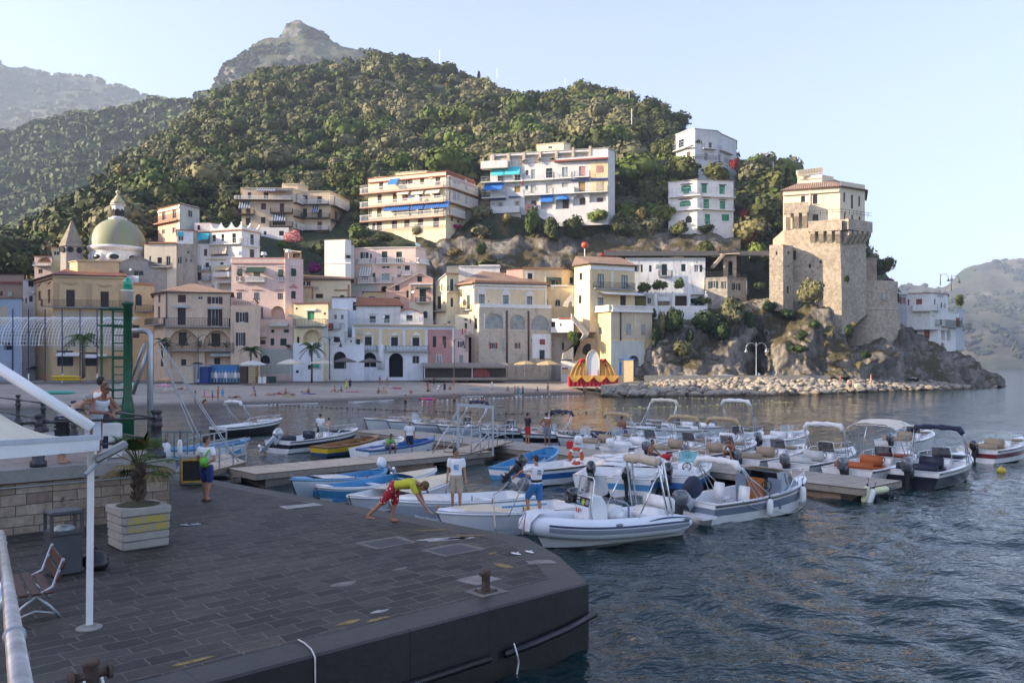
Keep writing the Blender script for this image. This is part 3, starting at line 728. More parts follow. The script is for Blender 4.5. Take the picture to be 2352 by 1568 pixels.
ra,rb=G(1082,1040,.58),G(1178,1013,.75)
T_=thing('gangway','pale wooden gangway with grey metal handrails joining the two pontoons','gangway',tuple(ra))
d=(rb-ra);L_=d.length;d.normalize();nv=V((-d.y,d.x,0)).normalized();mb=MB()
q=[V((0,0,0)),d*L_,d*L_+nv*1.5,nv*1.5];mb.add(q,[(0,1,2,3)],0,[[(0,0),(L_,0),(L_,1.5),(0,1.5)]]);mb.prism([p+V((0,0,-.06))for p in q],(0,0,.05));obj('deck',mb,PLANK2,T_)
for o in(0,1.5):
 mb=MB();n_=5
 for k in range(n_+1):mb.tube([d*(L_*k/n_)+nv*o,d*(L_*k/n_)+nv*o+V((0,0,.95))],.025,6)
 for hh in(.5,.95):mb.tube([nv*o+V((0,0,hh)),d*L_+nv*o+V((0,0,hh))],.028,6)
 mb.tube([nv*o,d*L_*.5+nv*o+V((0,0,.95)),d*L_+nv*o],.02,6);obj('handrail',mb,GALV,T_,smooth=1)
ga,gb=G(1050,1040,.55),G(1132,1046,.55)
Yg=ga.y;gt=lambda px,py:P(px,py,Yg)-ga
T_=thing('gantry','grey steel gantry frame with slanting stays above the gangway','gantry',tuple(ga))
mb=MB();mb.bar(gt(1052,1042),gt(1052,928),.13,.13);mb.bar(gt(1132,1046),gt(1132,934),.1,.1);obj('post',mb,GALV,T_);mb=MB();mb.bar(gt(1050,929),gt(1134,935),.12,.14);obj('cross_beam',mb,GALV,T_)
mb=MB();mb.tube([gt(1050,950),gt(1005,1020),gt(992,1043)],.04,6);mb.tube([gt(1130,985),gt(1075,1045)],.035,6);mb.tube([gt(1128,1000),gt(1100,1045)],.03,6);mb.tube([gt(1052,940),gt(1030,975)],.03,6);obj('stay',mb,GALV,T_,smooth=1)
la=G(452,1088,.55)
T_=thing('landing_stage','small wooden landing with white railings beside the stone bin','landing',tuple(G(545,1065,.5)))
b0=G(545,1065,.5)
lp=[G(470,1085,.62)-b0,G(565,1060,.62)-b0,G(520,1040,.62)-b0,G(430,1062,.62)-b0]
mb=MB();mb.add(lp,[(0,1,2,3)],0,[[(0,0),(3,0),(3,3),(0,3)]]);mb.prism([p-V((0,0,.22))for p in lp],(0,0,.2));obj('deck',mb,PLANK2,T_)
for(i,j)in((3,2),(0,1)):
 mb=MB();a_,b_=lp[i],lp[j]
 for k in range(4):p=a_.lerp(b_,k/3);mb.bar(p,p+V((0,0,1.05)),.06,.06)
 for hh in(.35,.7,1.05):mb.bar(a_+V((0,0,hh)),b_+V((0,0,hh)),.05,.05)
 obj('railing',mb,GALV,T_)
c0=[(1455,866,164),(1600,866,162),(1700,866,161),(1716,866,162),(1722,866,171),(1752,866,171),(1760,866,161),(1800,866,160),(1900,868,160),(1980,870,160),(2060,874,165),(2150,880,172),(2230,888,178),(2290,892,182),(2312,894,184)]
c1=[(1455,815,165),(1600,812,164),(1700,812,164),(1718,812,165),(1726,812,176),(1750,812,176),(1760,812,164),(1850,812,162),(1950,835,162),(2000,828,161),(2060,818,165),(2080,826,171),(2120,840,172),(2180,858,176),(2240,870,180),(2290,882,184),(2309,892,186)]
c2=[(1455,775,166),(1600,765,167),(1700,760,168),(1722,765,169),(1735,765,174),(1748,765,173),(1758,762,168),(1850,760,165),(1900,780,164),(1960,812,164),(2060,800,168),(2070,780,175),(2120,798,179),(2180,832,181),(2240,855,184),(2290,877,187),(2306,891,190)]
c3=[(1455,745,168),(1520,735,169),(1600,735,170),(1700,725,172),(1780,722,172),(1850,712,171),(1900,725,169),(1955,802,168),(2060,790,172),(2068,752,178),(2120,768,184),(2180,812,188),(2225,838,190),(2290,874,192),(2305,890,195)]
c4=[(1455,735,171),(1520,720,173),(1600,716,175),(1700,696,177),(1760,688,177),(1830,680,176),(1890,692,174),(1950,796,172),(2060,784,176),(2068,742,182),(2120,755,188),(2180,800,192),(2225,830,195),(2290,872,196),(2304,890,198)]
c5=[(1455,733,190),(1600,712,192),(1700,690,195),(1850,672,192),(1950,790,188),(2060,780,190),(2120,752,200),(2200,812,206),(2290,874,204),(2304,891,204)]
CLIFF=Land([c0,c1,c2,c3,c4,c5],1455,2312)
def cliffmat():
 t=NT('headland_rock');v=t.coord(scale=(1,1,.4));vo=t.coord()
 n1=t.noise(v,.22,8,.7,.6);n2=t.noise(v,1.1,7,.75,.4);n3=t.noise(vo,.12,5,.6);n4=t.noise(vo,2.5,5,.7)
 g=t.node('ShaderNodeNewGeometry');sx=t.node('ShaderNodeSeparateXYZ');t.link(g.outputs['Normal'],sx.inputs[0])
 cc=t.ramp(n1,[(.34,(.06,.053,.047)),(.5,(.19,.172,.15)),(.66,(.36,.335,.30))])
 cc=t.mix(1.0,cc,t.ramp(n2,[(.3,(.38,.36,.35)),(.5,(1,1,1)),(.75,(1.2,1.2,1.2))]),'MULTIPLY')
 f=t.math('ADD',t.math('ADD',n3,t.math('MULTIPLY',n4,.25)),t.math('MULTIPLY',sx.outputs[2],.28))
 cc=t.mix(t.ramp(f,[(.75,(0,0,0)),(.84,(1,1,1))]),cc,t.ramp(n4,[(.3,(.035,.045,.018)),(.7,(.12,.085,.04))]))
 t.col(cc);t.set(Roughness=.95);t.bump(t.math('ADD',n2,t.math('MULTIPLY',n1,.8)),.9,.8);return t.mat
CLM=cliffmat()
tag(lfl('headland_cliff',CLIFF,300,130,3.0,.2,CLM,seed=2.2,fade=lambda u,v:.75 if v<.75 else .3,octv=8),kind='structure')
d0=[(955,700,188),(1000,690,188),(1100,672,190),(1250,660,191),(1400,650,191),(1500,640,191),(1640,630,190),(1700,640,186)]
d1=[(955,600,193),(1000,600,194),(1100,598,195),(1250,600,196),(1400,595,196),(1500,585,196),(1600,580,196),(1700,585,196)]
d2=[(955,560,198),(1000,552,200),(1080,545,200),(1130,560,199),(1250,550,200),(1400,540,202),(1500,532,203),(1560,533,204),(1700,545,202)]
d3=[(955,545,204),(1000,535,205),(1080,530,206),(1130,545,206),(1250,520,206),(1400,510,207),(1500,520,207),(1560,530,208),(1700,535,208)]
BAND=Land([d0,d1,d2,d3],955,1700)
tag(lfl('rock_band',BAND,150,50,1.5,.2,CLM,seed=8.8,octv=6),kind='structure')
def boulder_mesh(seed):
 b=bmesh.new();bmesh.ops.create_icosphere(b,subdivisions=2,radius=1);rnd=random.Random(seed)
 pl=[V((rnd.gauss(0,1),rnd.gauss(0,1),rnd.gauss(0,1))).normalized()for _ in range(12)];ds=[rnd.uniform(.55,.85)for _ in pl]
 for v in b.verts:
  for n_,d_ in zip(pl,ds):
   e=v.co.dot(n_)-d_
   if e>0:v.co-=n_*e*.92
  v.co*=1+.08*noise.noise(v.co*1.7+V((seed,0,0)))
 me=bpy.data.meshes.new('boulder');b.to_mesh(me);b.free();return me
def bouldermat():
 t=NT('pale_boulder');v=t.coord();g=t.node('ShaderNodeNewGeometry');sx=t.node('ShaderNodeSeparateXYZ');t.link(g.outputs['Position'],sx.inputs[0]);oi=t.node('ShaderNodeObjectInfo')
 n=t.noise(v,2.2,6,.7);cc=t.ramp(n,[(.3,(.20,.18,.15)),(.6,(.37,.34,.295))])
 cc=t.mix(1.0,cc,t.ramp(oi.outputs['Random'],[(0,(.75,.73,.7)),(1,(1.12,1.1,1.06))]),'MULTIPLY')
 wet=t.ramp(t.math('ADD',sx.outputs[2],t.math('MULTIPLY',n,.4)),[(.25,(1,1,1)),(.75,(0,0,0))])
 cc=t.mix(wet,cc,(.10,.065,.03));t.col(cc);t.set(Roughness=.9);t.bump(n,.6,.25);return t.mat
BM=bouldermat();bms=[boulder_mesh(k)for k in range(9)]
for m_ in bms:m_.materials.append(BM)
JF=[(1386,912,0),(1480,912,0),(1600,909,0),(1800,908,0),(1950,903,0),(2060,898,0),(2150,896,0),(2235,893,0)]
JB=[(1386,888,1),(1480,876,1),(1600,868,1),(1800,866,1),(1950,866,1),(2060,868,1),(2150,876,1),(2235,890,1)]
def jl(R_,x):
 return samp(R_,x)[1]
mb=MB();secs=[]
for x in np.linspace(1380,2232,60):
 f_=G(x,jl(JF,x),0);yb=f_.y+(22 if 1480<x<1950 else 15*max(.25,min(1,(x-1376)/90.,(2240-x)/200.)));zb=CZ-(jl(JB,x)-HY)*yb/F
 secs.append([f_+V((0,1.5,-1.5)),f_+V((0,2,.1)),P(x,HY,f_.y*.5+yb*.5)*1.0,P(x,HY,yb)*1.0,P(x,HY,yb+14)*1.0])
 secs[-1][2].z=zb*.55-.5;secs[-1][3].z=max(.2,zb-.7);secs[-1][4].z=max(.2,min(2.7,zb))
mb.loft(secs);tag(obj('jetty_mound',mb,rock('jetty_rubble',(.12,.11,.09),(.26,.24,.2),(.4,.37,.32),.8,.8),smooth=False),kind='structure')
rnd=random.Random(11);nb=0;placed=[]
for row in range(7):
 q=row/6.0;x=1392+rnd.uniform(0,10)
 while x<2228 and nb<292:
  f_=G(x,jl(JF,x),0);dep=(22 if 1480<x<1950 else 15*max(.25,min(1,(x-1376)/90.,(2240-x)/200.)));Yq=f_.y+1+dep*q*.92
  zb=CZ-(jl(JB,x)-HY)*(f_.y+dep)/F;z=.15+(zb-.75)*q**.8
  s=rnd.uniform(.55,1.15)*(1.12-.25*q)
  o=bpy.data.objects.new('boulder',bms[nb%9]);COL.objects.link(o);p=P(x,HY,Yq);o.location=(p.x,p.y,z+rnd.uniform(-.15,.15));o.scale=(s*rnd.uniform(.9,1.5),s,s*rnd.uniform(.55,.85));o.rotation_euler=(rnd.uniform(-.4,.4),rnd.uniform(-.4,.4),rnd.uniform(0,6.28))
  tag(o,'pale limestone boulder heaped in the long jetty below the tower','boulder','boulders of the jetty');nb+=1
  x+=s*rnd.uniform(1.2,1.75)*F/Yq*1.06
mb=MB()
for k in range(420):
 x=rnd.uniform(1386,2230);f_=G(x,jl(JF,x),0);dep=(22 if 1480<x<1950 else 15*max(.25,min(1,(x-1376)/90.,(2240-x)/200.)));q=rnd.random();Yq=f_.y+.3+dep*q;zb=CZ-(jl(JB,x)-HY)*(f_.y+dep)/F;p=P(x,HY,Yq);s=rnd.uniform(.35,.75);me=bms[k%9];a=rnd.uniform(0,6.28);c,d=math.cos(a)*s,math.sin(a)*s
 mb.add([(p.x+v.co.x*c-v.co.y*d,p.y+v.co.x*d+v.co.y*c,.25+(zb-.6)*q**.8+v.co.z*s*.7+.25)for v in me.vertices],[tuple(f.vertices)for f in me.polygons])
tag(obj('small_rubble',mb,BM),kind='stuff')
mb=MB();secs=[]
T_=thing('jetty_wall','low pale concrete wall along the path behind the boulders','wall',tuple(P(1500,HY,156)-V((0,0,2.2))))
o0=V(T_.location)
for x in np.linspace(1480,1905,40):
 p=P(x,HY,157);secs.append([V((p.x,157,1.2))-o0,V((p.x,157,3.0))-o0,V((p.x,157.5,3.0))-o0,V((p.x,157.5,2.4))-o0,V((p.x,166,2.4))-o0])
mb.loft(secs);obj('parapet',mb,CON,T_)
BLD=[]
FC={'br':(.075,.035,.025),'dg':(.014,.045,.035),'gn':(.02,.24,.13),'wh':(.72,.72,.7),'bl':(.02,.16,.55),'tq':(.05,.48,.55),'bk':(.02,.02,.022),'ye':(.58,.46,.27),'or':(.42,.21,.11),'rd':(.27,.06,.045),'gy':(.33,.33,.33),'tan':(.45,.38,.28),'cr':(.62,.55,.42),'ol':(.32,.2,.05),'pk':(.42,.22,.2),'gg':(.42,.44,.4),'pe':(.52,.34,.19),'db':(.015,.05,.2),'dw':(.05,.03,.025)}
def shutmat(c):
 k=('sh',c)
 if k in _M:return _M[k]
 t=NT('shutter_'+c);v=t.coord();w=t.node('ShaderNodeTexWave',wave_type='BANDS',bands_direction='Z');si(w,'Scale',2.2);t.link(v,w.inputs['Vector'])
 n=t.noise(v,2,4,.6);cc=t.mix(1.0,FC[c],t.ramp(w.outputs['Fac'],[(0,(.6,.6,.6)),(.5,(1.1,1.1,1.1))]),'MULTIPLY')
 t.col(t.mix(1.0,cc,t.ramp(n,[(.3,(.8,.8,.8)),(.7,(1.2,1.2,1.2))]),'MULTIPLY'));t.set(Roughness=.65);t.bump(w.outputs['Fac'],.5,.03);_M[k]=t.mat;return t.mat
def pm(c):return mat('paint_'+c,FC[c],.6,.12,2)
def canvas(c):return mat('awning_'+c,FC[c],.75,.14,1.2,bump=.2,bs=6)
class Wall:
 def __init__(s,A,B):
  s.A=V(A);s.B=V(B);d=V((B.x-A.x,B.y-A.y,0));s.L=d.length;s.d=d/s.L;s.n=V((s.d.y,-s.d.x,0))
 def uz(s,px,py):
  k=(px-CX)/F;den=s.d.x-k*s.d.y
  u=(k*s.A.y-s.A.x)/den;Y=s.A.y+s.d.y*u
  return u,CZ-(py-HY)*Y/F
 def p(s,u,z,o=0.0):return V((s.A.x+s.d.x*u+s.n.x*o,s.A.y+s.d.y*u+s.n.y*o,z))
def outline(kind,u0,z0,u1,z1):
 w=u1-u0;h=z1-z0
 if kind=='rect':return[(u0,z0),(u1,z0),(u1,z1),(u0,z1)]
 if kind=='arch':
  r=min(w/2,h*.95);pts=[(u0,z0),(u1,z0)];zc=z1-r
  for i in range(13):
   a=PI*i/12;pts.append(((u0+u1)/2+w/2*math.cos(a),zc+r*math.sin(a)))
  return pts
 if kind=='seg':
  r=h*.3;pts=[(u0,z0),(u1,z0)];zc=z1-r
  for i in range(9):
   a=PI*i/8;pts.append(((u0+u1)/2+w/2*math.cos(a),zc+r*math.sin(a)))
  return pts
 return[((u0+u1)/2+w/2*math.cos(2*PI*i/16),(z0+z1)/2+h/2*math.sin(2*PI*i/16))for i in range(16)]
def parse(txt):
 out=[]
 for line in txt.replace('\n',' ').split(';'):
  line=line.strip()
  if not line:continue
  head,rest=line.split(' ',1);h=head.split(':')
  for r in rest.split(','):
   q=[float(x)for x in r.split()]
   out.append((h[0],h[1:],q))
 return out
def bld_(name,label,key,corners,base,wm,feats='',depth=9,tops=None,roof=None,cat='house',bury=4.0,cap=None,group=None,trim=None,nocap=False,back=None):
 pts=[];p0=cp(key,corners[0][0],corners[0][1]);Y0=corners[0][2];zt=CZ-(p0[1]-HY)*Y0/F
 for c in corners:
  px,py=cp(key,c[0],c[1]);Y=c[2]if len(c)>2 else Y0*(HY-p0[1])/(HY-py)
  pts.append(V(((px-CX)*Y/F,Y,zt)))
 BLD.append((min(cp(key,c[0],0)[0]for c in corners),max(cp(key,c[0],0)[0]for c in corners),min(p.y for p in pts),max(p.y for p in pts)+depth,zt))
 bx,by=cp(key,0,base);zb=CZ-(by-HY)*Y0/F
 O=V((pts[0].x,pts[0].y,zb));T_=thing(name,label,cat,tuple(O),0,group)
 walls=[Wall(a,b)for a,b in zip(pts,pts[1:])];holes=[[]for _ in walls];mbW=MB();zlow=zb-bury
 cxs=[c[0]for c in corners]
 def wall_for(x):
  for i in range(len(walls)):
   if x<=cxs[i+1]:return i
  return len(walls)-1
 def part(nm,mb,m,parent=None,smooth=False):return obj(nm,mb,m,parent or T_,smooth)
 def L(p):return p-O
 FE=parse(feats);pans=[q for k,o_,q in FE if k=='pan']
 for kind,opt,q in FE:
  x0,y0,x1,y1=q[:4];wi=wall_for((x0+x1)/2);W=walls[wi];xm=(x0+x1)/2
  a=W.uz(*cp(key,x0,(y0+y1)/2))[0];b=W.uz(*cp(key,x1,(y0+y1)/2))[0];z1=W.uz(*cp(key,xm,y0))[1];z0=W.uz(*cp(key,xm,y1))[1]
  c=opt[0]if opt else 'br';ext=q[4]if len(q)>4 else None
  def quad(mb,u0,z0_,u1,z1_,o0,o1):
   P8=[L(W.p(u,z,o))for o in(o0,o1)for(u,z)in((u0,z0_),(u1,z0_),(u1,z1_),(u0,z1_))]
   mb.add(P8,[(4,5,6,7),(0,4,7,3),(1,2,6,5),(3,7,6,2),(0,1,5,4),(0,3,2,1)])
  if kind in 'w s d n aw as an ow sw wn'.split():
   sh={'a':'arch','o':'oval'}.get(kind[0],'rect')
   if kind=='sw':sh='seg'
   a=max(a,.04);b=min(b,W.L-.04)
   if b-a<.1:continue
   ol=outline(sh,a,z0,b,z1);dep=ext or(.22 if kind not in('n','an')else 1.0);k=len(ol)
   clash=any(min(p[0]for p in h)<b+.03 and max(p[0]for p in h)>a-.03 and min(p[1]for p in h)<z1+.03 and max(p[1]for p in h)>z0-.03 for h in holes[wi])or z1>zt-.02 and not(tops and wi in tops)or any(p[0]<xm<p[2]and p[1]<(y0+y1)/2<p[3]for p in pans)
   if clash:dep=-.07
   else:holes[wi].append(ol)
   for i in range(k if not clash else 0):
    (ua,za),(ub,zb_)=ol[i],ol[(i+1)%k]
    mbW.add([L(W.p(ua,za,0)),L(W.p(ub,zb_,0)),L(W.p(ub,zb_,-dep)),L(W.p(ua,za,-dep))],[(0,1,2,3)])
   back_=MB();back_.poly([L(W.p(u,z,-dep+.01))for u,z in ol])
   if kind in('n','an'):
    part('recess',back_,DARK if c=='bk' else(wm if c=='wall' else plaster('recess_'+c,FC[c],.3)))
   elif kind in('s','as','sw'):
    fr=MB();fr.poly([L(W.p(u,z,-dep+.06))for u,z in ol]);part('shutter',fr,shutmat(c))
   elif kind=='d':
    fr=MB();fr.poly([L(W.p(u,z,-dep+.03))for u,z in ol]);part('door',fr,pm(c))
   else:
    fw=min(.09,(b-a)*.09);fr=MB()
    if sh=='rect':
     for(u0,u1,za,zb_)in((a,a+fw,z0,z1),(b-fw,b,z0,z1),(a+fw,b-fw,z0,z0+fw),(a+fw,b-fw,z1-fw,z1),((a+b)/2-fw/2,(a+b)/2+fw/2,z0+fw,z1-fw)):quad(fr,u0,za,u1,zb_,-dep+.02,-dep+.08)
    else:
     cu,cz=(a+b)/2,(z0+z1)/2
     for i in range(k):
      (ua,za),(ub,zb_)=ol[i],ol[(i+1)%k];s_=1-2*fw/(b-a)
      fr.add([L(W.p(ua,za,-dep+.07)),L(W.p(ub,zb_,-dep+.07)),L(W.p(cu+(ub-cu)*s_,cz+(zb_-cz)*s_,-dep+.07)),L(W.p(cu+(ua-cu)*s_,cz+(za-cz)*s_,-dep+.07))],[(0,1,2,3)])
     quad(fr,cu-fw/2,z0+fw,cu+fw/2,z1-fw,-dep+.02,-dep+.07)
     if b-a>2.2:
      zc=z0+(z1-z0)*.52;quad(fr,a+fw,zc-fw/2,b-fw,zc+fw/2,-dep+.02,-dep+.08)
      for s_ in(.25,.75):quad(fr,a+(b-a)*s_-fw/3,z0+fw,a+(b-a)*s_+fw/3,zc-fw,-dep+.02,-dep+.07)
    wn_=part('window',fr,pm(c));gl=(len(opt)>1 and opt[1]=='l')
    obj('pane',back_,GLASSL if gl else GLASS,wn_)
  elif kind=='ws':
   wd=b-a;u0,u1=a+wd*.26,b-wd*.26;ol=outline('rect',u0,z0,u1,z1);dep=.22
   clash=any(min(p[0]for p in h)<u1+.03 and max(p[0]for p in h)>u0-.03 and min(p[1]for p in h)<z1+.03 and max(p[1]for p in h)>z0-.03 for h in holes[wi])
   if clash:dep=-.07
   else:holes[wi].append(ol)
   for i in range(4 if not clash else 0):
    (ua,za),(ub,zb_)=ol[i],ol[(i+1)%4];mbW.add([L(W.p(ua,za,0)),L(W.p(ub,zb_,0)),L(W.p(ub,zb_,-dep)),L(W.p(ua,za,-dep))],[(0,1,2,3)])
   fr=MB();fw=.07
   for(p_,r_,za,zb_)in((u0,u0+fw,z0,z1),(u1-fw,u1,z0,z1),(u0+fw,u1-fw,z0,z0+fw),(u0+fw,u1-fw,z1-fw,z1),((a+b)/2-fw/2,(a+b)/2+fw/2,z0+fw,z1-fw)):quad(fr,p_,za,r_,zb_,-dep+.02,-dep+.08)
   wn_=part('window',fr,pm('wh'));bk=MB();bk.poly([L(W.p(u,z,-dep+.01))for u,z in ol]);obj('pane',bk,GLASS,wn_)
   for(p_,r_)in((a,u0-.02),(u1+.02,b)):s_=MB();quad(s_,p_,z0,r_,z1,.01,.06);part('shutter',s_,shutmat(c))
  elif kind=='band':
   s_=MB();quad(s_,a,z0,b,z1,.003,ext or .1);part('cornice' if(b-a)>(z1-z0)*5 else 'pilaster',s_,pm(c)if c in FC else trim)
  elif kind=='pan':
   s_=MB();quad(s_,a,z0,b,z1,.0,ext or .025);part('wall_panel',s_,plaster('panel_'+c,FC[c],.3))
  elif kind=='pad':
   s_=MB();quad(s_,a,z0,b,z1,-(ext or 1.0)+.015,-(ext or 1.0)+.07);part('door',s_,pm(c))
  elif kind=='ped':
   s_=MB();o_=.22;q_=[(a,z0),(b,z0),((a+b)/2,z1)];s_.prism([L(W.p(u,z,.003))for u,z in q_],W.n*o_);part('pediment',s_,pm(c))
  elif kind=='balc':
   st=opt[1]if len(opt)>1 else 'iron';dp=ext or 1.1;s_=MB();quad(s_,a,z0-.16,b,z0,.003,dp);bo=part('balcony',s_,pm(c));r_=MB();zr=z1
   m_={'iron':IRON,'white':WHITE,'bar':GALV,'solid':wm,'plant':IRON,'rust':RUST}[st if st in('iron','white','bar','solid','plant','rust')else 'iron']
   cs=[(a+.03,.02),(a+.03,dp-.04),(b-.03,dp-.04),(b-.03,.02)]
   for(ua,oa),(ub,ob)in zip(cs,cs[1:]):
    pa,pb=L(W.p(ua,0,oa)),L(W.p(ub,0,ob));pa.z=pb.z=0
    Z=lambda p,z:V((p.x,p.y,z-O.z))
    if st=='solid':r_.bar(Z(pa,(z0+zr)/2),Z(pb,(z0+zr)/2),.1,zr-z0)
    else:
     th=.05 if st!='white' else .09
     r_.bar(Z(pa,zr),Z(pb,zr),th,th);r_.bar(Z(pa,z0+.1),Z(pb,z0+.1),.04,.04)
     ln=(pb-pa).length;nb_=max(2,int(ln/({'bar':1.1,'white':.36}.get(st,.26))));bw={'white':.1,'bar':.05}.get(st,.045)
     for i in range(nb_+1):
      p=pa.lerp(pb,i/nb_);r_.bar(Z(p,z0),Z(p,zr),bw,bw,up=(1,0,0))
     if st=='bar':r_.bar(Z(pa,(z0+zr)/2),Z(pb,(z0+zr)/2),.03,.03)
   obj('railing',r_,m_,bo)
  elif kind=='rail':
   s_=MB();o_=ext or .05;m_=IRON if c=='bk' else(WHITE if c=='wh' else GALV);nb_=max(2,int((b-a)/(.3 if c!='gy' else 1.2)))
   for zz in(z1,z0+(z1-z0)*.5):s_.bar(L(W.p(a,zz,o_)),L(W.p(b,zz,o_)),.05,.05)
   for i in range(nb_+1):u=a+(b-a)*i/nb_;s_.bar(L(W.p(u,z0,o_)),L(W.p(u,z1,o_)),.045,.045,up=(1,0,0))
   part('railing',s_,m_)
  elif kind=='awn':
   o_=ext or 1.1;st=opt[1]if len(opt)>1 else None;n_=max(1,int((b-a)/.28))if st else 1;s_=MB()
   for i in range(n_):
    u0,u1=a+(b-a)*i/n_,a+(b-a)*(i+1)/n_
    T=[L(W.p(u0,z1,.05)),L(W.p(u1,z1,.05)),L(W.p(u1,z0,o_)),L(W.p(u0,z0,o_))]
    s_.add(T,[(0,1,2,3)],i%2 if st else 0);v_=[T[3],T[2],T[2]-V((0,0,.22)),T[3]-V((0,0,.22))];s_.add(v_,[(0,1,2,3)],i%2 if st else 0)
   part('awning',s_,[canvas(c),canvas(st)]if st else canvas(c))
  elif kind=='dome_awn':
   s_=MB();secs=[]
   for i in range(9):
    t_=PI*i/8;secs.append([L(W.p((a+b)/2-(b-a)/2*math.cos(t_),z0+(z1-z0)*math.sin(t_),.04)),L(W.p((a+b)/2-(b-a)/2*.98*math.cos(t_),z0+(z1-z0)*.7*math.sin(t_),.8)),L(W.p((a+b)/2-(b-a)/2*.95*math.cos(t_),z0-.1,1.1+.0*t_))])
   s_.loft(secs);part('awning',s_,canvas(c),smooth=1)
  elif kind=='ac':
   s_=MB();quad(s_,a,z0,b,z1,.02,.35);quad(s_,a+(b-a)*.12,z0+(z1-z0)*.15,a+(b-a)*.62,z1-(z1-z0)*.15,.35,.36);part('air_conditioner',s_,pm('gg'))
  elif kind=='dish':
   r_=(b-a)/2;s_=MB();n=(W.n*.8+V((-.4,0,.5))).normalized();Mq=n.to_track_quat('Z','Y').to_matrix();s_.lathe([(r_*.05,.02),(r_*.6,r_*.1),(r_,r_*.3),(r_*1.01,r_*.32),(r_*.6,r_*.14),(r_*.05,.05)],L(W.p((a+b)/2,(z0+z1)/2,.35)),14,0,Mq);s_.tube([L(W.p((a+b)/2,(z0+z1)/2,0)),L(W.p((a+b)/2,(z0+z1)/2,.4))],.03,6);part('satellite_dish',s_,WHITE,smooth=1)
  elif kind=='pipe':
   s_=MB();s_.tube([L(W.p((a+b)/2,z1,.09)),L(W.p((a+b)/2,z0,.09))],(b-a)/2,8);part('drainpipe',s_,pm(c),smooth=1)
  elif kind=='pot':
   s_=MB();s_.lathe([(.12,0),(.2,.35),(.2,.38)],L(W.p((a+b)/2,z0,.6)),8);part('flower_pot',s_,pm('or'));s_=MB();rr=random.Random(int(x0))
   for i in range(50):
    p=L(W.p((a+b)/2+rr.gauss(0,(b-a)*.25),z0+.35+rr.uniform(0,1)*(z1-z0-.35),.6+rr.gauss(0,.15)));n=V((rr.gauss(0,1),rr.gauss(0,1),rr.gauss(0,1))).normalized();t1=n.orthogonal().normalized()*.14;t2=n.cross(t1);s_.add([p-t1,p-t2,p+t1,p+t2],[(0,1,2,3)])
   part('pot_plant',s_,leafmat('pot_green',(.04,.08,.02)))
  elif kind=='cloth':
   s_=MB();s_.loft([[L(W.p(a+(b-a)*i/6,z1-.05*abs(math.sin(i*1.7)),1.2+.06*math.sin(i*2.1)))+V((0,0,0)),L(W.p(a+(b-a)*i/6,z0-.1*abs(math.sin(i*1.3)),1.22+.08*math.sin(i*1.9)))]for i in range(7)]);part('hung_cloth',s_,canvas(c),smooth=1)
  elif kind=='bal':
   s_=MB();o_=ext or .5;quad(s_,a,z0,b,z0+(z1-z0)*.16,.003,o_);quad(s_,a,z1-(z1-z0)*.14,b,z1,.003,o_);n_=max(3,int((b-a)/.26))
   for i in range(n_):u=a+(b-a)*(i+.5)/n_;quad(s_,u-.07,z0+(z1-z0)*.16,u+.07,z1-(z1-z0)*.14,o_-.16,o_-.02)
   part('balustrade',s_,pm('wh'))
 for wi,W in enumerate(walls):
  tl=[(0,zt),(W.L,zt)]
  if tops and wi in tops:tl=[(min(max(W.uz(*cp(key,x,y))[0],0),W.L),W.uz(*cp(key,x,y))[1])for x,y in tops[wi]]
  outer=[(0,zlow),(W.L,zlow)]+tl[::-1];loops=[outer]+holes[wi]
  try:
   tris=tessellate_polygon([[V((u,z,0))for u,z in lp]for lp in loops])
  except Exception:tris=[]
  fl=[p for lp in loops for p in lp];vs=[L(W.p(u,z,0))for u,z in fl];fs=[]
  for t_ in tris:
   A_,B_,C_=[vs[i]for i in t_]
   fs.append(t_ if(B_-A_).cross(C_-A_).dot(W.n)>0 else(t_[0],t_[2],t_[1]))
  mbW.add(vs,fs)
  tl3=[W.p(u,z,0)for u,z in tl];bd=V((W.A.x,W.A.y,0)).normalized()*depth if back is None else V(back)
  if len(tl)>2 or not roof or nocap:
   ov=.25 if tops and wi in tops else 0
   bk_=[p+bd for p in tl3]
   if tops and wi in tops:
    rm=MB();fr_=[p+W.n*ov+V((0,0,.06))for p in tl3]
    for i in range(len(tl)-1):
     A_,B_,C_,D_=fr_[i],fr_[i+1],bk_[i+1]+V((0,0,.06)),bk_[i]+V((0,0,.06));w_=(B_-A_).length;h_=(D_-A_).length
     rm.add([L(q)for q in(A_,B_,C_,D_)]+[L(q)-V((0,0,.14))for q in(A_,B_)],[(0,1,2,3),(4,5,1,0)],0,[[(0,0),(0,w_),(h_,w_),(h_,0)],[(0,0)]*4])
    part('roof',rm,cap or wm)
 n=len(pts);bks=[p+(V((p.x,p.y,0)).normalized()*depth if back is None else V(back))for p in pts]
 for(a_,b_)in((bks[0],pts[0]),(pts[-1],bks[-1]),(bks[-1],bks[0])):
  q=[V((a_.x,a_.y,zlow)),V((b_.x,b_.y,zlow)),V((b_.x,b_.y,zt)),V((a_.x,a_.y,zt))];mbW.add([L(p)for p in q],[(0,1,2,3)])
 part('wall',mbW,wm)
 zcap=zt
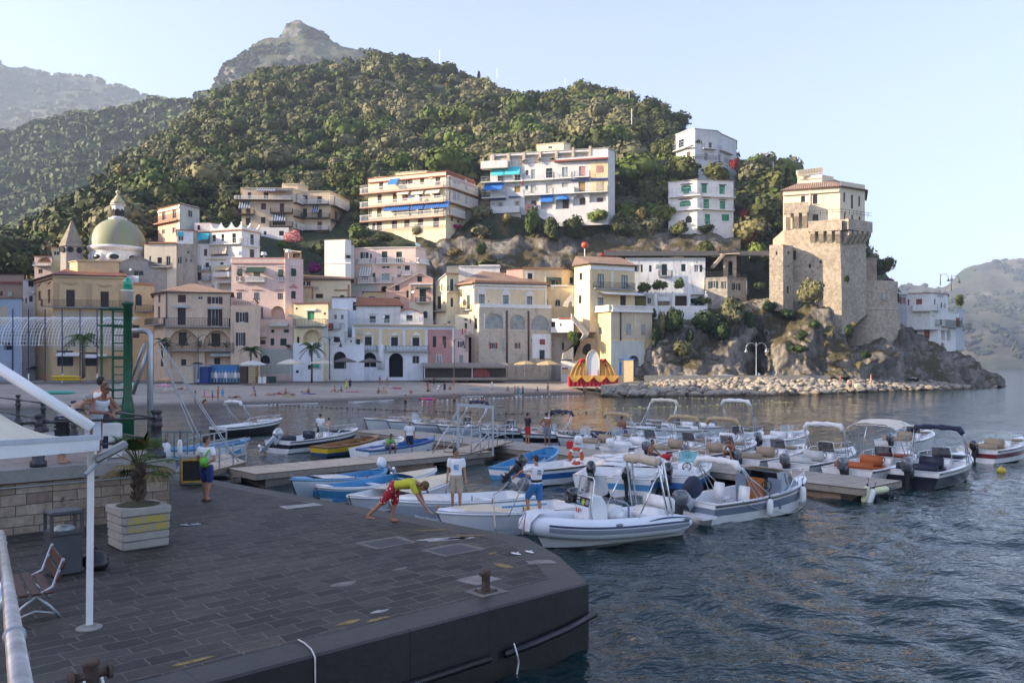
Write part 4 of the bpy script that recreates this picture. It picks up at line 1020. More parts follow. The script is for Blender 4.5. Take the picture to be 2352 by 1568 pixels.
 if roof is None and not tops:
  rm=MB();poly=[L(V((p.x,p.y,zt-.02)))for p in pts+bks[::-1]];rm.poly(poly);rc=.14
  lip=[p for p in pts+bks[::-1]];cen=sum(lip,V())/len(lip)
  outer=[L(p+(V((p.x-cen.x,p.y-cen.y,0)).normalized())*.28)for p in lip]
  if cap is not None:rm.prism(outer,(0,0,rc))
  part('roof',rm,cap or CONC_ROOF)
 elif roof is not None:
  ov=.55;lip=pts+bks[::-1];cen=sum(lip,V())/len(lip);ev=[]
  for p in lip:ev.append(V((p.x,p.y,zt))+V((p.x-cen.x,p.y-cen.y,0)).normalized()*ov*1.2)
  rd=[]
  for(x,y,dy)in roof['ridge']:
   px,py=cp(key,x,y);rd.append(P(px,py,Y0+dy))
  rm=MB()
  for i in range(len(ev)):
   a_,b_=ev[i],ev[(i+1)%len(ev)];near=lambda p:min(range(len(rd)),key=lambda k:(rd[k]-p).xy.length)
   ra_,rb_=near(a_),near(b_);e=(b_-a_);el=e.length
   if el<.1:continue
   e/=el;f=[a_,b_,rd[rb_]]+([rd[ra_]]if ra_!=rb_ else[])
   uv=[((q-a_).dot(e),((q-a_)-e*(q-a_).dot(e)).length)for q in f]
   rm.add([L(q)for q in f],[tuple(range(len(f)))],0,[uv])
  rm.prism([L(q)-V((0,0,.16))for q in ev],(0,0,.15))
  part('roof',rm,roof.get('m')or cap)
 return T_,walls,O
CONC_ROOF=mat('grey_flat_roof',(.3,.28,.26),.9,.2,1)
TILE=rooftile('weathered_clay_tiles',(.22,.14,.10),(.44,.31,.23));TILEO=rooftile('orange_clay_tiles',(.36,.13,.06),(.5,.22,.11));TILER=rooftile('red_brown_tiles',(.19,.06,.04),(.26,.10,.07));TILEB=rooftile('brown_clay_tiles',(.15,.08,.05),(.26,.16,.1))
W_=plaster('white_plaster',(.60,.59,.57),.35);WB=plaster('bluish_white_wall',(.60,.62,.65),.2);CRM=plaster('cream_plaster',(.60,.53,.41),.3);PEACH=plaster('peach_plaster',(.58,.44,.32),.25);PINK=plaster('pink_plaster',(.60,.46,.40),.25)
SALM=plaster('salmon_plaster',(.56,.34,.26),.35);YEL=plaster('yellow_plaster',(.60,.50,.32),.3);PYEL=plaster('pale_yellow_plaster',(.64,.55,.36),.22);OCH=plaster('ochre_plaster',(.55,.40,.22),.25);BEIGE=plaster('beige_plaster',(.54,.43,.30),.25);GREYW=oldwall('weathered_grey_wall',(.42,.39,.35),(.26,.24,.21),(.5,.48,.44))
OLD=oldwall('stained_old_plaster',(.62,.54,.42),(.31,.27,.22),(.66,.53,.34));OLD2=oldwall('peeling_ochre_plaster',(.48,.36,.22),(.28,.23,.19),(.52,.42,.32));BRNW=plaster('brown_side_wall',(.3,.22,.16),.3);BLUEW=plaster('blue_wall',(.30,.37,.46),.25)
TUFA=stonewall('pale_tower_stone',(.37,.315,.245),(.50,.435,.345),2.2);RUB=stonewall('rubble_stone',(.28,.26,.23),(.4,.37,.33),1.6)
bld_('palazzo','ochre yellow palazzo with red tiled roof and a long iron balcony','A',[(410,468,170),(622,418,160),(1476,448,163)],1500,OCH,'band:or 410 470 620 480 .35;band:ye 625 425 1470 445 .35;band:pe 625 500 700 790 .08,1010 510 1080 780 .08,1400 510 1470 780 .08; s:br 448 600 478 710,560 580 592 740; s:dw 776 585 880 785,1180 605 1280 800; ped:pe 745 530 915 500,1150 555 1315 525,540 520 600 495,428 545 480 515; balc:gy:iron 500 710 1478 790 1.2; pan:tan 640 850 1450 1300; d:bk 670 1300 860 1480 .5,1000 1320 1150 1480 .5; awn:wh 690 1320 960 1355 2,1000 1340 1270 1375 2;',depth=14,roof=dict(ridge=[(900,300,6),(1400,330,6)],m=TILER),cat='palazzo')
bld_('attic_block','long plain ochre attic block on top of the red tiled roof','A',[(820,262,168),(910,232,166),(1400,262,167)],330,OCH,'band:ye 912 236 1398 250 .2',depth=5,bury=2,cap=pm('ye'))
bld_('annex','low ochre annex with an arched dark doorway beside the palazzo','A',[(1560,500,161),(1815,505,163)],1500,OCH,'aw:bk 1592 635 1668 770; balc:gy:iron 1585 768 1800 835 1.1; band:or 1562 503 1812 530 .25; s:br 1560 1000 1640 1150; an:bk 1160 1250 1162 1252',depth=10)
bld_('narrow_house','narrow white house with small dark windows left of the yellow palazzo','A',[(270,470,168),(420,440,170)],1480,W_,'s:bk 330 470 388 545; w:gy 345 655 390 728,298 680 318 740; dish 355 595 400 640',depth=9,cap=pm('gy'))
bld_('long_house','brown walled house with a red eave at the far left','A',[(-300,405,172),(285,420,172)],1480,BRNW,'band:rd 0 490 280 512 .3; s:br 0 605 30 655; ac 105 610 150 660',depth=12,cap=TILER)
bld_('blue_house','low house with a sky blue wall and red roof edge at the far left','A',[(-300,690,160),(262,692,160)],1480,BLUEW,'an:bk 40 1200 140 1290; pan:tan 0 780 85 1000',depth=8,cap=pm('rd'))
bld_('hill_house','pink and cream stepped house left of the stone spire','A',[(405,190,192),(612,190,192)],420,PINK,'balc:wh:bar 410 265 600 300; w:wh 450 340 500 395; an:or 440 200 600 268 1',depth=7,cap=TILEO)
bld_('hill_house','tall cream house with flat red roof behind the stone spire','A',[(612,92,196),(1070,72,200)],420,PYEL,'w:wh 630 130 700 180; band:or 612 92 1060 104 .3',depth=8,cap=pm('or'))
def church():
 Yc=182;k=Yc/F;c=P(271,570,Yc);O=V((c.x,c.y,0));T_=thing('church_dome','church dome of green and yellow majolica tiles with a white lantern','dome',tuple(O));z=lambda py:CZ-(py-HY)*k;r=lambda w:w*k/2
 t=NT('majolica_tiles');u=t.node('ShaderNodeTexCoord')
 sx=t.node('ShaderNodeSeparateXYZ');t.link(u.outputs['UV'],sx.inputs[0])
 def dia(n,m_):
  a=t.math('PINGPONG',t.math('MULTIPLY',sx.outputs[0],n),.5);b=t.math('PINGPONG',t.math('MULTIPLY',sx.outputs[1],m_),.5);return t.math('ADD',a,b)
 d=dia(96,22);d2=t.math('PINGPONG',t.math('MULTIPLY',d,2.0),.5)
 cc=t.ramp(d2,[(.12,(.30,.28,.13)),(.2,(.14,.20,.13)),(.36,(.19,.24,.16)),(.42,(.36,.34,.19))])
 rib=t.math('PINGPONG',t.math('MULTIPLY',sx.outputs[0],8),.5);e=dia(96,44);rc=t.ramp(e,[(.3,(.08,.06,.12)),(.42,(.6,.56,.4)),(.6,(.3,.12,.2))])
 cc=t.mix(t.ramp(rib,[(.44,(0,0,0)),(.45,(1,1,1))]),cc,rc);t.col(cc);t.set(Roughness=.6);t.bump(d,.15,.05)
 mb=MB();N=64;K=18;R0=r(122);H=z(503)-z(572);vs=[];fs=[];uv=[]
 for i in range(K+1):
  a=PI/2*i/K;rr=R0*math.cos(a)**.9 if i<K else R0*.02;zz=z(572)+H*math.sin(a)
  for j in range(N+1):vs.append(V((rr*math.cos(2*PI*j/N),rr*math.sin(2*PI*j/N),zz)))
 for i in range(K):
  for j in range(N):
   fs.append((i*(N+1)+j,i*(N+1)+j+1,(i+1)*(N+1)+j+1,(i+1)*(N+1)+j));uv.append([(j/N,i/K),((j+1)/N,i/K),((j+1)/N,(i+1)/K),(j/N,(i+1)/K)])
 mb.add(vs,fs,0,uv);obj('dome_shell',mb,t.mat,T_,smooth=1)
 mb=MB();mb.lathe([(r(118),z(640)),(r(118),z(582)),(r(126),z(578)),(r(130),z(574)),(r(126),z(570)),(r(110),z(568))],(0,0,0),48);obj('drum',mb,W_,T_)
 for a in(-1.9,-1.25,-.6,-2.6):
  mb=MB();mb.ell((r(119)*math.cos(a),r(119)*math.sin(a),z(597)),(.3,1.5,.95),12,8,0,Matrix.Rotation(a,3,'Z'));wn=obj('window',mb,pm('wh'),T_,smooth=1);mb=MB();mb.ell((r(121)*math.cos(a),r(121)*math.sin(a),z(597)),(.3,1.1,.65),12,8,0,Matrix.Rotation(a,3,'Z'));obj('pane',mb,GLASS,wn,smooth=1)
 L_=MB();L_.lathe([(r(42),z(507)),(r(42),z(502)),(r(27),z(500)),(r(27),z(474)),(r(34),z(472)),(r(34),z(470))],(0,0,0),8);lo=obj('lantern',L_,W_,T_)
 for a in(-2.35,-1.57,-.78,0,-3.14):
  mb=MB();w_=Wall(V((0,0,0)),V((1,0,0)));rr=r(26);q=[(-.5,z(498)),(.5,z(498)),(.5,z(486)),(.3,z(483)),(0,z(481)),(-.3,z(483)),(-.5,z(486))];n=V((math.cos(a+.39),math.sin(a+.39),0));s=V((-n.y,n.x,0));mb.prism([n*(rr*.93)+s*u+V((0,0,zz))for u,zz in q],n*.12);obj('lantern_window',mb,DARK,T_)
 mb=MB();mb.lathe([(r(34),z(470)),(r(28),z(463)),(r(16),z(456)),(r(9),z(450)),(r(4),z(447)),(r(9),z(444)),(r(10),z(441)),(r(7),z(438)),(r(1.2),z(436)),(r(1),z(424))],(0,0,0),12);obj('lantern_cap',mb,mat('lantern_tiles',(.4,.37,.2),.4,.3,3),T_,smooth=1)
 Ys=178;k2=Ys/F;z2=lambda py:CZ-(py-HY)*k2;c2=P(165,570,Ys);S_=thing('bell_tower','small octagonal bell tower with a grey pointed stone spire','bell tower',(c2.x,c2.y,0))
 mb=MB();mb.lathe([(27.5*k2,z2(568)),(26*k2,z2(563)),(12*k2,z2(532)),(2.5*k2,z2(509)),(2.2*k2,z2(507))],(0,0,0),8);obj('spire',mb,mat('grey_spire_stone',(.27,.23,.18),.9,.25,1.2,bump=.4),S_)
 mb=MB();mb.lathe([(24*k2,z2(640)),(24*k2,z2(569)),(27*k2,z2(567)),(27*k2,z2(565))],(0,0,0),8);obj('drum',mb,GREYW,S_)
 for a in(-2.0,-1.2,-2.8,-.4):
  mb=MB();n=V((math.cos(a),math.sin(a),0));mb.tube([n*22*k2+V((0,0,z2(576))),n*24.6*k2+V((0,0,z2(576)))],.62,14);obj('round_window',mb,DARK,S_)
church()
bld_('church_nave','grey weathered gable end of the church below the dome','A',[(1400,262,172),(1965,345,174)],1480,GREYW,'w:gy 1570 360 1690 420; ac 1405 320 1450 362; dish 1515 335 1560 385',depth=8,tops={0:[(1400,262),(1630,188),(1965,345)]},cap=GREYW,cat='church')
bld_('side_house','white washing house with an orange chimney beside the green lantern','A',[(1470,420,166),(1630,435,166)],500,WB,'',depth=4,bury=3)
bld_('town_house','cream house with black balcony windows beside the dome','B',[(-60,860,174),(320,850,174)],1300,CRM,'s:dg 0 1005 20 1060; s:bk 95 1020 148 1088; w:wh 195 1005 248 1115; balc:gy:iron 20 1085 265 1135; band:or 0 840 318 855 .3',depth=9,cap=TILEO)
bld_('town_house','tall white house with a small turquoise blind on its top floor','B',[(322,700,175),(520,690,176),(560,705,177)],1400,GREYW,'w:wh 340 760 404 825; awn:tq 335 722 404 762 .3; w:wh 330 1010 385 1100; w:gy 443 948 468 976; aw:wh 420 1020 445 1080,480 1030 500 1075; pan:wh 325 705 515 860',depth=8,cap=pm('rd'))
bld_('town_house','white flat roofed house with two turquoise awnings over its terrace','B',[(560,720,178),(720,705,178),(1085,690,176),(1298,718,180)],1400,W_,'n:wall 568 726 715 862 1.5;awn:tq 570 735 635 815 1.0,636 735 712 808 1.2; w:bk 742 755 782 832,848 748 880 830,976 738 1018 850,1188 750 1228 870; balc:wh:bar 712 800 1080 862 .6; balc:wh:bar 1085 805 1285 885 .6; s:br 642 922 680 1002; awn:cr:tan 712 862 812 978 .8,818 860 924 970 .8; n:bk 730 985 925 1000 1; s:br 1182 925 1235 1030; band:cr 560 1035 900 1050 .3; s:dg 833 1075 872 1105; w:br 660 1080 700 1135; balc:gy:iron 595 1120 725 1175; d:bk 566 1195 612 1290; balc:gy:iron 615 1245 730 1290; awn:ye 780 1115 970 1165 1.3; balc:ye:solid 780 1195 968 1250; w:wh 736 1340 760 1380; n:tan 800 1320 960 1400 1; cloth:gn 612 1125 638 1165;cloth:wh 640 1120 662 1160',depth=10,cap=pm('or'))
mb=MB();W0=Wall(P(*cp('B',720,705),178),P(*cp('B',1085,690),176));W1=Wall(P(*cp('B',1085,690),176),P(*cp('B',1298,718),180));T_=thing('roof_parapet','white scalloped parapet on the roof above the turquoise awnings','parapet',tuple(W0.p(0,W0.A.z)));O_=V(T_.location)
for W__,n_ in((W0,3),(W1,2)):
 up=[];z0=W0.A.z
 for i in range(n_*10+1):
  f=(i%10)/10;h=.35+(1.25*abs(2*f-1)**2.2);up.append((W__.L*i/(n_*10),z0+h))
 mb.prism([W__.p(0,z0)-O_]+[W__.p(u,z)-O_ for u,z in up][::1]+[W__.p(W__.L,z0)-O_],-W__.n*.3)
obj('scallops',mb,W_,T_,fixn=1)
bld_('roof_cabin','small white cabin with a dark door on the terrace roof','B',[(530,615,184),(720,608,184),(830,655,186)],705,W_,'d:bk 563 640 598 700',depth=4,bury=1)
bld_('salmon_house','salmon house with a rusty balcony and a grey side wall on the hillside','B',[(102,452,196),(362,398,190),(590,425,196)],745,SALM,'w:wh 150 488 188 580,272 462 315 560,148 692 185 745,272 665 310 735; balc:or:rust 85 530 358 605 .9; pan:gg 366 405 588 740; w:gy 452 468 500 545; band:cr 104 452 360 470 .25; band:cr 345 400 360 740 .12',depth=9,cap=TILEO)  # grey panel on the right wall paints that side's shade into the colour
bld_('apartment_block','beige apartment block with striped awnings beside the pink oleander','B',[(1085,205,206),(1690,212),(1800,250),(2126,246),(2361,368)],700,BEIGE,'s:br 1158 255 1198 325; n:bk 1345 250 1400 330 .8; awn:gg:db 1275 212 1500 250 1.8,1500 225 1675 242 1.8; awn:gg:db 1062 362 1192 445 1.1,1448 508 1608 590 1.1,1915 408 2005 488 1.1; s:br 1312 385 1372 458,1533 385 1585 490,1138 445 1190 505,1133 555 1190 640,1312 545 1365 618; balc:br:white 1010 308 1690 350 1.3; balc:br:white 1690 300 1800 390 1.0,1800 352 2125 400 1.2,2126 352 2360 460 1.2; balc:br:iron 1002 465 1240 515 1.2;balc:br:iron 1430 450 1688 498 1.2; balc:br:iron 1690 480 1800 550 1.0; balc:br:iron 1800 510 2125 560 1.2,2126 512 2360 620 1.2; balc:br:iron 1425 608 1688 660 1.2; balc:br:white 1690 630 1800 700 1.0;balc:br:white 1800 655 2125 705 1.2; n:bk 1445 590 1600 640 .8; w:br 1735 270 1760 340; s:bk 1805 290 1860 390,1805 445 1855 545; s:br 1975 300 2030 395,1975 455 2030 555,1975 600 2030 700,2180 330 2215 420,2260 370 2290 450,2180 480 2215 580,2260 520 2290 600; ac 1198 525 1235 560',depth=12,cap=pm('cr'),cat='apartment block')
bld_('lower_storey','plain white lower storey with small dark windows under the striped awnings','B',[(1290,668,205),(1640,668,205)],870,W_,'w:bk 1345 712 1378 755,1525 708 1582 765',depth=4,bury=6)
bld_('roof_cabin','small pale cabin on the roof of the striped awning block','B',[(1570,160,210),(1740,155,210),(1860,215,213)],240,BEIGE,'',depth=5,bury=1,cap=pm('cr'))
bld_('hotel','cream apartment block with blue awnings and long wrapped balconies','F',[(300,262,208),(1365,190,200),(1765,318,212)],975,PYEL,'s:br 448 300 505 410; awn:bl 600 258 728 345 1.5; ws:br 772 255 905 345; s:br 1010 250 1070 335,1225 235 1292 345,1462 260 1515 325,1528 262 1562 340,1636 310 1668 420; balc:or:white 208 355 1364 430 1.2; balc:or:white 1366 300 1764 440 1.2; s:br 425 475 482 595,635 460 695 580,765 478 840 560,962 470 1035 555,1205 458 1290 520,1462 448 1512 550,1528 452 1558 555,1636 495 1668 610; awn:cr:wh 718 418 880 475 1.2,915 405 1075 475 1.2,1108 390 1300 460 1.2; balc:or:white 208 550 1364 625 1.2;balc:or:white 1366 490 1764 640 1.2; cloth:wh 975 498 1030 570; cloth:bl 905 505 940 530; s:br 418 660 480 785; awn:bl:db 540 615 705 705 1.3,702 605 885 695 1.3,912 592 1082 682 1.3,1104 580 1308 665 1.3,1284 572 1435 652 1.3; s:bk 660 700 685 770,860 690 890 765,985 680 1050 745,1205 660 1265 735; balc:or:white 205 735 1364 820 1.2; balc:or:white 1366 690 1590 790 1.2; w:wh 245 660 345 790; s:br 412 840 485 972,620 825 695 945,790 815 868 930,978 802 1055 905,1192 790 1272 925; s:db 350 872 395 960; rail:wh 300 890 1340 960 .9; s:br 1632 680 1660 770; w:gy 1435 780 1470 845,1525 830 1555 870; ac 1140 218 1190 255,1610 270 1640 308; band:rd 302 262 1362 275 .4; band:rd 1368 205 1760 320 .01',depth=13,cap=pm('rd'),cat='apartment block')
bld_('roof_terrace','low cream roof terrace with posts on the blue awning block','F',[(378,238,209),(960,185,206)],262,PYEL,'rail:bk 395 165 580 228,580 155 740 205',depth=6,bury=.5)
bld_('roof_cabin','cream gabled roof cabin behind the railing of the blue awning block','F',[(680,180,211),(1100,100,209),(1250,165,211)],240,PYEL,'',depth=4,bury=1,cap=pm('cr'))
WHB=plaster('cool_white_plaster',(.49,.49,.49),.4)
bld_('apartment_block','large white apartment block of four storeys with blue blinds','G',[(255,352,207),(2180,240,200.5),(2290,300)],1300,WHB,'n:wall 320 365 525 478 1.2; s:tan 425 408 525 468; n:wall 575 360 780 528 1.2;n:wall 830 345 1040 498 1.2;n:wall 1090 330 1310 468 1.2; n:wall 1355 315 1585 405 1.2; n:wall 1630 300 1860 385 1.2; pad:tan 690 385 775 525 1.2,950 362 1030 495 1.2,1205 345 1305 465 1.2,1468 328 1570 400 1.2,1742 312 1845 382 1.2; band:tan 278 350 318 480 .15,528 330 570 520 .15,783 310 822 450 .15,1042 295 1085 430 .15,1316 260 1355 400 .15,1588 230 1626 390 .15,1866 210 1905 360 .15; balc:tan:solid 125 470 560 585 1.6; rail:gy 575 445 780 525 .1,815 415 1040 498 .1,1085 400 1310 475 .1; awn:tq 283 570 485 690 1.1,502 545 745 675 1.1; awn:bl 165 815 470 935 1.6; s:bk 375 690 465 790,655 670 745 765; ow:bk 828 598 880 682; w:wh:l 918 590 992 745,1425 552 1530 715;w:bk 1165 572 1270 725; s:pk 1703 540 1808 700,1985 530 2092 640; pan:ye 1890 480 2178 735; balc:wh:bar 120 725 470 810 1.5; balc:wh:bar 475 700 800 795 1.2; balc:wh:bar 805 650 1295 770 1.1; balc:wh:bar 1296 640 1590 745 1.1; balc:wh:bar 1630 622 1885 720 1.1; band:db 1585 755 1868 778 .5,1895 738 2175 765 .5; s:ol 650 858 745 962,1698 792 1805 955; s:gg 915 835 992 980,1165 820 1270 980,1425 800 1530 950; s:tan 1985 785 2092 940; pan:ye 1890 768 2178 960; ow:tq 822 845 878 930; ac 540 805 600 855,262 1115 315 1155; balc:wh:bar 130 965 515 1060 1.4; balc:wh:bar 805 915 1290 1010 1.1; balc:wh:solid 1250 895 1640 990 1.0; balc:wh:bar 1640 880 2180 965 1.0; band:db 262 1065 505 1095 .5,562 1030 748 1050 .5; ws:tan 372 1120 465 1285,648 1100 742 1260; balc:wh:solid 122 1215 752 1310 1.6; n:wall 815 1030 1045 1215 1.1; pad:dw 910 1085 990 1160 1.1; n:wall 1080 1012 1285 1235 1.1; awn:bl 1080 1008 1280 1115 .6; an:wall 1325 1015 1550 1235 1.1; dome_awn:bl 1330 1015 1545 1085; an:wall 1600 1000 1815 1180 1.1; pad:dw 1425 1070 1525 1215 1.1,1705 1040 1800 1150 1.1; n:wall 1875 975 2140 1125 1.1; pad:dw 1990 1040 2090 1120 1.1; cloth:rd 785 800 815 860; cloth:pk 840 1165 985 1290; pot:gn 1035 410 1110 490,1245 410 1310 470,780 450 845 520',depth=14,cap=pm('gy'),cat='apartment block')
bld_('roof_room','ochre roof room with a flat slab on the big white block','G',[(1020,190,212),(1450,140,210),(1560,220,212)],300,PYEL,'w:gy 1200 215 1270 248',depth=4,bury=2,cap=pm('cr'))
bld_('tiled_canopy','red tiled canopy ledge over the right half of the white block','G',[(1300,440,202.6),(2180,375,199.4)],465,pm('rd'),'',depth=1.2,bury=0)
T_,_,_=bld_('concrete_block','tall bare concrete support block under the white apartment block','G',[(258,1312,206),(760,1290,204)],1700,mat('bare_concrete',(.34,.31,.27),.9,.12,.8,bump=.2),'',depth=6,bury=8,cat='retaining wall')
bld_('green_shutter_house','white three storey house with bright green shutters','I',[(165,800,206),(550,768,203),(1035,795,205)],1345,W_,'sw:gn 335 835 475 918; s:gn 368 918 440 948,606 820 680 940,847 835 920 955; balc:wh:bar 170 885 600 985 .9; balc:wh:bar 600 880 1045 995 .9; sw:gn 315 1045 468 1118; s:gn 634 1020 710 1148,852 1045 926 1158; balc:wh:bar 165 1090 600 1168 .8; balc:wh:bar 600 1085 1035 1165 .8; as:bk 393 1245 480 1338; s:gn 652 1220 724 1350,880 1225 978 1312; band:br 330 818 480 826 .3,305 1015 470 1025 .3,600 812 690 820 .3,838 828 936 836 .3,620 998 720 1006 .3,840 1028 936 1036 .3; rail:gy 480 1292 780 1340 .7',depth=10,cap=pm('tan'))
bld_('villa','white hillside villa with stepped balconies at the top of the slope','I',[(268,165,232),(410,160,228),(520,182,226),(815,235,228),(865,250,231),(1075,365,238)],640,WHB,'w:dg 300 225 375 330; balc:wh:bar 265 265 515 345 1.2; w:or 545 228 595 280; s:gn 523 242 545 272,596 250 615 282; w:or 702 262 748 340; balc:wh:bar 615 285 790 355 1.2; s:br 412 388 462 495; w:pk:l 646 405 692 505,834 432 878 525; rail:bk 465 445 830 500 .8; rail:wh 560 110 815 180 .1; balc:wh:solid 830 340 1000 400 1.2; rail:bk 880 490 1000 560 .8',depth=10,cap=WHB,cat='villa')
bld_('pink_palazzo','pink palazzo with dark green awnings and white balustrades','B',[(965,1035,160),(1592,1035,160),(1595,1020,159.5),(1810,1028,161)],2060,PINK,'w:br 1038 1150 1092 1245; balc:wh:white 1030 1245 1098 1300 .35; awn:dg 1036 1152 1096 1215 .5; w:br:l 1225 1195 1305 1255; awn:dg 1152 1132 1370 1195 1.3; bal 1145 1250 1370 1312 .9; w:br 1520 1160 1576 1250; bal 1516 1252 1578 1305 .3; awn:dg 1518 1162 1576 1225 .5; w:br 1668 1150 1720 1240; bal 1662 1245 1724 1295 .3; awn:dg 1666 1150 1722 1215 .5; band:wh 1015 1120 1110 1128 .15,1500 1120 1590 1128 .15,1645 1110 1745 1118 .15; w:br:l 1028 1432 1090 1505,1232 1435 1296 1508,1508 1440 1572 1512; band:pk 1010 1396 1110 1404 .15,1205 1396 1312 1404 .15,1490 1400 1590 1408 .15; w:br 1668 1415 1722 1505; ped:pk 1640 1330 1745 1375; band:pk 968 1085 1590 1097 .15; an:wall 1425 1590 1588 1745 1.5; an:wall 1310 1600 1338 1740 1.0; balc:wh:bar 1345 1720 1590 1750 .1; w:wh 1305 1950 1390 1970; pan:pk 968 1020 1595 1035',depth=10,back=None)
bld_('roof_shed','brown pergola shed on the roof terrace of the pink palazzo','B',[(1585,925,164),(1790,960,163)],1030,pm('br'),'n:ol 1690 970 1770 1020 .6',depth=3,bury=.5,tops={0:[(1585,925),(1790,958)]},cap=pm('cr'))
for i,(x,y)in enumerate(((1062,985),(1348,992),(1638,960))):
 px,py=cp('B',x,y);p=P(px,py,160.5);T_=thing('roof_lamp',['white shaded lamp beside the leafy bush on the pink roof terrace','white shaded lamp in the middle of the pink roof terrace','white shaded lamp beside the brown shed on the pink roof'][i],'lamp',(p.x,p.y,p.z-2.2));mb=MB();mb.tube([(0,0,0),(0,0,2.3)],.05,6);obj('pole',mb,WHITE,T_);mb=MB();mb.lathe([(.62,2.2),(.45,2.75),(.1,2.8)],(0,0,0),12);obj('shade',mb,WHITE,T_)
bld_('seafront_house','peach seafront house with arched loggias and a clay tile hip roof','C',[(55,190,152),(182,178,148),(960,212,150)],1140,PEACH,'s:br 105 205 130 295,100 340 126 480; s:br 334 205 430 295; ow:wh 568 222 632 262; ws:br 684 228 860 312; awn:gg 292 326 472 344 .5,684 345 860 362 .5; s:dw 332 345 428 558; ws:dw 686 365 858 570; balc:gy:iron 20 485 182 555 1.2; balc:gy:iron 184 480 950 578 1.2; an:wall 232 612 568 850 1.3; an:wall 640 624 948 850 1.3; pad:dw 328 642 422 800 1.3,716 654 820 810 1.3; balc:gy:plant 178 775 1008 855 1.1; pot:gn 330 700 460 830,720 690 850 830,200 760 240 840,560 740 640 835,880 760 960 840; n:wall 245 870 560 1080 1.0; n:wall 650 872 965 1080 1.0; pad:bk 362 960 420 1040 1.0,752 945 822 1060 1.0; awn:gg 722 880 955 912 .7; pipe:dw 200 180 212 490; pipe:dw 952 215 960 480; band:pk 182 575 950 590 .06',depth=9,roof=dict(ridge=[(470,75,8),(540,75,8)],m=TILE))
bld_('house_wing','peach lower wing with shuttered windows and an iron terrace rail','C',[(955,330,149.3),(1302,345,150)],1140,PEACH,'ws:dw 1018 408 1164 528,1018 648 1130 805; pipe:tan 985 540 992 900; rail:bk 985 285 1195 330 .1; pot:gn 1225 255 1310 330; pan:pk 958 250 960 252',depth=7)
bld_('middle_house','narrow pink house with green shutters between the peach and white houses','C',[(1300,500,155),(1420,505,155),(1690,510,155)],1200,PINK,'awn:gg 1425 535 1640 568 1.0; w:dg 1432 614 1468 650,1580 610 1640 648; s:dg 1424 716 1468 798,1538 718 1614 800; s:br 1302 738 1365 785; balc:tan:solid 1302 650 1388 695 .8; dish 1338 625 1382 672; pan:gg 1302 840 1690 1130; an:bk 1312 915 1505 1010 .6; ac 1635 435 1680 468; pot:or 1615 790 1680 845',depth=8)
bld_('cream_house','small cream house with a green shutter, arch and grey balcony rail','D',[(2,935,154),(410,942,153)],2200,PYEL,'s:gn 165 1028 246 1125; band:wh 148 995 272 1020 .3; s:dw 28 980 50 1004,358 1040 382 1066; balc:gg:iron 22 1120 400 1192 1.0; an:wall 112 1240 332 1400 1.3; an:bk 40 1322 72 1398 .3; pan:gg 345 1215 402 1400 .3; band:gg 8 1208 404 1222 .15',depth=8,cap=pm('rd'))
bld_('ground_floor','blue white ground floor wall with arched cellar door under the cream house','C',[(1690,770,152),(2050,770,152)],1150,WB,'s:bk 1865 1028 1900 1080,1720 1092 1758 1122; awn:gn 1920 1000 2005 1045 .6',depth=5)
bld_('white_house','white stair house with a red cloth and a dark doorway','D',[(405,1000,158),(640,1040,158)],1460,WB,'w:wh 480 1062 510 1120,560 1066 590 1120; n:bk 405 1170 470 1250 .8; cloth:rd 425 1170 475 1225; s:bk 475 1328 546 1405; balc:gy:bar 400 1170 560 1228 .8; rail:gy 560 1170 600 1240; pan:gg 600 1255 640 1400',depth=6,cap=W_)
bld_('white_house','blank white house wall below the yellow house with brown tiles','D',[(452,858,164),(740,872,164)],1300,WB,'s:bk 700 915 738 1015; band:dw 452 855 740 866 .2',depth=6)
bld_('yellow_house','yellow house with long brown tiled roof below the tall white wall','D',[(62,650,168),(240,655,168),(676,705,168)],900,PYEL,'band:or 62 735 235 752 .12,62 752 78 880 .1,218 752 236 880 .1,640 708 660 870 .1,485 770 660 785 .15; w:gy 80 670 140 725,150 668 205 728; ac 245 732 292 768; s:dw 262 820 348 872,550 835 600 870; pan:ye 80 760 215 870',depth=6,roof=dict(ridge=[(110,595,5),(665,625,5)],m=TILEB))
bld_('tall_white_wall','tall blank white house wall beside the pink house with green shutters','D',[(366,190,176),(612,195,175),(680,300,176)],880,W_,'s:bk 618 365 676 405; band:wh 368 455 676 466 .08; pipe:wh 604 200 612 420',depth=7,bury=8)
bld_('roof_hut','small white hut with an orange tile top behind the tall white wall','D',[(608,245,179),(716,250,179)],420,W_,'w:bk 615 255 658 290',depth=4,cap=TILEO)
bld_('pink_house','large pink house with dark green shutters and white railings','D',[(682,290,182),(930,285,181),(975,283,181),(1438,280,180),(1565,330,184)],860,PINK,'s:dg 788 330 822 412,850 330 884 412,902 348 922 412; w:wh 822 332 850 410; balc:wh:white 770 412 922 462 .9; s:dg 1040 322 1106 455,1210 325 1278 455; balc:wh:white 978 402 1300 462 .9; balc:wh:white 1438 418 1565 465 .9; awn:gg:wh 775 508 920 608 .8; n:bk 790 600 880 650 .5; w:bk 930 575 965 640; w:wh 1038 490 1134 522,1220 492 1266 526; w:tq:l 1040 582 1132 660; balc:wh:white 765 635 975 695 .9; balc:wh:bar 976 628 1180 690 .9; s:bk 1310 488 1368 555; balc:wh:white 1280 552 1405 600 .9; w:wh 1222 590 1262 632; dish 955 625 990 665; an:bk 1030 728 1105 800; band:wh 684 466 1436 476 .15; pan:gg 684 700 970 800; dish 1422 230 1462 275',depth=9,cap=W_,bury=8)
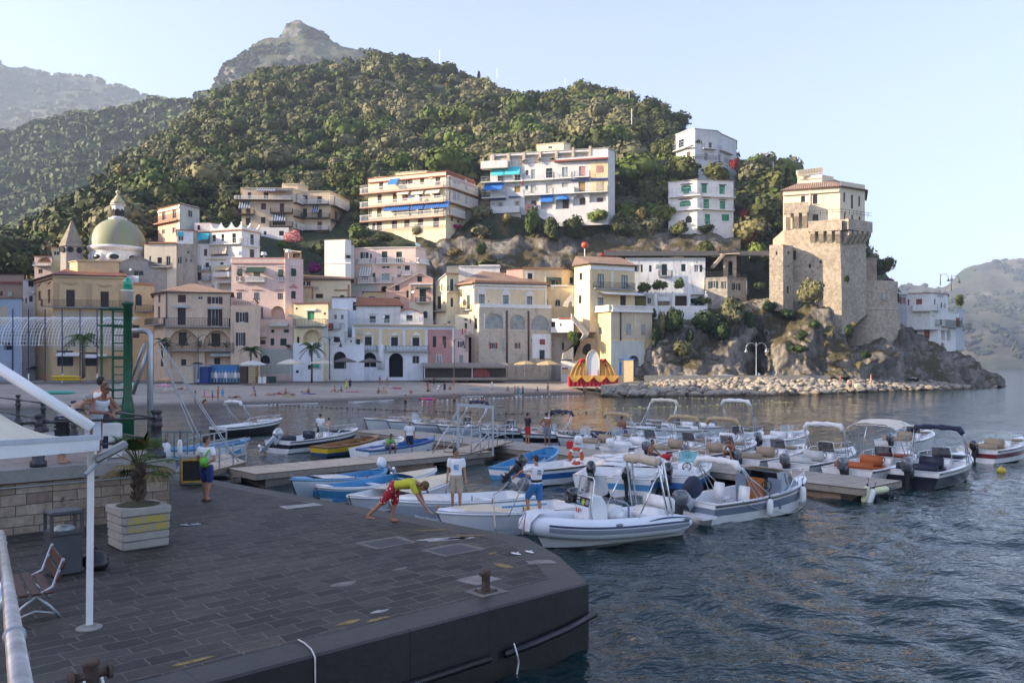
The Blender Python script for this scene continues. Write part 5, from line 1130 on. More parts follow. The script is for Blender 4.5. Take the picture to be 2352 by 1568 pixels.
bld_('ochre_hut','low ochre hut with a dark tiled top between pink houses','D',[(825,800,172),(1095,805,172)],960,OCH,'w:gy 885 848 962 866',depth=4,cap=TILEB,bury=6)
bld_('salmon_gable_house','salmon gabled house with a single dark window in its peak','D',[(1090,780,171),(1362,650,171),(1642,655,171)],1300,SALM,'s:bk 1198 722 1250 785,1458 612 1512 682; s:dg 1330 782 1356 866,1182 858 1250 940; s:dg 1484 762 1562 915; awn:dg 1438 740 1610 757 .6; balc:cr:bar 1440 860 1610 920 .9; dish 1392 782 1430 825; band:wh 1365 698 1640 712 .2; pan:cr 1364 918 1640 1260; band:cr 1362 715 1382 915 .1,1622 715 1640 915 .1; aw:dg 1528 1022 1578 1104; band:cr 1094 792 1300 800 .1',depth=8,tops={0:[(1090,770),(1362,640)],1:[(1362,640),(1490,575),(1642,640)]},cap=pm('cr'),bury=6)
bld_('white_house','white two storey house with orange tile roof and green shutters','D',[(742,955,164),(1262,962,164)],1240,W_,'s:dg 895 1080 968 1158,1068 1072 1132 1160; band:wh 880 1048 985 1057 .2,1050 1052 1152 1060 .2; dish 1048 1072 1088 1120; rail:gy 690 1125 1250 1160 2.5',depth=6,roof=dict(ridge=[(755,862,5),(1240,872,5)],m=TILEO))
bld_('vaulted_house','white vaulted house with a curved top and a dark terrace door','D',[(1255,1060,163),(1530,1060,163)],1240,W_,'w:bk 1328 1070 1402 1140; rail:gy 1300 1125 1530 1165 2.5; cloth:wh 1480 1090 1530 1140',depth=6,tops={0:[(1255,1050),(1275,1020),(1330,1002),(1400,1000),(1460,1020),(1495,1048),(1530,1052)]},cap=pm('rd'))
bld_('seafront_terrace','long seafront house with ochre panels, white pilasters and pedimented windows','D',[(690,1185,158),(1890,1205,160)],2160,WB,'pan:ye 730 1228 1010 1425,1042 1232 1285 1430,1318 1238 1548 1430; pan:pk 1580 1240 1868 1700; s:bk 842 1325 922 1420,1150 1330 1230 1432,1402 1335 1482 1432; band:wh 822 1310 842 1425 .1,922 1310 940 1425 .1,1132 1315 1150 1432 .1,1230 1315 1248 1432 .1,1384 1318 1402 1432 .1,1482 1318 1500 1432 .1; ped:wh 820 1262 944 1302,1132 1268 1250 1308,1384 1270 1502 1310; ac 752 1255 800 1296; balc:gg:plant 820 1428 985 1480 1.1,1085 1432 1595 1488 1.1; pipe:wh 992 1420 1076 1700; ws:bk 1640 1318 1795 1446; w:wh:l 1680 1535 1748 1760; band:tan 700 1178 1885 1198 .45; an:bk 815 1510 975 1680 1.5; an:bk 1122 1515 1290 1800 2.5; w:gy 1400 1548 1482 1640; band:wh 1868 1210 1890 1700 .12; an:bk 470 1500 600 1620; pan:wh 700 1310 720 1700; rail:gy 700 1130 1880 1175 .1',depth=7)
bld_('stair_block','white stepped block with a tiny square window beside the ochre panels','D',[(345,1395,155),(722,1330,155),(835,1315,156)],2200,WB,'s:bk 665 1366 688 1392,738 1352 782 1414; an:bk 470 1498 620 1700 .6; band:wh 345 1390 720 1402 .1',depth=3,tops={0:[(345,1395),(620,1400),(640,1345),(722,1330)]},cap=W_)
bld_('pink_house','narrow pink seafront house with open black shutters','D',[(1890,1240,161),(2060,1250,161)],2160,PINK,'ws:bk 1935 1378 2005 1448; d:gy 1950 1540 1995 1700; an:wall 2015 1300 2060 1500 .6; cloth:rd 1985 1230 2000 1300;cloth:pk 2010 1225 2040 1280',depth=6)
bld_('cream_tower_house','tall cream yellow house with green shutters and a small balcony','E',[(-20,470,172),(108,400,170),(252,386,171)],1100,PYEL,'pan:ye 122 402 240 600; s:dg 150 460 186 598; band:wh 135 445 150 598 .06,186 445 200 598 .06; balc:cr:iron 118 545 245 605 .8; s:dg 155 680 186 785,45 520 62 600; s:bk 0 660 45 810; balc:gy:iron -10 770 105 830 .9; band:or 108 388 250 402 .25; s:bk 70 718 86 752; s:bk 80 985 104 1040; w:wh 120 950 160 985',depth=9,tops={0:[(-20,500),(108,395)],1:[(108,312),(252,308)]},cap=W_,bury=6)
bld_('grey_block','grey flat topped block behind the big yellow house','E',[(252,312,177),(560,322,177),(735,310,177)],480,W_,'band:wh 485 290 735 305 .2',depth=6,cap=W_)
YB=bld_('yellow_palazzo','big yellow palazzo with white cornices and brown tiled hip roof','E',[(240,528,171),(432,500,167),(1292,540,171)],780,YEL,'band:wh 252 545 428 575 .2; band:wh 435 512 1288 545 .3; band:wh 435 560 1288 582 .08; w:dg:l 485 640 556 750,768 652 838 765,1050 665 1116 775; band:wh 470 620 486 750 .08,556 620 572 750 .08,752 635 768 760 .08,838 635 854 760 .08,1034 648 1050 770 .08,1116 648 1132 770 .08; ped:wh 470 565 575 605,755 575 855 615,1035 590 1135 630,330 570 395 608; band:wh 470 602 575 635 .15,755 610 855 645 .15,1035 622 1135 660 .15; s:dg 348 645 384 810; dish 285 702 332 748; balc:wh:iron 300 765 400 820 .7; band:wh 430 585 446 750 .12,1262 600 1285 780 .12; band:or 240 505 430 522 .45,435 486 1288 510 .45; s:bk 600 712 614 728',depth=9,roof=dict(ridge=[(545,352,7),(810,352,9)],m=TILE),bury=3)
bld_('yellow_upper_house','yellow upper house with a pale pink side wall and terrace','E',[(815,350,176),(1000,330,174),(1475,362,175),(1605,372,177)],560,YEL,'pan:pk 822 340 996 480; w:dg 1062 390 1118 498; band:wh 1044 370 1062 502 .08,1118 370 1136 502 .08,1044 368 1136 388 .1; n:wall 1285 440 1460 525 .9; w:dg 1340 475 1384 525; s:bk 1558 438 1600 515; band:wh 1268 380 1282 520 .1; band:or 1005 322 1470 340 .4; s:dg 1395 485 1415 525; dome_awn:dg 1290 438 1455 470',depth=7,cap=TILEB)
bld_('yellow_link','yellow terrace wall with small arched openings beside the stair','E',[(1288,535,173),(1605,560,173)],800,YEL,'aw:wh 1258 685 1300 780; aw:gy 1385 695 1448 780; band:wh 1290 530 1540 545 .2; pan:wh 1330 540 1368 575',depth=5)
bld_('arched_palazzo','stained old building with three big arched windows over rough walls','E',[(425,755,166),(490,752,165),(1342,788,169)],1680,OLD,'aw:tan:l 560 865 778 1042,852 875 1030 1052,1104 884 1308 1058; ws:rd 612 1206 706 1276,910 1206 976 1276; s:rd 1202 1166 1264 1226; pipe:br 808 830 828 1480,1062 835 1082 1420; band:wh 495 755 1340 800 .12; band:cr 500 1058 1340 1068 .08; d:dg 1200 1292 1260 1400; pan:wh 1118 1105 1330 1390; s:dg 320 975 352 1045; aw:br 434 915 470 1045; w:wh 318 920 352 950; band:wh 548 862 560 1042 .05,778 862 790 1042 .05; s:bk 1098 1165 1110 1190',depth=6)
bld_('white_annex','cream side annex with small green shutters left of the arched windows','E',[(205,880,168),(430,870,167)],1700,plaster('cream_side_plaster',(.6,.52,.4),.35),'s:dg 320 975 350 1045; w:wh 316 918 352 952,376 925 396 980; an:br 432 912 470 1045; n:bk 330 1140 400 1460 .8; s:bk 436 1190 456 1470',depth=5,bury=4)
bld_('white_cube','small projecting white room with a dark window above the green bush','E',[(1335,925,168),(1600,925,166)],1088,W_,'w:dg 1336 960 1388 1022; w:bk 1442 980 1462 1012; band:rd 1430 912 1600 928 .2',depth=6,bury=0)
bld_('grey_stair_wall','grey peeling wall under the white room and outside stairs','E',[(1310,1050,170),(1620,1050,170)],1680,GREYW,'s:bk 1465 1205 1490 1290',depth=5)
bld_('yellow_tower_house','tall yellow house with clay tile roof and iron balcony','H',[(-145,300,169),(38,300,165),(565,318,169)],860,YEL,'w:dg:l 130 400 195 558,410 415 474 570; pan:ye 65 355 545 560; band:wh 288 370 312 560 .1; balc:gy:iron 80 502 548 575 .9; w:dg:l 130 678 198 768; d:bk 395 650 462 768 .3; ac 92 500 135 535,485 520 530 552; band:wh 40 315 560 355 .15; w:dg -85 385 -52 470; w:dg -92 650 -60 745; band:wh -135 490 36 512 .12; band:wh 0 620 18 800 .1; awn:wh 130 615 590 640 2.4; ped:wh 120 640 210 672,385 620 470 652; s:bk -130 118 -120 150',depth=9,roof=dict(ridge=[(-130,188,7),(400,205,9)],m=TILE))
mbx=None
bld_('ground_floor','weathered yellow lower storeys with tall windows under the white terrace','H',[(10,850,168),(285,838,162),(768,850,165)],1640,plaster('yellow_weathered',(.60,.45,.22),.5),'pan:tan 292 850 762 1165 .02; w:gy:l 462 985 518 1112,642 990 684 1115; w:gy:l 140 1022 182 1108; pipe:br 390 850 406 1180; pipe:wh 570 850 578 1180; pan:gg 292 1180 680 1620; an:gg 440 1240 640 1560 .5; an:bk 490 1355 610 1560 1.2; pipe:gy 683 1180 693 1340; bal 40 775 284 838 .5,288 772 768 838 .5; band:wh 20 838 284 850 .6,288 838 768 850 .6',depth=7)
bld_('white_terrace','white walled terrace with four pillars and an outdoor oven','H',[(765,775,170),(1420,780,169)],862,W_,'',depth=1,bury=3)
T_,_,_=bld_('terrace_pavilion','white pavilion wall behind the pillars of the terrace','H',[(700,640,174),(1420,630,173)],790,W_,'n:tan 835 665 970 770 .8; n:br 1040 655 1180 775 1.0; n:wall 1222 640 1385 775 1.0; awn:wh 832 660 972 712 1.2; s:dw 1262 716 1302 766; w:wh 712 675 760 750',depth=4,bury=2)
for i,x in enumerate((812,1018,1200,1402)):
 p=P(*cp('H',x,775),170.5);k=170.5/F*.6125/3.136;T_=thing('terrace_pillar',['leftmost of the four white ball topped pillars on the white terrace','white ball topped pillar left of the outdoor oven','white ball topped pillar right of the outdoor oven','rightmost of the four white ball topped pillars on the white terrace'][i],'pillar',tuple(p));mb=MB();mb.box((0,0,(775-640)*k/2),(34*k,34*k,(775-640)*k));obj('shaft',mb,W_,T_);mb=MB();mb.lathe([(12*k,(775-640)*k),(6*k,(775-628)*k)],(0,0,0),8);mb.ell((0,0,(775-610)*k),(10*k,10*k,10*k));obj('ball',mb,WHITE,T_,smooth=1)
bld_('long_white_house','long low white stained house with dark green shutters under the road','H',[(455,222,180),(1395,228,180)],440,plaster('stained_white_plaster',(.66,.66,.65),.75),'w:wh:l 575 290 630 378; s:dg 632 288 660 378,734 298 766 374,882 282 948 415,1112 282 1166 368,1326 292 1362 376; w:wh:l 1265 292 1322 375; ac 806 288 840 325; dish 1222 275 1260 310; balc:gy:iron 845 360 1000 428 .6; band:gy 455 212 1395 226 .25; ow:gy 1288 250 1306 272',depth=6)
bld_('stone_house','grey rubble stone house with green shutters below the arched stair tower','H',[(1380,440,179),(1655,455,177),(1880,475,179)],720,RUB,'ws:dg 1428 485 1544 568,1582 488 1632 570,1706 508 1808 590; rail:bk 1390 375 1650 440 .05,1660 405 1880 468 .05; pipe:wh 1378 430 1386 600; pipe:wh 1874 480 1882 640',depth=6,bury=8)
bld_('stair_tower','tall stone stair tower with an arched opening and railed platform','H',[(1606,180,184),(1762,160,183)],460,TUFA,'an:bk 1660 242 1715 420 2; balc:tan:iron 1570 75 1806 165 1.2; awn:gg 1570 70 1574 76',depth=4,cat='tower')
def slp(name,label,key,pts,Y,th,m,cat):
 q=[P(*cp(key,x,y),Y)for x,y in pts];T_=thing(name,label,cat,tuple(q[0]));mb=MB();mb.prism([p-q[0]for p in q],(0,th,0));obj('flight',mb,m,T_,fixn=1);return T_
slp('outside_stair','grey stone flight climbing from the beach past the dark arch','E',[(1470,1400),(1480,1330),(1760,1140),(1790,1090),(1600,880),(1580,860),(1580,920),(1720,1100),(1700,1150),(1600,1250),(1600,1400)],164,2.5,GREYW,'stairs')
slp('rampart','crumbling stone wall with a dark arch behind the altar','E',[(1600,1400),(1600,1250),(1760,1150),(1990,1170),(1990,1500),(1600,1500)],165.5,3,OLD2,'wall')
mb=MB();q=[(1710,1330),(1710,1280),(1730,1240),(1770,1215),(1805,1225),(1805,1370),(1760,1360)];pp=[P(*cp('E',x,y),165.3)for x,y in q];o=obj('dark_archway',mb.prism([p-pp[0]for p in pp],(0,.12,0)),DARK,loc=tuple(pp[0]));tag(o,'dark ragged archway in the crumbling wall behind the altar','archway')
slp('stair_arch','yellow plastered arch carrying the steep stair between yellow houses','E',[(1480,780),(1500,720),(1600,600),(1608,780),(1585,780),(1580,730),(1565,720),(1545,745),(1535,790)],169,1.5,plaster('pale_stair',(.6,.54,.44),.35),'stairs')
slp('stair_flight','stone stair flight slanting up to the railed platform','H',[(1470,320),(1480,300),(1600,160),(1640,160),(1500,330)],182,1.5,TUFA,'stairs')
mb=MB();secs=[]
for x in np.linspace(1380,1760,30):
 a=P(x,HY,190);zz=CZ-(582-HY)*188/F;secs.append([V((a.x,183,zz-1.2)),V((a.x,184,zz)),V((a.x,191,zz)),V((a.x,196,zz+.3))])
mb.loft(secs);tag(obj('hill_road',mb,mat('asphalt',(.06,.06,.06),.9,.2,2)),kind='structure')
def seg_tower():
 key='J'
 bld_('sea_tower','upper cream storeys of the coastal watch tower with tall windows','J',[(238,198,176.0),(610,146,172.0),(772,192,176.0)],440,plaster('tower_cream',(.58,.50,.37),.12),'w:dw 355 235 382 298,432 225 462 288; band:cr 236 205 604 222 .35,612 150 772 195 .02; band:wh 410 190 416 330 .2; w:dw 430 355 468 432; w:bk 632 212 644 276,682 228 696 318,730 238 742 302,636 342 646 390,684 358 696 430,732 370 744 428; band:cr 350 298 386 303 .15,428 288 466 293 .15; pan:gg 286 318 300 332',depth=11,roof=dict(ridge=[(420,118,8),(520,110,10)],m=TILE),cat='tower',bury=1)
 bld_('crenellated_block','small crenellated block on top of the watch tower','J',[(332,110,180.0),(492,94,178.0),(568,112,180.0)],160,plaster('tower_cream',(.58,.50,.37),.12),'band:cr 334 118 490 126 .2',depth=5,bury=2)
 pt=[P(*cp('J',x,y),179.0)for x,y in((332,96),(492,76))]
 T_=thing('crenellations','row of small square battlements crowning the watch tower','battlements',tuple(pt[0]));mb=MB();d=pt[1]-pt[0]
 mb.bar(V((0,0,-.2)),d+V((0,0,-.2)),.5,.5)
 for i in range(9):mb.box(d*((i+.3)/8.6)+V((0,0,.45)),(.75,.5,.9))
 obj('merlons',mb,plaster('tower_cream',(.58,.50,.37),.12),T_)
 Yc=174.0;A=P(*cp('J',214,340),175.0);B=P(*cp('J',612,425),170.0);C_=P(*cp('J',815,432),176.0)
 T_=thing('tower_trunk','battered stone trunk of the watch tower with corbelled parapet','tower',tuple(P(*cp('J',420,800),Yc)));O=V(T_.location)
 def ring(xl,yl,xm,ym,xr,yr,grow=0):return[P(*cp('J',xl,yl),175.5-grow),P(*cp('J',xm,ym),171.0-grow),P(*cp('J',xr,yr),175.5-grow)]
 prof=[(242,1000,622,1150,790,1000,0),(244,800,620,850,785,800,0),(246,560,612,585,778,575,0)]
 mb=MB();secs=[]
 for r_ in prof:
  q=ring(*r_);secs.append([q[0]+V((2,14,0)),q[0],q[1],q[2],q[2]+V((2,12,0))])
 top=ring(246,470,608,470,776,470);top=[V((p.x,p.y,secs[2][1].z+(CZ-(cp('J',0,440)[1]-HY)*173.0/F)-secs[2][1].z))for p in top];secs.append([top[0]+V((2,14,0)),*top,top[2]+V((2,12,0))])
 mb.loft([[p-O for p in s]for s in secs]);obj('trunk',mb,TUFA,T_)
 def corbels(x0,x1,yt0,yt1,yb0,yb1,n,Ya,Yb,out):
  for i in range(n):
   f=(i+.5)/n;x=x0+(x1-x0)*f;yt=yt0+(yt1-yt0)*f;yb=yb0+(yb1-yb0)*f;Y=Ya+(Yb-Ya)*f;p=P(*cp('J',x,yt),Y);q=P(*cp('J',x,yb),Y+.0);d=V((P(*cp('J',x1,yt1),Yb)-P(*cp('J',x0,yt0),Ya)).to_tuple());d.z=0;d.normalize();nn=V((d.y,-d.x,0));w=abs((P(*cp('J',x1,yt1),Yb)-P(*cp('J',x0,yt0),Ya)).length)/n*.3;mb=MB()
   z1=p.z;z0=q.z;base=V((p.x,p.y,0))+nn*.1
   tri=[base+V((0,0,z1)),base+nn*out+V((0,0,z1)),base+nn*out+V((0,0,z1-(z1-z0)*.25)),base+V((0,0,z0))]
   mb.prism([t_-d*w-O for t_ in tri],d*2*w);obj('corbel',mb,TUFA,T_,fixn=1)
  a_=P(*cp('J',x0,yt0),Ya);b_=P(*cp('J',x1,yt1),Yb);d=(b_-a_);d.z=0;L_=d.length;d.normalize();nn=V((d.y,-d.x,0));mb=MB();h=2.2
  z_=(a_.z+b_.z)/2;q=[V((a_.x,a_.y,0)),V((b_.x,b_.y,0)),V((b_.x,b_.y,0))+nn*(out+.15),V((a_.x,a_.y,0))+nn*(out+.15)]
  mb.prism([V((p.x,p.y,z_))-O for p in q],(0,0,h));obj('parapet',mb,TUFA,T_,fixn=1)
 corbels(405,622,470,470,545,555,4,173.6,171.1,1.3);corbels(244,405,360,350,455,440,3,175.3,173.7,1.5);corbels(622,780,470,470,555,540,5,171.1,175.2,1.4)
 W_l=Wall(P(*cp('J',244,470),175.5),P(*cp('J',612,470),171.0))
 for(x,y,w,h)in((314,622,16,60),(414,692,12,24),(482,666,10,20),(372,390,16,40)):
  u,z=W_l.uz(*cp('J',x,y));mb=MB();sc_=.6125/1.742*173.0/F;mb.prism([W_l.p(u-w*sc_/2,z-h*sc_/2,.12)-O,W_l.p(u+w*sc_/2,z-h*sc_/2,.12)-O,W_l.p(u+w*sc_/2,z+h*sc_/2,.12)-O,W_l.p(u-w*sc_/2,z+h*sc_/2,.12)-O],-W_l.n*.1);obj('slit_window',mb,DARK,T_)
 mb=MB();W_t=Wall(P(*cp('J',402,430),172.3),P(*cp('J',622,425),169.6));W_r=Wall(P(*cp('J',622,425),169.6),P(*cp('J',815,435),174.5))
 for Wq,z in((W_t,secs[3][1].z+2.2),(W_r,secs[3][1].z+2.2)):
  for hh in(.5,1.0):mb.bar(Wq.p(0,z+hh)-O,Wq.p(Wq.L,z+hh)-O,.06,.06)
  for i in range(int(Wq.L/1.2)+1):u=i*1.2;mb.bar(Wq.p(u,z)-O,Wq.p(u,z+1)-O,.06,.06,up=(1,0,0))
 obj('railing',mb,IRON,T_)
 bld_('turret','square stone turret left of the watch tower trunk','J',[(148,556,172.0),(238,548,171.0),(302,556,173.0)],860,TUFA,'s:bk 190 596 200 620; s:bk 268 595 278 616; s:bk 268 685 276 698; aw:br 262 820 276 870; s:bk 170 640 176 650',depth=4,bury=4,cat='tower')
 bld_('curtain_wall','stone curtain wall between the turret and the round bastion','J',[(296,800,174.0),(420,790,174.0),(512,880,174.0),(625,900,173.0)],1080,TUFA,'s:bk 500 990 510 1010',depth=6,bury=5,cat='wall')
 Yb=181.0;cx,cy=cp('J',800,780);c=P(cx,cy,Yb);T_=thing('round_bastion','squat round stone bastion at the seaward end of the tower','tower',(c.x,c.y,0));z=lambda y:CZ-(cp('J',0,y)[1]-HY)*(Yb-8)/F;r=lambda w:w/1.742*.6125*Yb/F/2
 mb=MB();mb.lathe([(r(420),z(1310)),(r(395),z(1180)),(r(352),z(985)),(r(352),z(975)),(r(358),z(970)),(r(348),z(962)),(r(340),z(780)),(r(330),z(778)),(r(330),z(790))],(0,0,0),40);obj('shell',mb,TUFA,T_,smooth=False);shade_auto(T_.children[0],30)
 for(xx,yy,w,h,gl)in((818,883,26,50,1),(946,888,12,56,0)):
  k=(xx-800)/(680/2/2);a=math.asin(max(-1,min(1,(xx-800)/178.0)));n=V((math.sin(a),-math.cos(a),0));s=V((n.y*-1,n.x,0));R_=r(345);mb=MB();ww=w/1.742*.6125*Yb/F;hh=h/1.742*.6125*Yb/F;q=[n*(R_*.985)+s*u*ww/2+V((0,0,z(yy)+v*hh/2))for u,v in((-1,-1),(1,-1),(1,1),(-1,1))];mb.prism(q,n*.35);o=obj('window',mb,GLASSL if gl else DARK,T_,fixn=1)
 bld_('ruin_wall','reddish stone wall fragment beside the tower above the bastion','J',[(706,640,180.0),(850,620,180.0)],800,stonewall('reddish_stone',(.32,.24,.18),(.42,.33,.26),1.6),'s:bk 685 762 708 785; an:bk 725 765 742 782 .3; pipe:gg 698 640 702 700',depth=5,bury=2,cat='wall')
seg_tower()
bld_('point_house','white house with deep red doors on the rocky point','K',[(540,545,186),(780,525,184),(958,560,188)],730,W_,'s:rd 636 598 696 700,543 602 568 662; w:rd 820 600 834 650,888 632 904 688,924 640 936 690; balc:wh:solid 600 655 800 715 1.4; balc:wh:bar 800 655 860 712 1.2; band:wh 636 582 700 588 .2; rail:rd 850 545 912 580 .1',depth=8,cap=pm('rd'))
bld_('point_house','grey house with red shutters behind the round bastion','K',[(415,545,187),(552,552,186)],700,plaster('cool_grey_plaster',(.42,.44,.47),.2),'ws:rd 424 575 480 645,478 580 528 646; band:wh 415 530 552 552 .5',depth=5,cap=pm('gg'))
bld_('point_house','lower storey with arched white openings and red doors on the point','K',[(580,722,187),(860,718,186),(1040,740,192)],1030,W_,'d:bk 616 760 640 820; s:rd 640 752 660 815,716 760 756 815; w:wh 662 762 714 812; w:gy 805 750 838 800; balc:gy:iron 715 810 880 858 1.2; balc:gy:iron 880 815 1050 880 1.2; s:rd 716 880 774 1005; an:gg 890 880 930 1015 .8; an:gg 945 900 985 1020 .8; aw:rd 878 755 910 815,925 740 940 815; awn:cr 645 735 800 765 2; pan:gg 588 820 700 860; an:bk 880 1040 926 1110 .8',depth=7,cap=W_)
bld_('point_house','small grey house with a red door at the end of the point','K',[(1035,705,194),(1128,712,195)],940,plaster('cool_grey_plaster',(.42,.44,.47),.2),'s:rd 1040 790 1080 885; w:wh 1095 790 1110 840; balc:gy:iron 1112 848 1172 905 .9; pan:wh 1040 740 1070 780',depth=5,cap=W_)
def mix3(a,b,t):return a+(b-a)*t
class Hull:
 def __init__(s,L,B,fs=.62,fb=.95,full=.35,rake=.1,double=False,draft=.28):
  s.L=L;s.B=B;s.fs=fs;s.fb=fb;s.full=full;s.rake=rake*L;s.double=double;s.draft=draft
 def w(s,t):
  q=max(0,(t-s.full)/(1-s.full));w=s.B/2*(1-q**2.3)**.75
  if s.double:q=max(0,(.45-t)/.45);w*=(1-q**2.6)**.7*.97+.03
  else:w*=.9+.1*min(1,t/.3)
  return max(w,.025)
 def z(s,t):
  z=mix3(s.fs,s.fb,max(0,t)**1.8)
  if s.double:z+=(s.fb-s.fs)*.6*max(0,(.4-t)/.4)**2
  return z
 def x(s,t,h=1.0):
  x=-s.L/2+s.L*t-s.rake*(1-h)*t**3
  if s.double:x+=s.rake*.7*(1-h)*(1-t)**3
  return x
 def pt(s,t,side,h=1.0,off=0.0,dz=0.0):
  return V((s.x(t,h),side*(s.w(t)-off)*(1 if h>=1 else(.80+.2*h)),s.z(t)*h+dz))
def hull_parts(T_,h,m_top,m_mid,m_bot,deck_m,fore=.55,rub_m=None,floor=.12,gun=.16,inner_m=None,bands=(.72,.38),aft=0.0):
 N=22;ts=[i/N for i in range(N+1)];ts[-1]=.995
 rows=[1.0,bands[0],bands[1],.02]
 mb=MB()
 for k in range(3):
  for sd in(1,-1):
   a=[h.pt(t,sd,rows[k])for t in ts];b=[h.pt(t,sd,rows[k+1])for t in ts]
   mb.loft([a,b]if sd>0 else[b,a],m=k)
 for sd in(1,-1):
  a=[h.pt(t,sd,.02)for t in ts];b=[V((h.x(t,0),0,-h.draft*(1-t**4)))for t in ts];mb.loft([a,b]if sd>0 else[b,a],m=2)
 if not h.double:
  for k in range(3):
   mb.add([h.pt(0,1,rows[k]),h.pt(0,-1,rows[k]),h.pt(0,-1,rows[k+1]),h.pt(0,1,rows[k+1])],[(0,1,2,3)],k)
  mb.add([h.pt(0,1,.02),h.pt(0,-1,.02),V((h.x(0,0),0,-h.draft))],[(0,1,2)],2)
 o=obj('hull',mb,[m_top,m_mid,m_bot],T_,fixn=1);shade_auto(o,38)
 mb=MB();ff=fore
 tc=[aft+.03+(ff-aft-.03)*i/12 for i in range(13)]
 for sd in(1,-1):
  a=[h.pt(t,sd,1,0,.012)for t in ts if t<=ff+.02];tt=[t for t in ts if t<=ff+.02]
  b=[h.pt(t,sd,1,gun,.02)for t in tt];mb.loft([a,b]if sd<0 else[b,a])
 tt=[ff-.01]+[t for t in ts if t>ff+.02]
 mb.loft([[h.pt(t,1,1,0,.012),V((h.x(t),h.w(t)*.5,h.z(t)+.05)),V((h.x(t),0,h.z(t)+.075)),V((h.x(t),-h.w(t)*.5,h.z(t)+.05)),h.pt(t,-1,1,0,.012)]for t in tt])
 if not h.double:mb.add([h.pt(0,1,1,0,.012),h.pt(0,-1,1,0,.012),h.pt(.05,-1,1,gun*.5,.018),h.pt(.05,1,1,gun*.5,.018)],[(0,3,2,1)])
 if h.double:
  ta=[t for t in ts if t<=aft+.04]
  if len(ta)>1:mb.loft([[h.pt(t,1,1,0,.012),V((h.x(t),0,h.z(t)+.06)),h.pt(t,-1,1,0,.012)]for t in ta])
 o=obj('deck',mb,deck_m,T_,fixn=False)
 mb=MB();t0,t1=(.05 if not h.double else aft+.03),ff-.01;tw=[t0+(t1-t0)*i/12 for i in range(13)]
 for sd in(1,-1):
  a=[h.pt(t,sd,1,gun,.018)for t in tw];b=[V((p.x,p.y*.93,floor))for p in a];mb.loft([b,a]if sd>0 else[a,b])
 mb.loft([[V((h.x(t),(h.w(t)-gun)*.93,floor)),V((h.x(t),-(h.w(t)-gun)*.93,floor))]for t in tw])
 for t in(t0,t1):mb.add([h.pt(t,1,1,gun,.018),h.pt(t,-1,1,gun,.018),V((h.x(t),-(h.w(t)-gun)*.93,floor)),V((h.x(t),(h.w(t)-gun)*.93,floor))],[(0,1,2,3)if t==t0 else(0,3,2,1)])
 obj('cockpit',mb,inner_m or deck_m,T_,fixn=False)
 if rub_m:
  mb=MB();mb.tube([h.pt(t,1,.94)for t in ts]+[h.pt(t,-1,.94)for t in ts[::-1]],.032,6);obj('rub_rail',mb,rub_m,T_,smooth=1)
def outboard(T_,x,z,cowl_m,leg_m=None,tilt=0.,size=1.0,y=0.):
 leg_m=leg_m or BLACKP;o=bpy.data.objects.new('outboard_motor',None);COL.objects.link(o);o.parent=T_;o.location=(x,y,z);o.rotation_euler=(0,tilt,0);s=size
 mb=MB();rows=[(-.02,.11,.13),(.05,.15,.2),(.2,.165,.24),(.36,.15,.235),(.44,.10,.17),(.46,.03,.06)]
 mb.loft([[V((-.22*s+math.copysign(abs(math.cos(a))**.6,math.cos(a))*l*s-.03*zz*s,math.copysign(abs(math.sin(a))**.6,math.sin(a))*w_*s,(zz+.05)*s))for a in[2*PI*i/14 for i in range(14)]]for zz,w_,l in rows],closed=True,caps=True);obj('cowling',mb,cowl_m,o,smooth=1)
 mb=MB();mb.loft([[V(((-.2+dx*l)*s,dy*w_*s,zz*s))for dx,dy in((-1,-.5),(-.6,-1),(.6,-1),(1,-.4),(1,.4),(.6,1),(-.6,1),(-1,.5))]for zz,l,w_ in((.05,.13,.1),(-.25,.10,.06),(-.6,.08,.05),(-.72,.14,.05),(-.95,.06,.02))],closed=True,caps=True);mb.box((-.03*s,0,-.05*s),(.2*s,.2*s,.3*s));mb.tube([(.06*s,0,-.76*s),(-.05*s,0,-.76*s),(-.3*s,0,-.76*s),(-.42*s,0,-.76*s)],[.02*s,.06*s,.055*s,.02*s],8);mb.box((-.22*s,0,-.6*s),(.34*s,.16*s,.015*s));obj('lower_unit',mb,leg_m,o,smooth=False)
 mb=MB()
 for k in range(3):
  a=2*PI*k/3;d=V((0,math.cos(a),math.sin(a)));e=V((0,-math.sin(a),math.cos(a)));c=V((-.4*s,0,-.76*s));mb.add([c,c+d*.16*s+e*.06*s+V((-.03*s,0,0)),c+d*.17*s-e*.05*s+V((.02*s,0,0))],[(0,1,2)])
 obj('propeller',mb,leg_m,o);return o
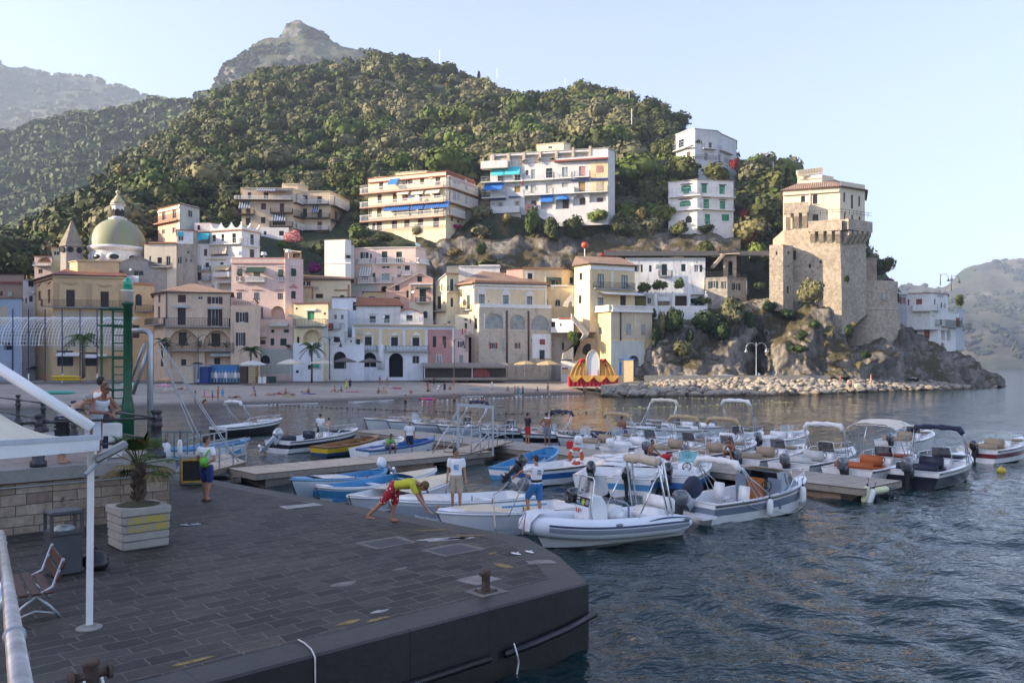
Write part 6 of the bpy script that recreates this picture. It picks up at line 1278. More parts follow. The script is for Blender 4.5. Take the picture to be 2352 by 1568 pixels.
def bimini(T_,h,xt,ht,cm,folded=True,lean=-.5,spread=.35,w=None,legs=2,x_base=None,length=1.9,base_z=None):
 """canvas top: xt along the hull of the folded roll or of the middle of the open cover"""
 w=w or h.B*.42;t0=(xt+h.L/2)/h.L;xb=xt-lean if x_base is None else x_base;tb=min(.9,max(0,(xb+h.L/2)/h.L));zb=h.z(tb)if base_z is None else base_z
 root=bpy.data.objects.new('bimini_top',None);COL.objects.link(root);root.parent=T_
 def hoop(mb,xtop,ztop,xb_,r=.02):
  pts=[V((xb_,h.w(tb)-.08,zb)),V((mix3(xb_,xtop,.85),w,mix3(zb,ztop,.88))),V((xtop,w*.93,ztop-.04)),V((xtop,w*.8,ztop)),V((xtop,0,ztop+.05)),V((xtop,-w*.8,ztop)),V((xtop,-w*.93,ztop-.04)),V((mix3(xb_,xtop,.85),-w,mix3(zb,ztop,.88))),V((xb_,-(h.w(tb)-.08),zb))];mb.tube(pts,r,6)
 mb=MB()
 if folded:
  for k in range(legs):hoop(mb,xt+.06*k,ht-.03*k,xb+.25*k)
  mb.tube([(xb+spread+.35,h.w(tb)-.08,zb),(mix3(xb,xt,.75),w*.98,mix3(zb,ht,.78))],.016,6);mb.tube([(xb+spread+.35,-(h.w(tb)-.08),zb),(mix3(xb,xt,.75),-w*.98,mix3(zb,ht,.78))],.016,6)
  obj('frame',mb,STEEL,root,smooth=1);mb=MB();pts=[];rs=[]
  for i in range(13):f=i/12*2-1;a=abs(f);pts.append(V((xt+.03*math.sin(i*2.3),w*.98*f,ht+.05*(1-f*f)-.2*max(0,a-.9)/.1+.015*math.sin(i*3.1))));rs.append(.10+.02*math.sin(i*1.7)+.008*(i%2))
  mb.tube(pts,rs,9);obj('rolled_canvas',mb,cm,root,smooth=1)
 else:
  for k,f in enumerate((-.5,0,.5)):hoop(mb,xt+length*f,ht+(.08 if f==0 else -.06),xb+.15*f)
  obj('frame',mb,STEEL,root,smooth=1);mb=MB();secs=[]
  for i in range(9):
   f=i/8-.5;zc=ht+.10-.5*abs(f)**2*1.1
   secs.append([V((xt+length*1.04*f,w*1.05*q,zc+.09*(1-q*q)-(.16 if abs(q)>.95 else 0)+.012*math.sin(i*2+q*5)))for q in(-1.0,-.97,-.6,-.2,.2,.6,.97,1.0)])
  mb.loft(secs);obj('canvas',mb,cm,root,smooth=1)
 return root
def console(T_,x,floor,w=.75,hgt=.78,m=None,ws='dark',wheel=True,y=0.,facing=-1):
 m=m or GEL;c=bpy.data.objects.new('console',None);COL.objects.link(c);c.parent=T_;c.location=(x,y,floor)
 mb=MB();q=[(-.28,0),(.34,0),(.30,hgt*.8),(.12,hgt),(-.18,hgt*.93),(-.26,hgt*.7)];mb.prism([V((a,-w/2,b))for a,b in q],(0,w,0));o=obj('pod',mb,m,c,fixn=1);bevel(o,.03,2)
 wm={'dark':flat('smoked_perspex',(.03,.025,.03),.08,alpha=.82),'clear':flat('pale_perspex',(.5,.62,.62),.06,alpha=.45),'teal':flat('teal_perspex',(.2,.55,.6),.1,alpha=.75)}[ws]
 mb=MB();secs=[]
 for i in range(7):
  f=i/6*2-1;secs.append([V((.28-.2*f*f,w*.5*f,hgt*.8)),V((.12-.2*f*f,w*.43*f,hgt+.42))])
 mb.loft(secs);obj('windshield',mb,wm,c,smooth=1);mb=MB();mb.tube([(.05,-w*.52,hgt*.7),(-.05,-w*.47,hgt+.44),(.12,0,hgt+.47),(-.05,w*.47,hgt+.44),(.05,w*.52,hgt*.7)],.016,6);obj('grab_rail',mb,STEEL,c,smooth=1)
 if wheel:
  mb=MB();M=Matrix.Rotation(R(-62),3,'Y');cc=V((-.3,0,hgt*.82));ring=[cc+M@V((.17*math.cos(a),.17*math.sin(a),0))for a in[2*PI*i/14 for i in range(15)]];mb.tube(ring,.02,6,cap=False)
  for a in(0,2.1,4.2):mb.tube([cc,cc+M@V((.17*math.cos(a),.17*math.sin(a),0))],.012,5)
  obj('steering_wheel',mb,BLACKP,c,smooth=1)
 return c
def cushion(T_,name,c,d,m,tilt=0.):
 mb=MB();mb.box((0,0,0),d);o=obj(name,mb,m,T_,loc=c);bevel(o,min(d)*.28,2,soft=True);o.rotation_euler=(0,tilt,0);return o
def bow_rail(T_,h,t0=.55,hgt=.28,m=None):
 mb=MB();n=8;ts=[t0+(.97-t0)*i/n for i in range(n+1)]
 L_=[h.pt(t,1,1,.1,.02+hgt*min(1,(i+.3)/1.2))for i,t in enumerate(ts)];Rr=[V((p.x,-p.y,p.z))for p in L_];mb.tube([h.pt(t0-.05,1,1,.1,0)]+L_+Rr[::-1]+[h.pt(t0-.05,-1,1,.1,0)],.018,6)
 for i in(1,3,5,7):
  for q in(L_[i],Rr[i]):mb.tube([q,V((q.x-.05,q.y,h.z(ts[i])))],.014,5)
 obj('bow_rail',mb,m or STEEL,T_,smooth=1)
CUSH={'tan':mat('tan_cushion',(.33,.25,.17),.6,.1,3),'orange':mat('burnt_orange_cushion',(.42,.10,.02),.5,.12,3),'navy':mat('navy_cushion',(.018,.022,.045),.5,.2,3),'grey':mat('pale_grey_cushion',(.5,.5,.48),.6,.08,3),'white':GEL}
COWL={'black':mat('black_cowling',(.02,.02,.022),.25,.15,2,coat=.5),'grey':mat('grey_cowling',(.10,.11,.125),.25,.15,2,coat=.5),'white':GEL,'silver':mat('silver_cowling',(.4,.42,.45),.25,.1,2,.5,coat=.4)}
def pk_(c):return GEL if c=='white' else mat('hull_'+c,{'navy':(.012,.016,.03),'blue':(.03,.13,.36),'sky':(.07,.27,.48),'mid':(.05,.2,.42),'grey':(.42,.46,.5),'slate':(.17,.21,.27),'maroon':(.16,.02,.035),'yellow':(.62,.42,.03),'wood':(.26,.12,.04),'black':(.012,.012,.014),'teal':(.03,.17,.24),'cream':(.66,.58,.44),'pale':(.62,.67,.7),'antifoul':(.02,.06,.13)}[c],.3,.08,2,coat=.3)
def mbt(label,pos,head,L=5.6,B=2.2,top='white',mid='white',bot='white',cush='tan',cowl='grey',bim=None,bcol='tan',folded=True,cons=True,ws='dark',tilt=0.,rail=True,seat=True,rub='black',leg=None,fb=.95,fore=.6,backseat=True,name='motorboat',blean=-.5,bh=2.15,msize=1.0,motor=True,decals=True):
 T_=thing(name,label,'boat',(pos[0],pos[1],0),R(head));h=Hull(L,B,.66,fb);hull_parts(T_,h,pk_(top),pk_(mid),pk_(bot),GEL,fore,pk_(rub)if rub else None)
 fl=.13
 if cons:console(T_,L*.06,fl,.8,.8,ws=ws)
 if seat:
  cushion(T_,'helm_seat',(-L*.1,0,.55),(.42,.95,.2),CUSH[cush]);cushion(T_,'seat_back',(-L*.1-.2,0,.86),(.14,.95,.42),CUSH[cush],.12);mb=MB();mb.box((-L*.1,0,.3),(.38,.9,.34));obj('seat_box',mb,GEL,T_)
 if backseat:
  mb=MB();mb.box((-L*.36,0,.29),(.5,B*.68,.32));obj('bench_box',mb,GEL,T_);cushion(T_,'bench_cushion',(-L*.36,0,.5),(.5,B*.66,.12),CUSH[cush]);cushion(T_,'bench_back',(-L*.36-.24,0,.74),(.13,B*.66,.36),CUSH[cush],.1)
 cushion(T_,'bow_cushion',(L*.24,0,h.z(.74)+.09),(L*.16,B*.45,.08),CUSH[cush]if cush!='navy' else CUSH['navy'])
 if rail:bow_rail(T_,h)
 if motor:outboard(T_,-L/2-.06,.62,COWL[cowl],leg,tilt,msize)
 if bim:bimini(T_,h,bim*L,bh,{'tan':TAN,'cream':CREAM,'white':WHITECAN,'navy':NAVYC}[bcol],folded,lean=blean)
 return T_,h
def pont_s(px):
 A=PN0+pn_*3.1;k=(px-CX)/F;return(k*A.y-A.x)/(pd_.x-k*pd_.y)
HD=math.degrees(math.atan2(pn_.y,pn_.x))
def at_back(px,L,away=True,gap=.5,out=0.0):
 s=pont_s(px);p=PN0+pn_*(3.1+gap+out+L/2)+pd_*s;return(p.x,p.y),(HD if away else HD+180)
def bbt(label,px,away=True,L=5.6,gap=.5,out=0.,dh=0,**kw):
 p,hd=at_back(px,L,away,gap,out);return mbt(label,p,hd+dh,L=L,**kw)
bbt('white open boat with a grey covered stern at the far left of the pontoon',815,False,4.8,top='white',cons=False,seat=False,rail=False,motor=False,dh=8)
bbt('white boat with a clear windshield and black rub line pointing at the pontoon',868,False,5.8,top='white',mid='pale',bot='pale',ws='clear',cush='tan',dh=6,motor=False)
bbt('small grey hulled boat with a tan seat between two larger boats',930,False,4.6,top='white',mid='grey',bot='grey',cush='tan',cons=False,dh=5,motor=False)
bbt('white boat with a tall smoked windshield and grey hull left of the gantry',985,False,6.0,top='white',mid='grey',bot='grey',ws='dark',dh=4,motor=False,bim=-.12,bcol='navy',bh=2.3)
bbt('white boat with a black hull band right behind the gantry',1085,False,5.8,top='white',mid='navy',bot='pale',ws='dark',dh=3,motor=False)
bbt('white boat with a black hull band beside the man in red shorts',1178,False,5.8,top='white',mid='black',bot='pale',ws='clear',dh=2,motor=False,bim=-.1,bcol='navy',bh=2.0)
bbt('white boat with a grey seat beside the man with a towel on his neck',1262,False,5.2,top='white',mid='pale',bot='grey',ws='clear',cush='navy',motor=False)
bbt('large white boat with a cream bimini roll moored beyond the pontoon boats',1255,False,7.0,out=6.,top='white',mid='white',bot='pale',ws='dark',bim=-.05,bcol='cream',bh=2.6,fb=1.15,B=2.5,cush='white',cowl='grey')
bbt('large white boat with a navy bimini roll far behind the pontoon',1230,False,7.2,out=9,top='white',mid='white',bot='pale',ws='dark',bim=.0,bcol='navy',bh=3.0,fb=1.15,B=2.5,cush='white')
bbt('white boat with a white outboard beside the red fuel can',1322,True,5.0,top='white',cush='tan',cowl='white',ws='clear',leg=GEL,bim=.05,bcol='tan',bh=2.1)
bbt('white boat with a blue striped hull where a man in blue shorts stands',1395,True,5.2,top='white',mid='white',bot='mid',cush='white',cowl='white',ws='dark',leg=GEL)
bbt('white boat with a high white bimini roll behind the tan covered boats',1452,True,5.8,out=5.5,top='white',cush='white',ws='dark',bim=.02,bcol='white',bh=2.8)
bbt('white boat with a tan bimini roll left of its twin on the pontoon',1478,True,5.6,top='white',cush='tan',bim=-.02,bcol='tan',blean=-.25)
bbt('white boat with a tan bimini roll right of its twin on the pontoon',1568,True,5.6,top='white',cush='tan',bim=-.02,bcol='tan',blean=-.25)
bbt('white boat with an open sagging beige canopy behind the squatting man',1686,True,5.6,top='white',cush='tan',bim=.0,bcol='cream',folded=False,blean=-.2)
bbt('white boat with a white bimini roll and pale grey bench beside the canopy boat',1796,True,5.8,top='white',cush='grey',bim=.02,bcol='white',blean=-.2)
bbt('white boat with burnt orange cushions under a wide cream canopy',1930,True,6.0,B=2.4,top='white',mid='white',bot='pale',cush='orange',bim=.02,bcol='cream',folded=False,blean=-.2,bh=2.35,msize=1.1)
st=G(2092,1120);hd=math.radians(44);mbt('navy hulled white boat with navy cushions and a navy bimini roll',(st.x+3*math.cos(hd),st.y+3*math.sin(hd)),44,L=6.0,B=2.4,top='white',mid='navy',bot='navy',cush='navy',cowl='grey',bim=-.02,bcol='navy',blean=-.2,bh=2.2,msize=1.25,decals=False)
st=G(2050,1040);hd=math.radians(45);mbt('white boat with a beige bimini roll behind the orange cushioned boat',(st.x+2.8*math.cos(hd),st.y+2.8*math.sin(hd)),45,L=5.8,top='white',cush='tan',bim=.0,bcol='cream',blean=-.2)
st=G(2245,1062);hd=math.radians(38);mbt('white boat with a maroon hull stripe at the far right',(st.x+2.7*math.cos(hd),st.y+2.7*math.sin(hd)),38,L=5.6,top='white',mid='maroon',bot='white',cush='tan',cowl='black',bim=.0,bcol='cream',blean=-.2,ws='clear')
bbt('small white moored boat with a tan windshield behind the first tan bimini',1500,True,5.0,out=9,top='white',mid='white',bot='navy',cush='white',ws='clear')
def span(a,b):a,b=V(a),V(b);d=b-a;return((a.x+b.x)/2,(a.y+b.y)/2),math.degrees(math.atan2(d.y,d.x)),d.length
c_,hd,L_=span(G(492,1004),G(655,990));mbt('black hulled white boat with a white bimini roll left of the others',c_,hd,L=5.6,B=2.1,top='white',mid='black',bot='black',cons=False,seat=False,cush='white',bim=-.28,bcol='white',blean=-.7,motor=False,bh=2.3,backseat=False)
mbt('white boat with a black window band and tilted silver outboards',(-12.6+2.6*math.cos(R(58)),46+2.6*math.sin(R(58))),56,L=6.2,B=2.4,top='white',mid='black',bot='white',cush='navy',cowl='silver',leg=COWL['silver'],tilt=R(55),bim=.0,bcol='cream',blean=-.55,ws='clear',bh=2.3,msize=1.25)
def rbt(label,pos,head,L=4.6,B=1.6,top='white',mid='white',bot='white',rim='sky',inside='sky',double=True,thw=None,cover=None,name='rowing_boat',fs=.5,fb=.78,fore=.86,rubm=True,thwarts=3,aft=.06,motor=None,tilt=R(60),coverrange=(.55,.95)):
 T_=thing(name,label,'boat',(pos[0],pos[1],0),R(head));h=Hull(L,B,fs,fb,.45,.07,double,.22);hull_parts(T_,h,pk_(top),pk_(mid),pk_(bot),pk_(rim),fore,pk_(rim)if rubm else None,.10,.09,pk_(inside),(.8,.35),aft)
 for k in range(thwarts):
  t=.25+.5*k/max(1,thwarts-1);w_=h.w(t)-.1;mb=MB();mb.box((h.x(t),0,h.z(t)-.16),(.24,2*w_,.04));obj('thwart',mb,pk_(thw or rim),T_)
 if cover:
  mb=MB();t0,t1=coverrange;mb.loft([[V((h.x(t),s_*(h.w(t)-.05),h.z(t)+.03+.05*(1-s_*s_)))for s_ in(-1,-.5,0,.5,1)]for t in[t0+(t1-t0)*i/10 for i in range(11)]]);obj('foredeck_cover',mb,cover,T_,smooth=1)
 mb=MB()
 for sd in(-1,1):p=h.pt(.5,sd,1,.05,.02);mb.tube([p,p+V((0,0,.16))],.018,6)
 mb.tube([h.pt(.985,0,1),h.pt(.985,0,1)+V((.02,0,.14))],.04,8);obj('thole_pin',mb,pk_('wood'),T_,smooth=1)
 if motor:outboard(T_,-L/2+.12,.62,COWL[motor],COWL['silver']if motor!='black' else None,tilt,.85)
 return T_,h
c_,hd,L_=span(G(872,1114),G(682,1146));TM,hM=rbt('pale blue rimmed rowing boat with dark name letters on its bow',c_,hd,L=4.9,B=1.7,top='white',mid='pale',bot='pale',motor='white',cover=GEL,coverrange=(.5,.78))
def text(name,body,size,m,parent=None,loc=(0,0,0),rot=None,ext=.004,shear=0.):
 cu=bpy.data.curves.new(name,'FONT');cu.body=body;cu.size=size;cu.extrude=ext;cu.align_x='CENTER';cu.align_y='CENTER';cu.shear=shear;cu.space_line=.8
 o=bpy.data.objects.new(name,cu);COL.objects.link(o);dg=bpy.context.evaluated_depsgraph_get();me=bpy.data.meshes.new_from_object(o.evaluated_get(dg));bpy.data.objects.remove(o);me.materials.clear();me.materials.append(m)
 o=bpy.data.objects.new(name,me);COL.objects.link(o);o.parent=parent
 M=Matrix.Translation(loc)
 if rot is not None:M=M@rot.to_4x4()
 o.matrix_local=M;return o
def face_rot(n,up=(0,0,1)):
 n=V(n).normalized();y=(V(up)-n*V(up).dot(n)).normalized();x=y.cross(n);return Matrix((x,y,n)).transposed()
INK=flat('black_lettering',(.012,.012,.014),.5);BLUEINK=flat('blue_print',(.03,.28,.55),.6)
a=hM.pt(.86,1,.62);b=hM.pt(.74,1,.62);n=(b-a).cross(V((0,0,1)));n=n if n.y>0 else -n
text('boat_name','M1RY',.27,INK,TM,(a+b)/2+n.normalized()*.03,face_rot(n),.004,.2)
c_,hd,L_=span(G(722,1160),G(1005,1122));rbt('blue and white rowing boat with white rolled edging beside the named boat',c_,hd,L=5.4,B=1.7,top='white',mid='sky',bot='white',rim='white',inside='sky',cover=pk_('cream'),coverrange=(.7,.97))
c_,hd,L_=span(G(800,1180),G(1010,1136));rbt('white boat with a broad cream foredeck behind the bending man',(c_[0]+.35,c_[1]-.2),hd,L=5.6,B=1.9,top='white',mid='white',bot='mid',rim='white',inside='white',cover=pk_('cream'),coverrange=(.36,.97),thwarts=1)
c_,hd,L_=span(G(1172,1178),G(925,1206));rbt('white open boat with a grey hull and a grey outboard beside the quay',c_,hd,L=4.9,B=1.8,top='white',mid='grey',bot='grey',rim='white',inside='white',double=False,motor='grey',tilt=R(18),cover=GEL,coverrange=(.62,.97),fs=.6,fb=.85)
c_,hd,L_=span(G(1285,1203),G(1035,1236));TY,hY=rbt('white boat with yellow striped deck boards on which the boy stands',c_,hd,L=4.7,B=1.75,top='white',mid='white',bot='pale',rim='white',inside='white',double=False,thw='yellow',motor='black',tilt=R(5),fs=.6,fb=.82,thwarts=3)
h=hY
def stripemat():
 t=NT('yellow_striped_deck');w=t.node('ShaderNodeTexWave',wave_type='BANDS',bands_direction='Y');si(w,'Scale',2.6);t.link(t.coord(),w.inputs['Vector']);t.col(t.ramp(w.outputs['Fac'],[(.45,(.75,.74,.7)),(.55,(.62,.42,.12))]));t.set(Roughness=.4);return t.mat
mb=MB();mb.loft([[V((h.x(t),s_*(h.w(t)-.1),h.z(t)+.035))for s_ in(-1,-.5,0,.5,1)]for t in[.55+.4*i/10 for i in range(11)]]);obj('striped_deck',mb,stripemat(),TY)
mb=MB();mb.tube([(h.x(.25),.3,.72),(h.x(.6),.45,.8)],.03,8);obj('oar',mb,pk_('sky'),TY,smooth=1)
c_,hd,L_=span(G(1160,1101),G(1275,1072));rbt('bright sky blue rowing boat with a white transom',c_,hd,L=5.2,B=1.7,top='sky',mid='white',bot='sky',rim='sky',inside='sky',double=False,fb=1.0,fore=.9)
c_,hd,L_=span(G(1190,1113),G(1465,1088));mbt('white boat with a broad blue hull stripe beside the orange lifebuoy',c_,hd,L=6.0,B=2.0,top='white',mid='blue',bot='white',cons=False,seat=False,rail=False,cush='white',cowl='black',tilt=R(50),bim=None,backseat=False,name='motorboat',fore=.45)
c_,hd,L_=span(G(1345,1140),G(1440,1092));mbt('white boat with a tilted black outboard below the lifebuoy',c_,hd,L=4.6,B=1.7,top='white',mid='white',bot='white',cons=False,seat=False,rail=False,cush='white',cowl='black',tilt=R(35),backseat=False,fore=.5)
c_,hd,L_=span(G(1435,1146),G(1520,1098));mbt('white and blue boat with an upright black outboard behind the inflatable',c_,hd,L=5.0,B=1.9,top='white',mid='sky',bot='white',cons=False,seat=False,rail=False,cush='white',cowl='black',tilt=0,backseat=True,fore=.55)
c_,hd,L_=span(G(1520,1145),G(1625,1093));mbt('white boat with a pale turquoise windshield behind the cabin boat',c_,hd,L=5.0,B=1.9,top='white',mid='blue',bot='navy',ws='teal',cush='white',cowl='black',tilt=R(30),fore=.6,seat=False)
c_,hd,L_=span(G(735,1047),G(866,1031));rbt('wooden rowing boat with a yellow hull moored left of the white ones',c_,hd,L=4.6,B=1.6,top='wood',mid='yellow',bot='antifoul',rim='wood',inside='wood',double=False)
c_,hd,L_=span(G(826,1053),G(925,1034));rbt('plain white rowing boat with red thwarts behind the blue edged one',c_,hd,L=4.4,B=1.6,rim='white',inside='white',thw='maroon',double=False)
c_,hd,L_=span(G(845,1053),G(988,1040));rbt('white rowing boat with a dark blue rim carrying two men',c_,hd,L=4.8,B=1.6,top='blue',mid='white',bot='white',rim='blue',inside='blue',double=False,fb=.85)
c_,hd,L_=span(G(385,1056),G(545,1042));rbt('blue and white boat moored behind the grey fence',c_,hd,L=5.5,B=1.8,top='sky',mid='white',bot='white',rim='sky',inside='sky')
sa=V((5.55,25.5,0));hd=33;L_=5.4;T_=thing('cabin_boat','grey and white cabin boat with a varnished wooden door and a tilted silver outboard','boat',(sa.x+L_/2*math.cos(R(hd)),sa.y+L_/2*math.sin(R(hd)),0),R(hd));h=Hull(L_,2.2,.62,.98);hull_parts(T_,h,GEL,pk_('slate'),GEL,GEL,.60,pk_('black'),bands=(.80,.45))
SL=pk_('slate');mb=MB()
def cabsec(t,top,wf):return[V((h.x(t),-h.w(t)*.86,h.z(t))),V((h.x(t),-h.w(t)*wf,h.z(t)+top)),V((h.x(t),h.w(t)*wf,h.z(t)+top)),V((h.x(t),h.w(t)*.86,h.z(t)))]
mb.loft([cabsec(.56,.62,.72),cabsec(.66,.6,.70),cabsec(.80,.16,.6),cabsec(.83,.03,.6)]);o=obj('cabin',mb,SL,T_,fixn=1)
mb=MB();mb.loft([[p+V((0,0,.012))for p in(cabsec(.575,.62,.72)[1],cabsec(.575,.62,.72)[2])],[p+V((0,0,.018))for p in(cabsec(.66,.6,.7)[1],cabsec(.66,.6,.7)[2])],[p+V((0,0,.02))for p in(cabsec(.76,.3,.63)[1],cabsec(.76,.3,.63)[2])]]);obj('cabin_windshield',mb,flat('smoked_perspex',(.03,.025,.03),.08,alpha=.82),T_)
for sd in(-1,1):
 mb=MB();a0,a1=cabsec(.64,.6,.7),cabsec(.75,.33,.64);k=(0,1)if sd<0 else(3,2);q=[a0[k[0]].lerp(a0[k[1]],.35),a1[k[0]].lerp(a1[k[1]],.45),a1[k[0]].lerp(a1[k[1]],.9),a0[k[0]].lerp(a0[k[1]],.9)];mb.poly([p+V((0,sd*.012,.004))for p in q]);obj('side_window',mb,GLASS,T_)
VARN=mat('varnished_wood',(.30,.095,.018),.25,.25,6,coat=.5);mb=MB();mb.box((h.x(.55),.05,.62),(.04,.72,1.05));obj('cabin_door',mb,VARN,T_)
[obj('bulkhead',MB().box((h.x(.548),y_,.72),(.05,w_,.95)),SL,T_)for y_,w_ in((-.72,.5),(.66,.45))]
mb=MB();cc=V((h.x(.5),-.6,.95));M=Matrix.Rotation(R(-70),3,'Y');ring=[cc+M@V((.19*math.cos(a),.19*math.sin(a),0))for a in[2*PI*i/14 for i in range(15)]];mb.tube(ring,.022,6,cap=False);[mb.tube([cc,cc+M@V((.19*math.cos(a),.19*math.sin(a),0))],.015,5)for a in(0,2.1,4.2)];obj('steering_wheel',mb,BLACKP,T_,smooth=1)
for y in(-.55,.5):
 cushion(T_,'helm_seat',(h.x(.36),y,.52),(.42,.44,.09),GEL);cushion(T_,'seat_back',(h.x(.36)-.22,y,.78),(.09,.42,.5),GEL,.15);mb=MB();mb.lathe([(.05,.1),(.05,.5)],(h.x(.36),y,0),8);obj('seat_post',mb,STEEL,T_)
mb=MB();mb.box((-L_/2-.28,-.62,.28),(.58,.8,.08));obj('swim_platform',mb,GEL,T_);mb=MB();mb.box((-L_/2-.28,.7,.28),(.58,.6,.08));obj('swim_platform',mb,GEL,T_)
outboard(T_,-L_/2-.05,.6,NAVYC,COWL['silver'],R(52),1.3);bow_rail(T_,h,.66,.3);bimini(T_,h,-L_*.30,1.78,WHITECAN,True,lean=-.75)
def fender(label,p,r=.11,l=.5,m=None,tilt=0.0,rz=0.,capm=None):
 T_=thing('boat_fender',label,'fender',tuple(p),rz);M=Matrix.Rotation(tilt,3,'Y');mb=MB();mb.lathe([(r*.3,-l/2-.04),(r*.85,-l/2+.03),(r,-l/2+.12),(r,l/2-.12),(r*.85,l/2-.03),(r*.3,l/2+.04)],(0,0,0),12,0,M);obj('body',mb,m or GEL,T_,smooth=1);mb=MB();mb.lathe([(r*.42,l/2-.0),(r*.4,l/2+.05),(r*.2,l/2+.1),(.012,l/2+.12),(.012,l/2+.3)],(0,0,0),8,0,M);obj('eye_and_line',mb,capm or NAVYC,T_,smooth=1)
Mw=T_.matrix_basis.copy();Mw=Matrix.Translation(T_.location)@Matrix.Rotation(T_.rotation_euler.z,4,'Z')
fender('white fender hanging amidships on the cabin boat',Mw@(h.pt(.42,-1,.55)+V((0,-.12,0))));fender('white fender hanging near the bow of the cabin boat',Mw@(h.pt(.80,-1,.62)+V((0,-.16,.05))))
rope('mooring rope drooping along the side of the cabin boat',[Mw@h.pt(.2,-1,1,0,.05),Mw@(h.pt(.5,-1,.3)+V((0,-.15,0))),Mw@(h.pt(.8,-1,.2)+V((0,-.25,0))),Mw@h.pt(.98,0,.9)],.013,sag=.12)
bw=G(1225,1262);st=G(1530,1226);d=(bw-st).normalized();hd=math.degrees(math.atan2(d.y,d.x));L_=5.1;c_=(bw+st)/2+d*.12;T_=thing('inflatable_boat','white inflatable boat with dark blue stripes and a white steering console','boat',(c_.x,c_.y,0),R(hd));RB=T_
TUBE=mat('white_inflatable_tube',(.70,.73,.77),.42,.04,1.5,coat=.1);h=Hull(L_*.94,1.75,.42,.6,.5,.16)
B_=2.05;r0=.27
def tube_c(t,sd):
 x=-L_/2+L_*.94*t;w=(B_/2-r0)*(1-max(0,(t-.55)/.45)**2.4)**.8;return V((x-.02*L_*t*t,sd*w,.46+.42*max(0,t-.3)**2))
pts=[tube_c(i/24,1)for i in range(25)]+[tube_c(1-i/24,-1)for i in range(1,25)]
rr=[r0*(.55+.45*min(1,i/3))if i<3 else(r0*(.55+.45*min(1,(48-i)/3))if i>45 else r0)for i in range(49)];rr[0]=.08;rr[-1]=.08
mb=MB();mb.tube(pts,rr,20);obj('buoyancy_tube',mb,TUBE,T_,smooth=1)
def strake(nm,a0,a1,m,lo=.01,t0=1,t1=47):
 mb=MB();secs=[]
 for i in range(t0,t1+1):
  p=pts[i];tg=(pts[min(i+1,48)]-pts[max(i-1,0)]).normalized();n=V((-tg.y,tg.x,0));n.normalize()
  secs.append([p+(n*math.cos(a)+V((0,0,1))*math.sin(a))*(rr[i]+lo)for a in[a0+(a1-a0)*k/4 for k in range(5)]])
 mb.loft(secs);return obj(nm,mb,m,T_,smooth=1)
NAVYR=mat('navy_rubber',(.02,.03,.085),.5,.1,2);GREYR=mat('grey_rubber',(.2,.22,.26),.5,.1,2)
strake('blue_stripe',R(12),R(24),NAVYR,.008,1,22);strake('grey_stripe',R(-16),R(8),GREYR,.018,1,22);strake('blue_stripe',R(12),R(24),NAVYR,.008,26,47);strake('grey_stripe',R(-16),R(8),GREYR,.018,26,47)
mb=MB();N=16
for sd in(1,-1):
 a=[V((p.x,p.y*.92,p.z-.18))for p in[tube_c(.02+.96*i/N,sd)for i in range(N+1)]];b=[V((p.x-.25*(i/N)**3,p.y*.75,.06))for i,p in enumerate(a)];k=[V((p.x-.1-.6*(i/N)**3,0,-.25*(1-(i/N)**4)))for i,p in enumerate(a)];mb.loft([a,b,k]if sd>0 else[k,b,a])
mb.add([V((-L_/2+.1,.7,.34)),V((-L_/2+.1,-.7,.34)),V((-L_/2+.1,-.5,.05)),V((-L_/2+.1,0,-.25)),V((-L_/2+.1,.5,.05))],[(0,1,2,3,4)]);obj('hull',mb,GEL,T_,fixn=False)
mb=MB();mb.loft([[V((tube_c(t,1).x,tube_c(t,s_).y*.98 if s_ else 0,.34+.28*max(0,t-.45)))for s_ in(1,0,-1)]for t in[.03+.93*i/12 for i in range(13)]]);obj('floor',mb,GEL,T_)
mb=MB();p=tube_c(1,1);mb.loft([[p+V((dx,y*.9,dz))for y in(-.35,-.12,.12,.35)]for dx,dz in((-.75,.30),(-.4,.34),(-.1,.32),(.16,.12),(.2,-.12))]);o=obj('bow_pad',mb,TUBE,T_,smooth=1)
cs=bpy.data.objects.new('console',None);COL.objects.link(cs);cs.parent=T_;cs.location=(.25,0,.34)
mb=MB();q=[(-.34,0),(.36,0),(.30,.66),(.24,.95),(-.12,.98),(-.3,.7)];mb.prism([V((a,-.34,b))for a,b in q],(0,.68,0));o=obj('pod',mb,GEL,cs,fixn=1);bevel(o,.03,2)
def cface(f,z,lift=.0):
 t=(z-.0)/.66;x=.36+(.30-.36)*t if z<=.66 else .30+(.24-.30)*(z-.66)/.29;return V((x+lift,f,z))
mb=MB();mb.add([cface(-.325,.70,.012),cface(.325,.70,.012),cface(.325,.93,.012),cface(-.325,.93,.012)],[(0,1,2,3)]);obj('decal_panel',mb,INK,cs)
nf=V((.97,0,.2)).normalized();Rt=face_rot(nf)
SUNY=flat('sun_yellow',(.62,.72,.06),.5);WHT=flat('white_print',(.8,.8,.8),.5);REDP=flat('red_print',(.5,.03,.03),.5);LB=flat('light_blue_print',(.12,.5,.75),.5)
text('lettering','sea\nsun',.105,WHT,cs,cface(-.2,.845,.018),Rt,.003)
mb=MB();c0_=cface(.04,.80,.017);ex=Rt@V((1,0,0));ey=Rt@V((0,1,0))
mb.add([c0_]+[c0_+ex*.045*math.cos(a)+ey*.045*math.sin(a)for a in[2*PI*i/16 for i in range(16)]],[(0,1+i,1+(i+1)%16)for i in range(16)])
for i in range(12):
 a=2*PI*i/12;d0=ex*math.cos(a)+ey*math.sin(a);e0=ey*math.cos(a)-ex*math.sin(a);mb.add([c0_+d0*.055+e0*.014,c0_+d0*.055-e0*.014,c0_+d0*.105],[(0,1,2)])
obj('sun_emblem',mb,SUNY,cs)
mb=MB();w0=cface(-.14,.735,.02)
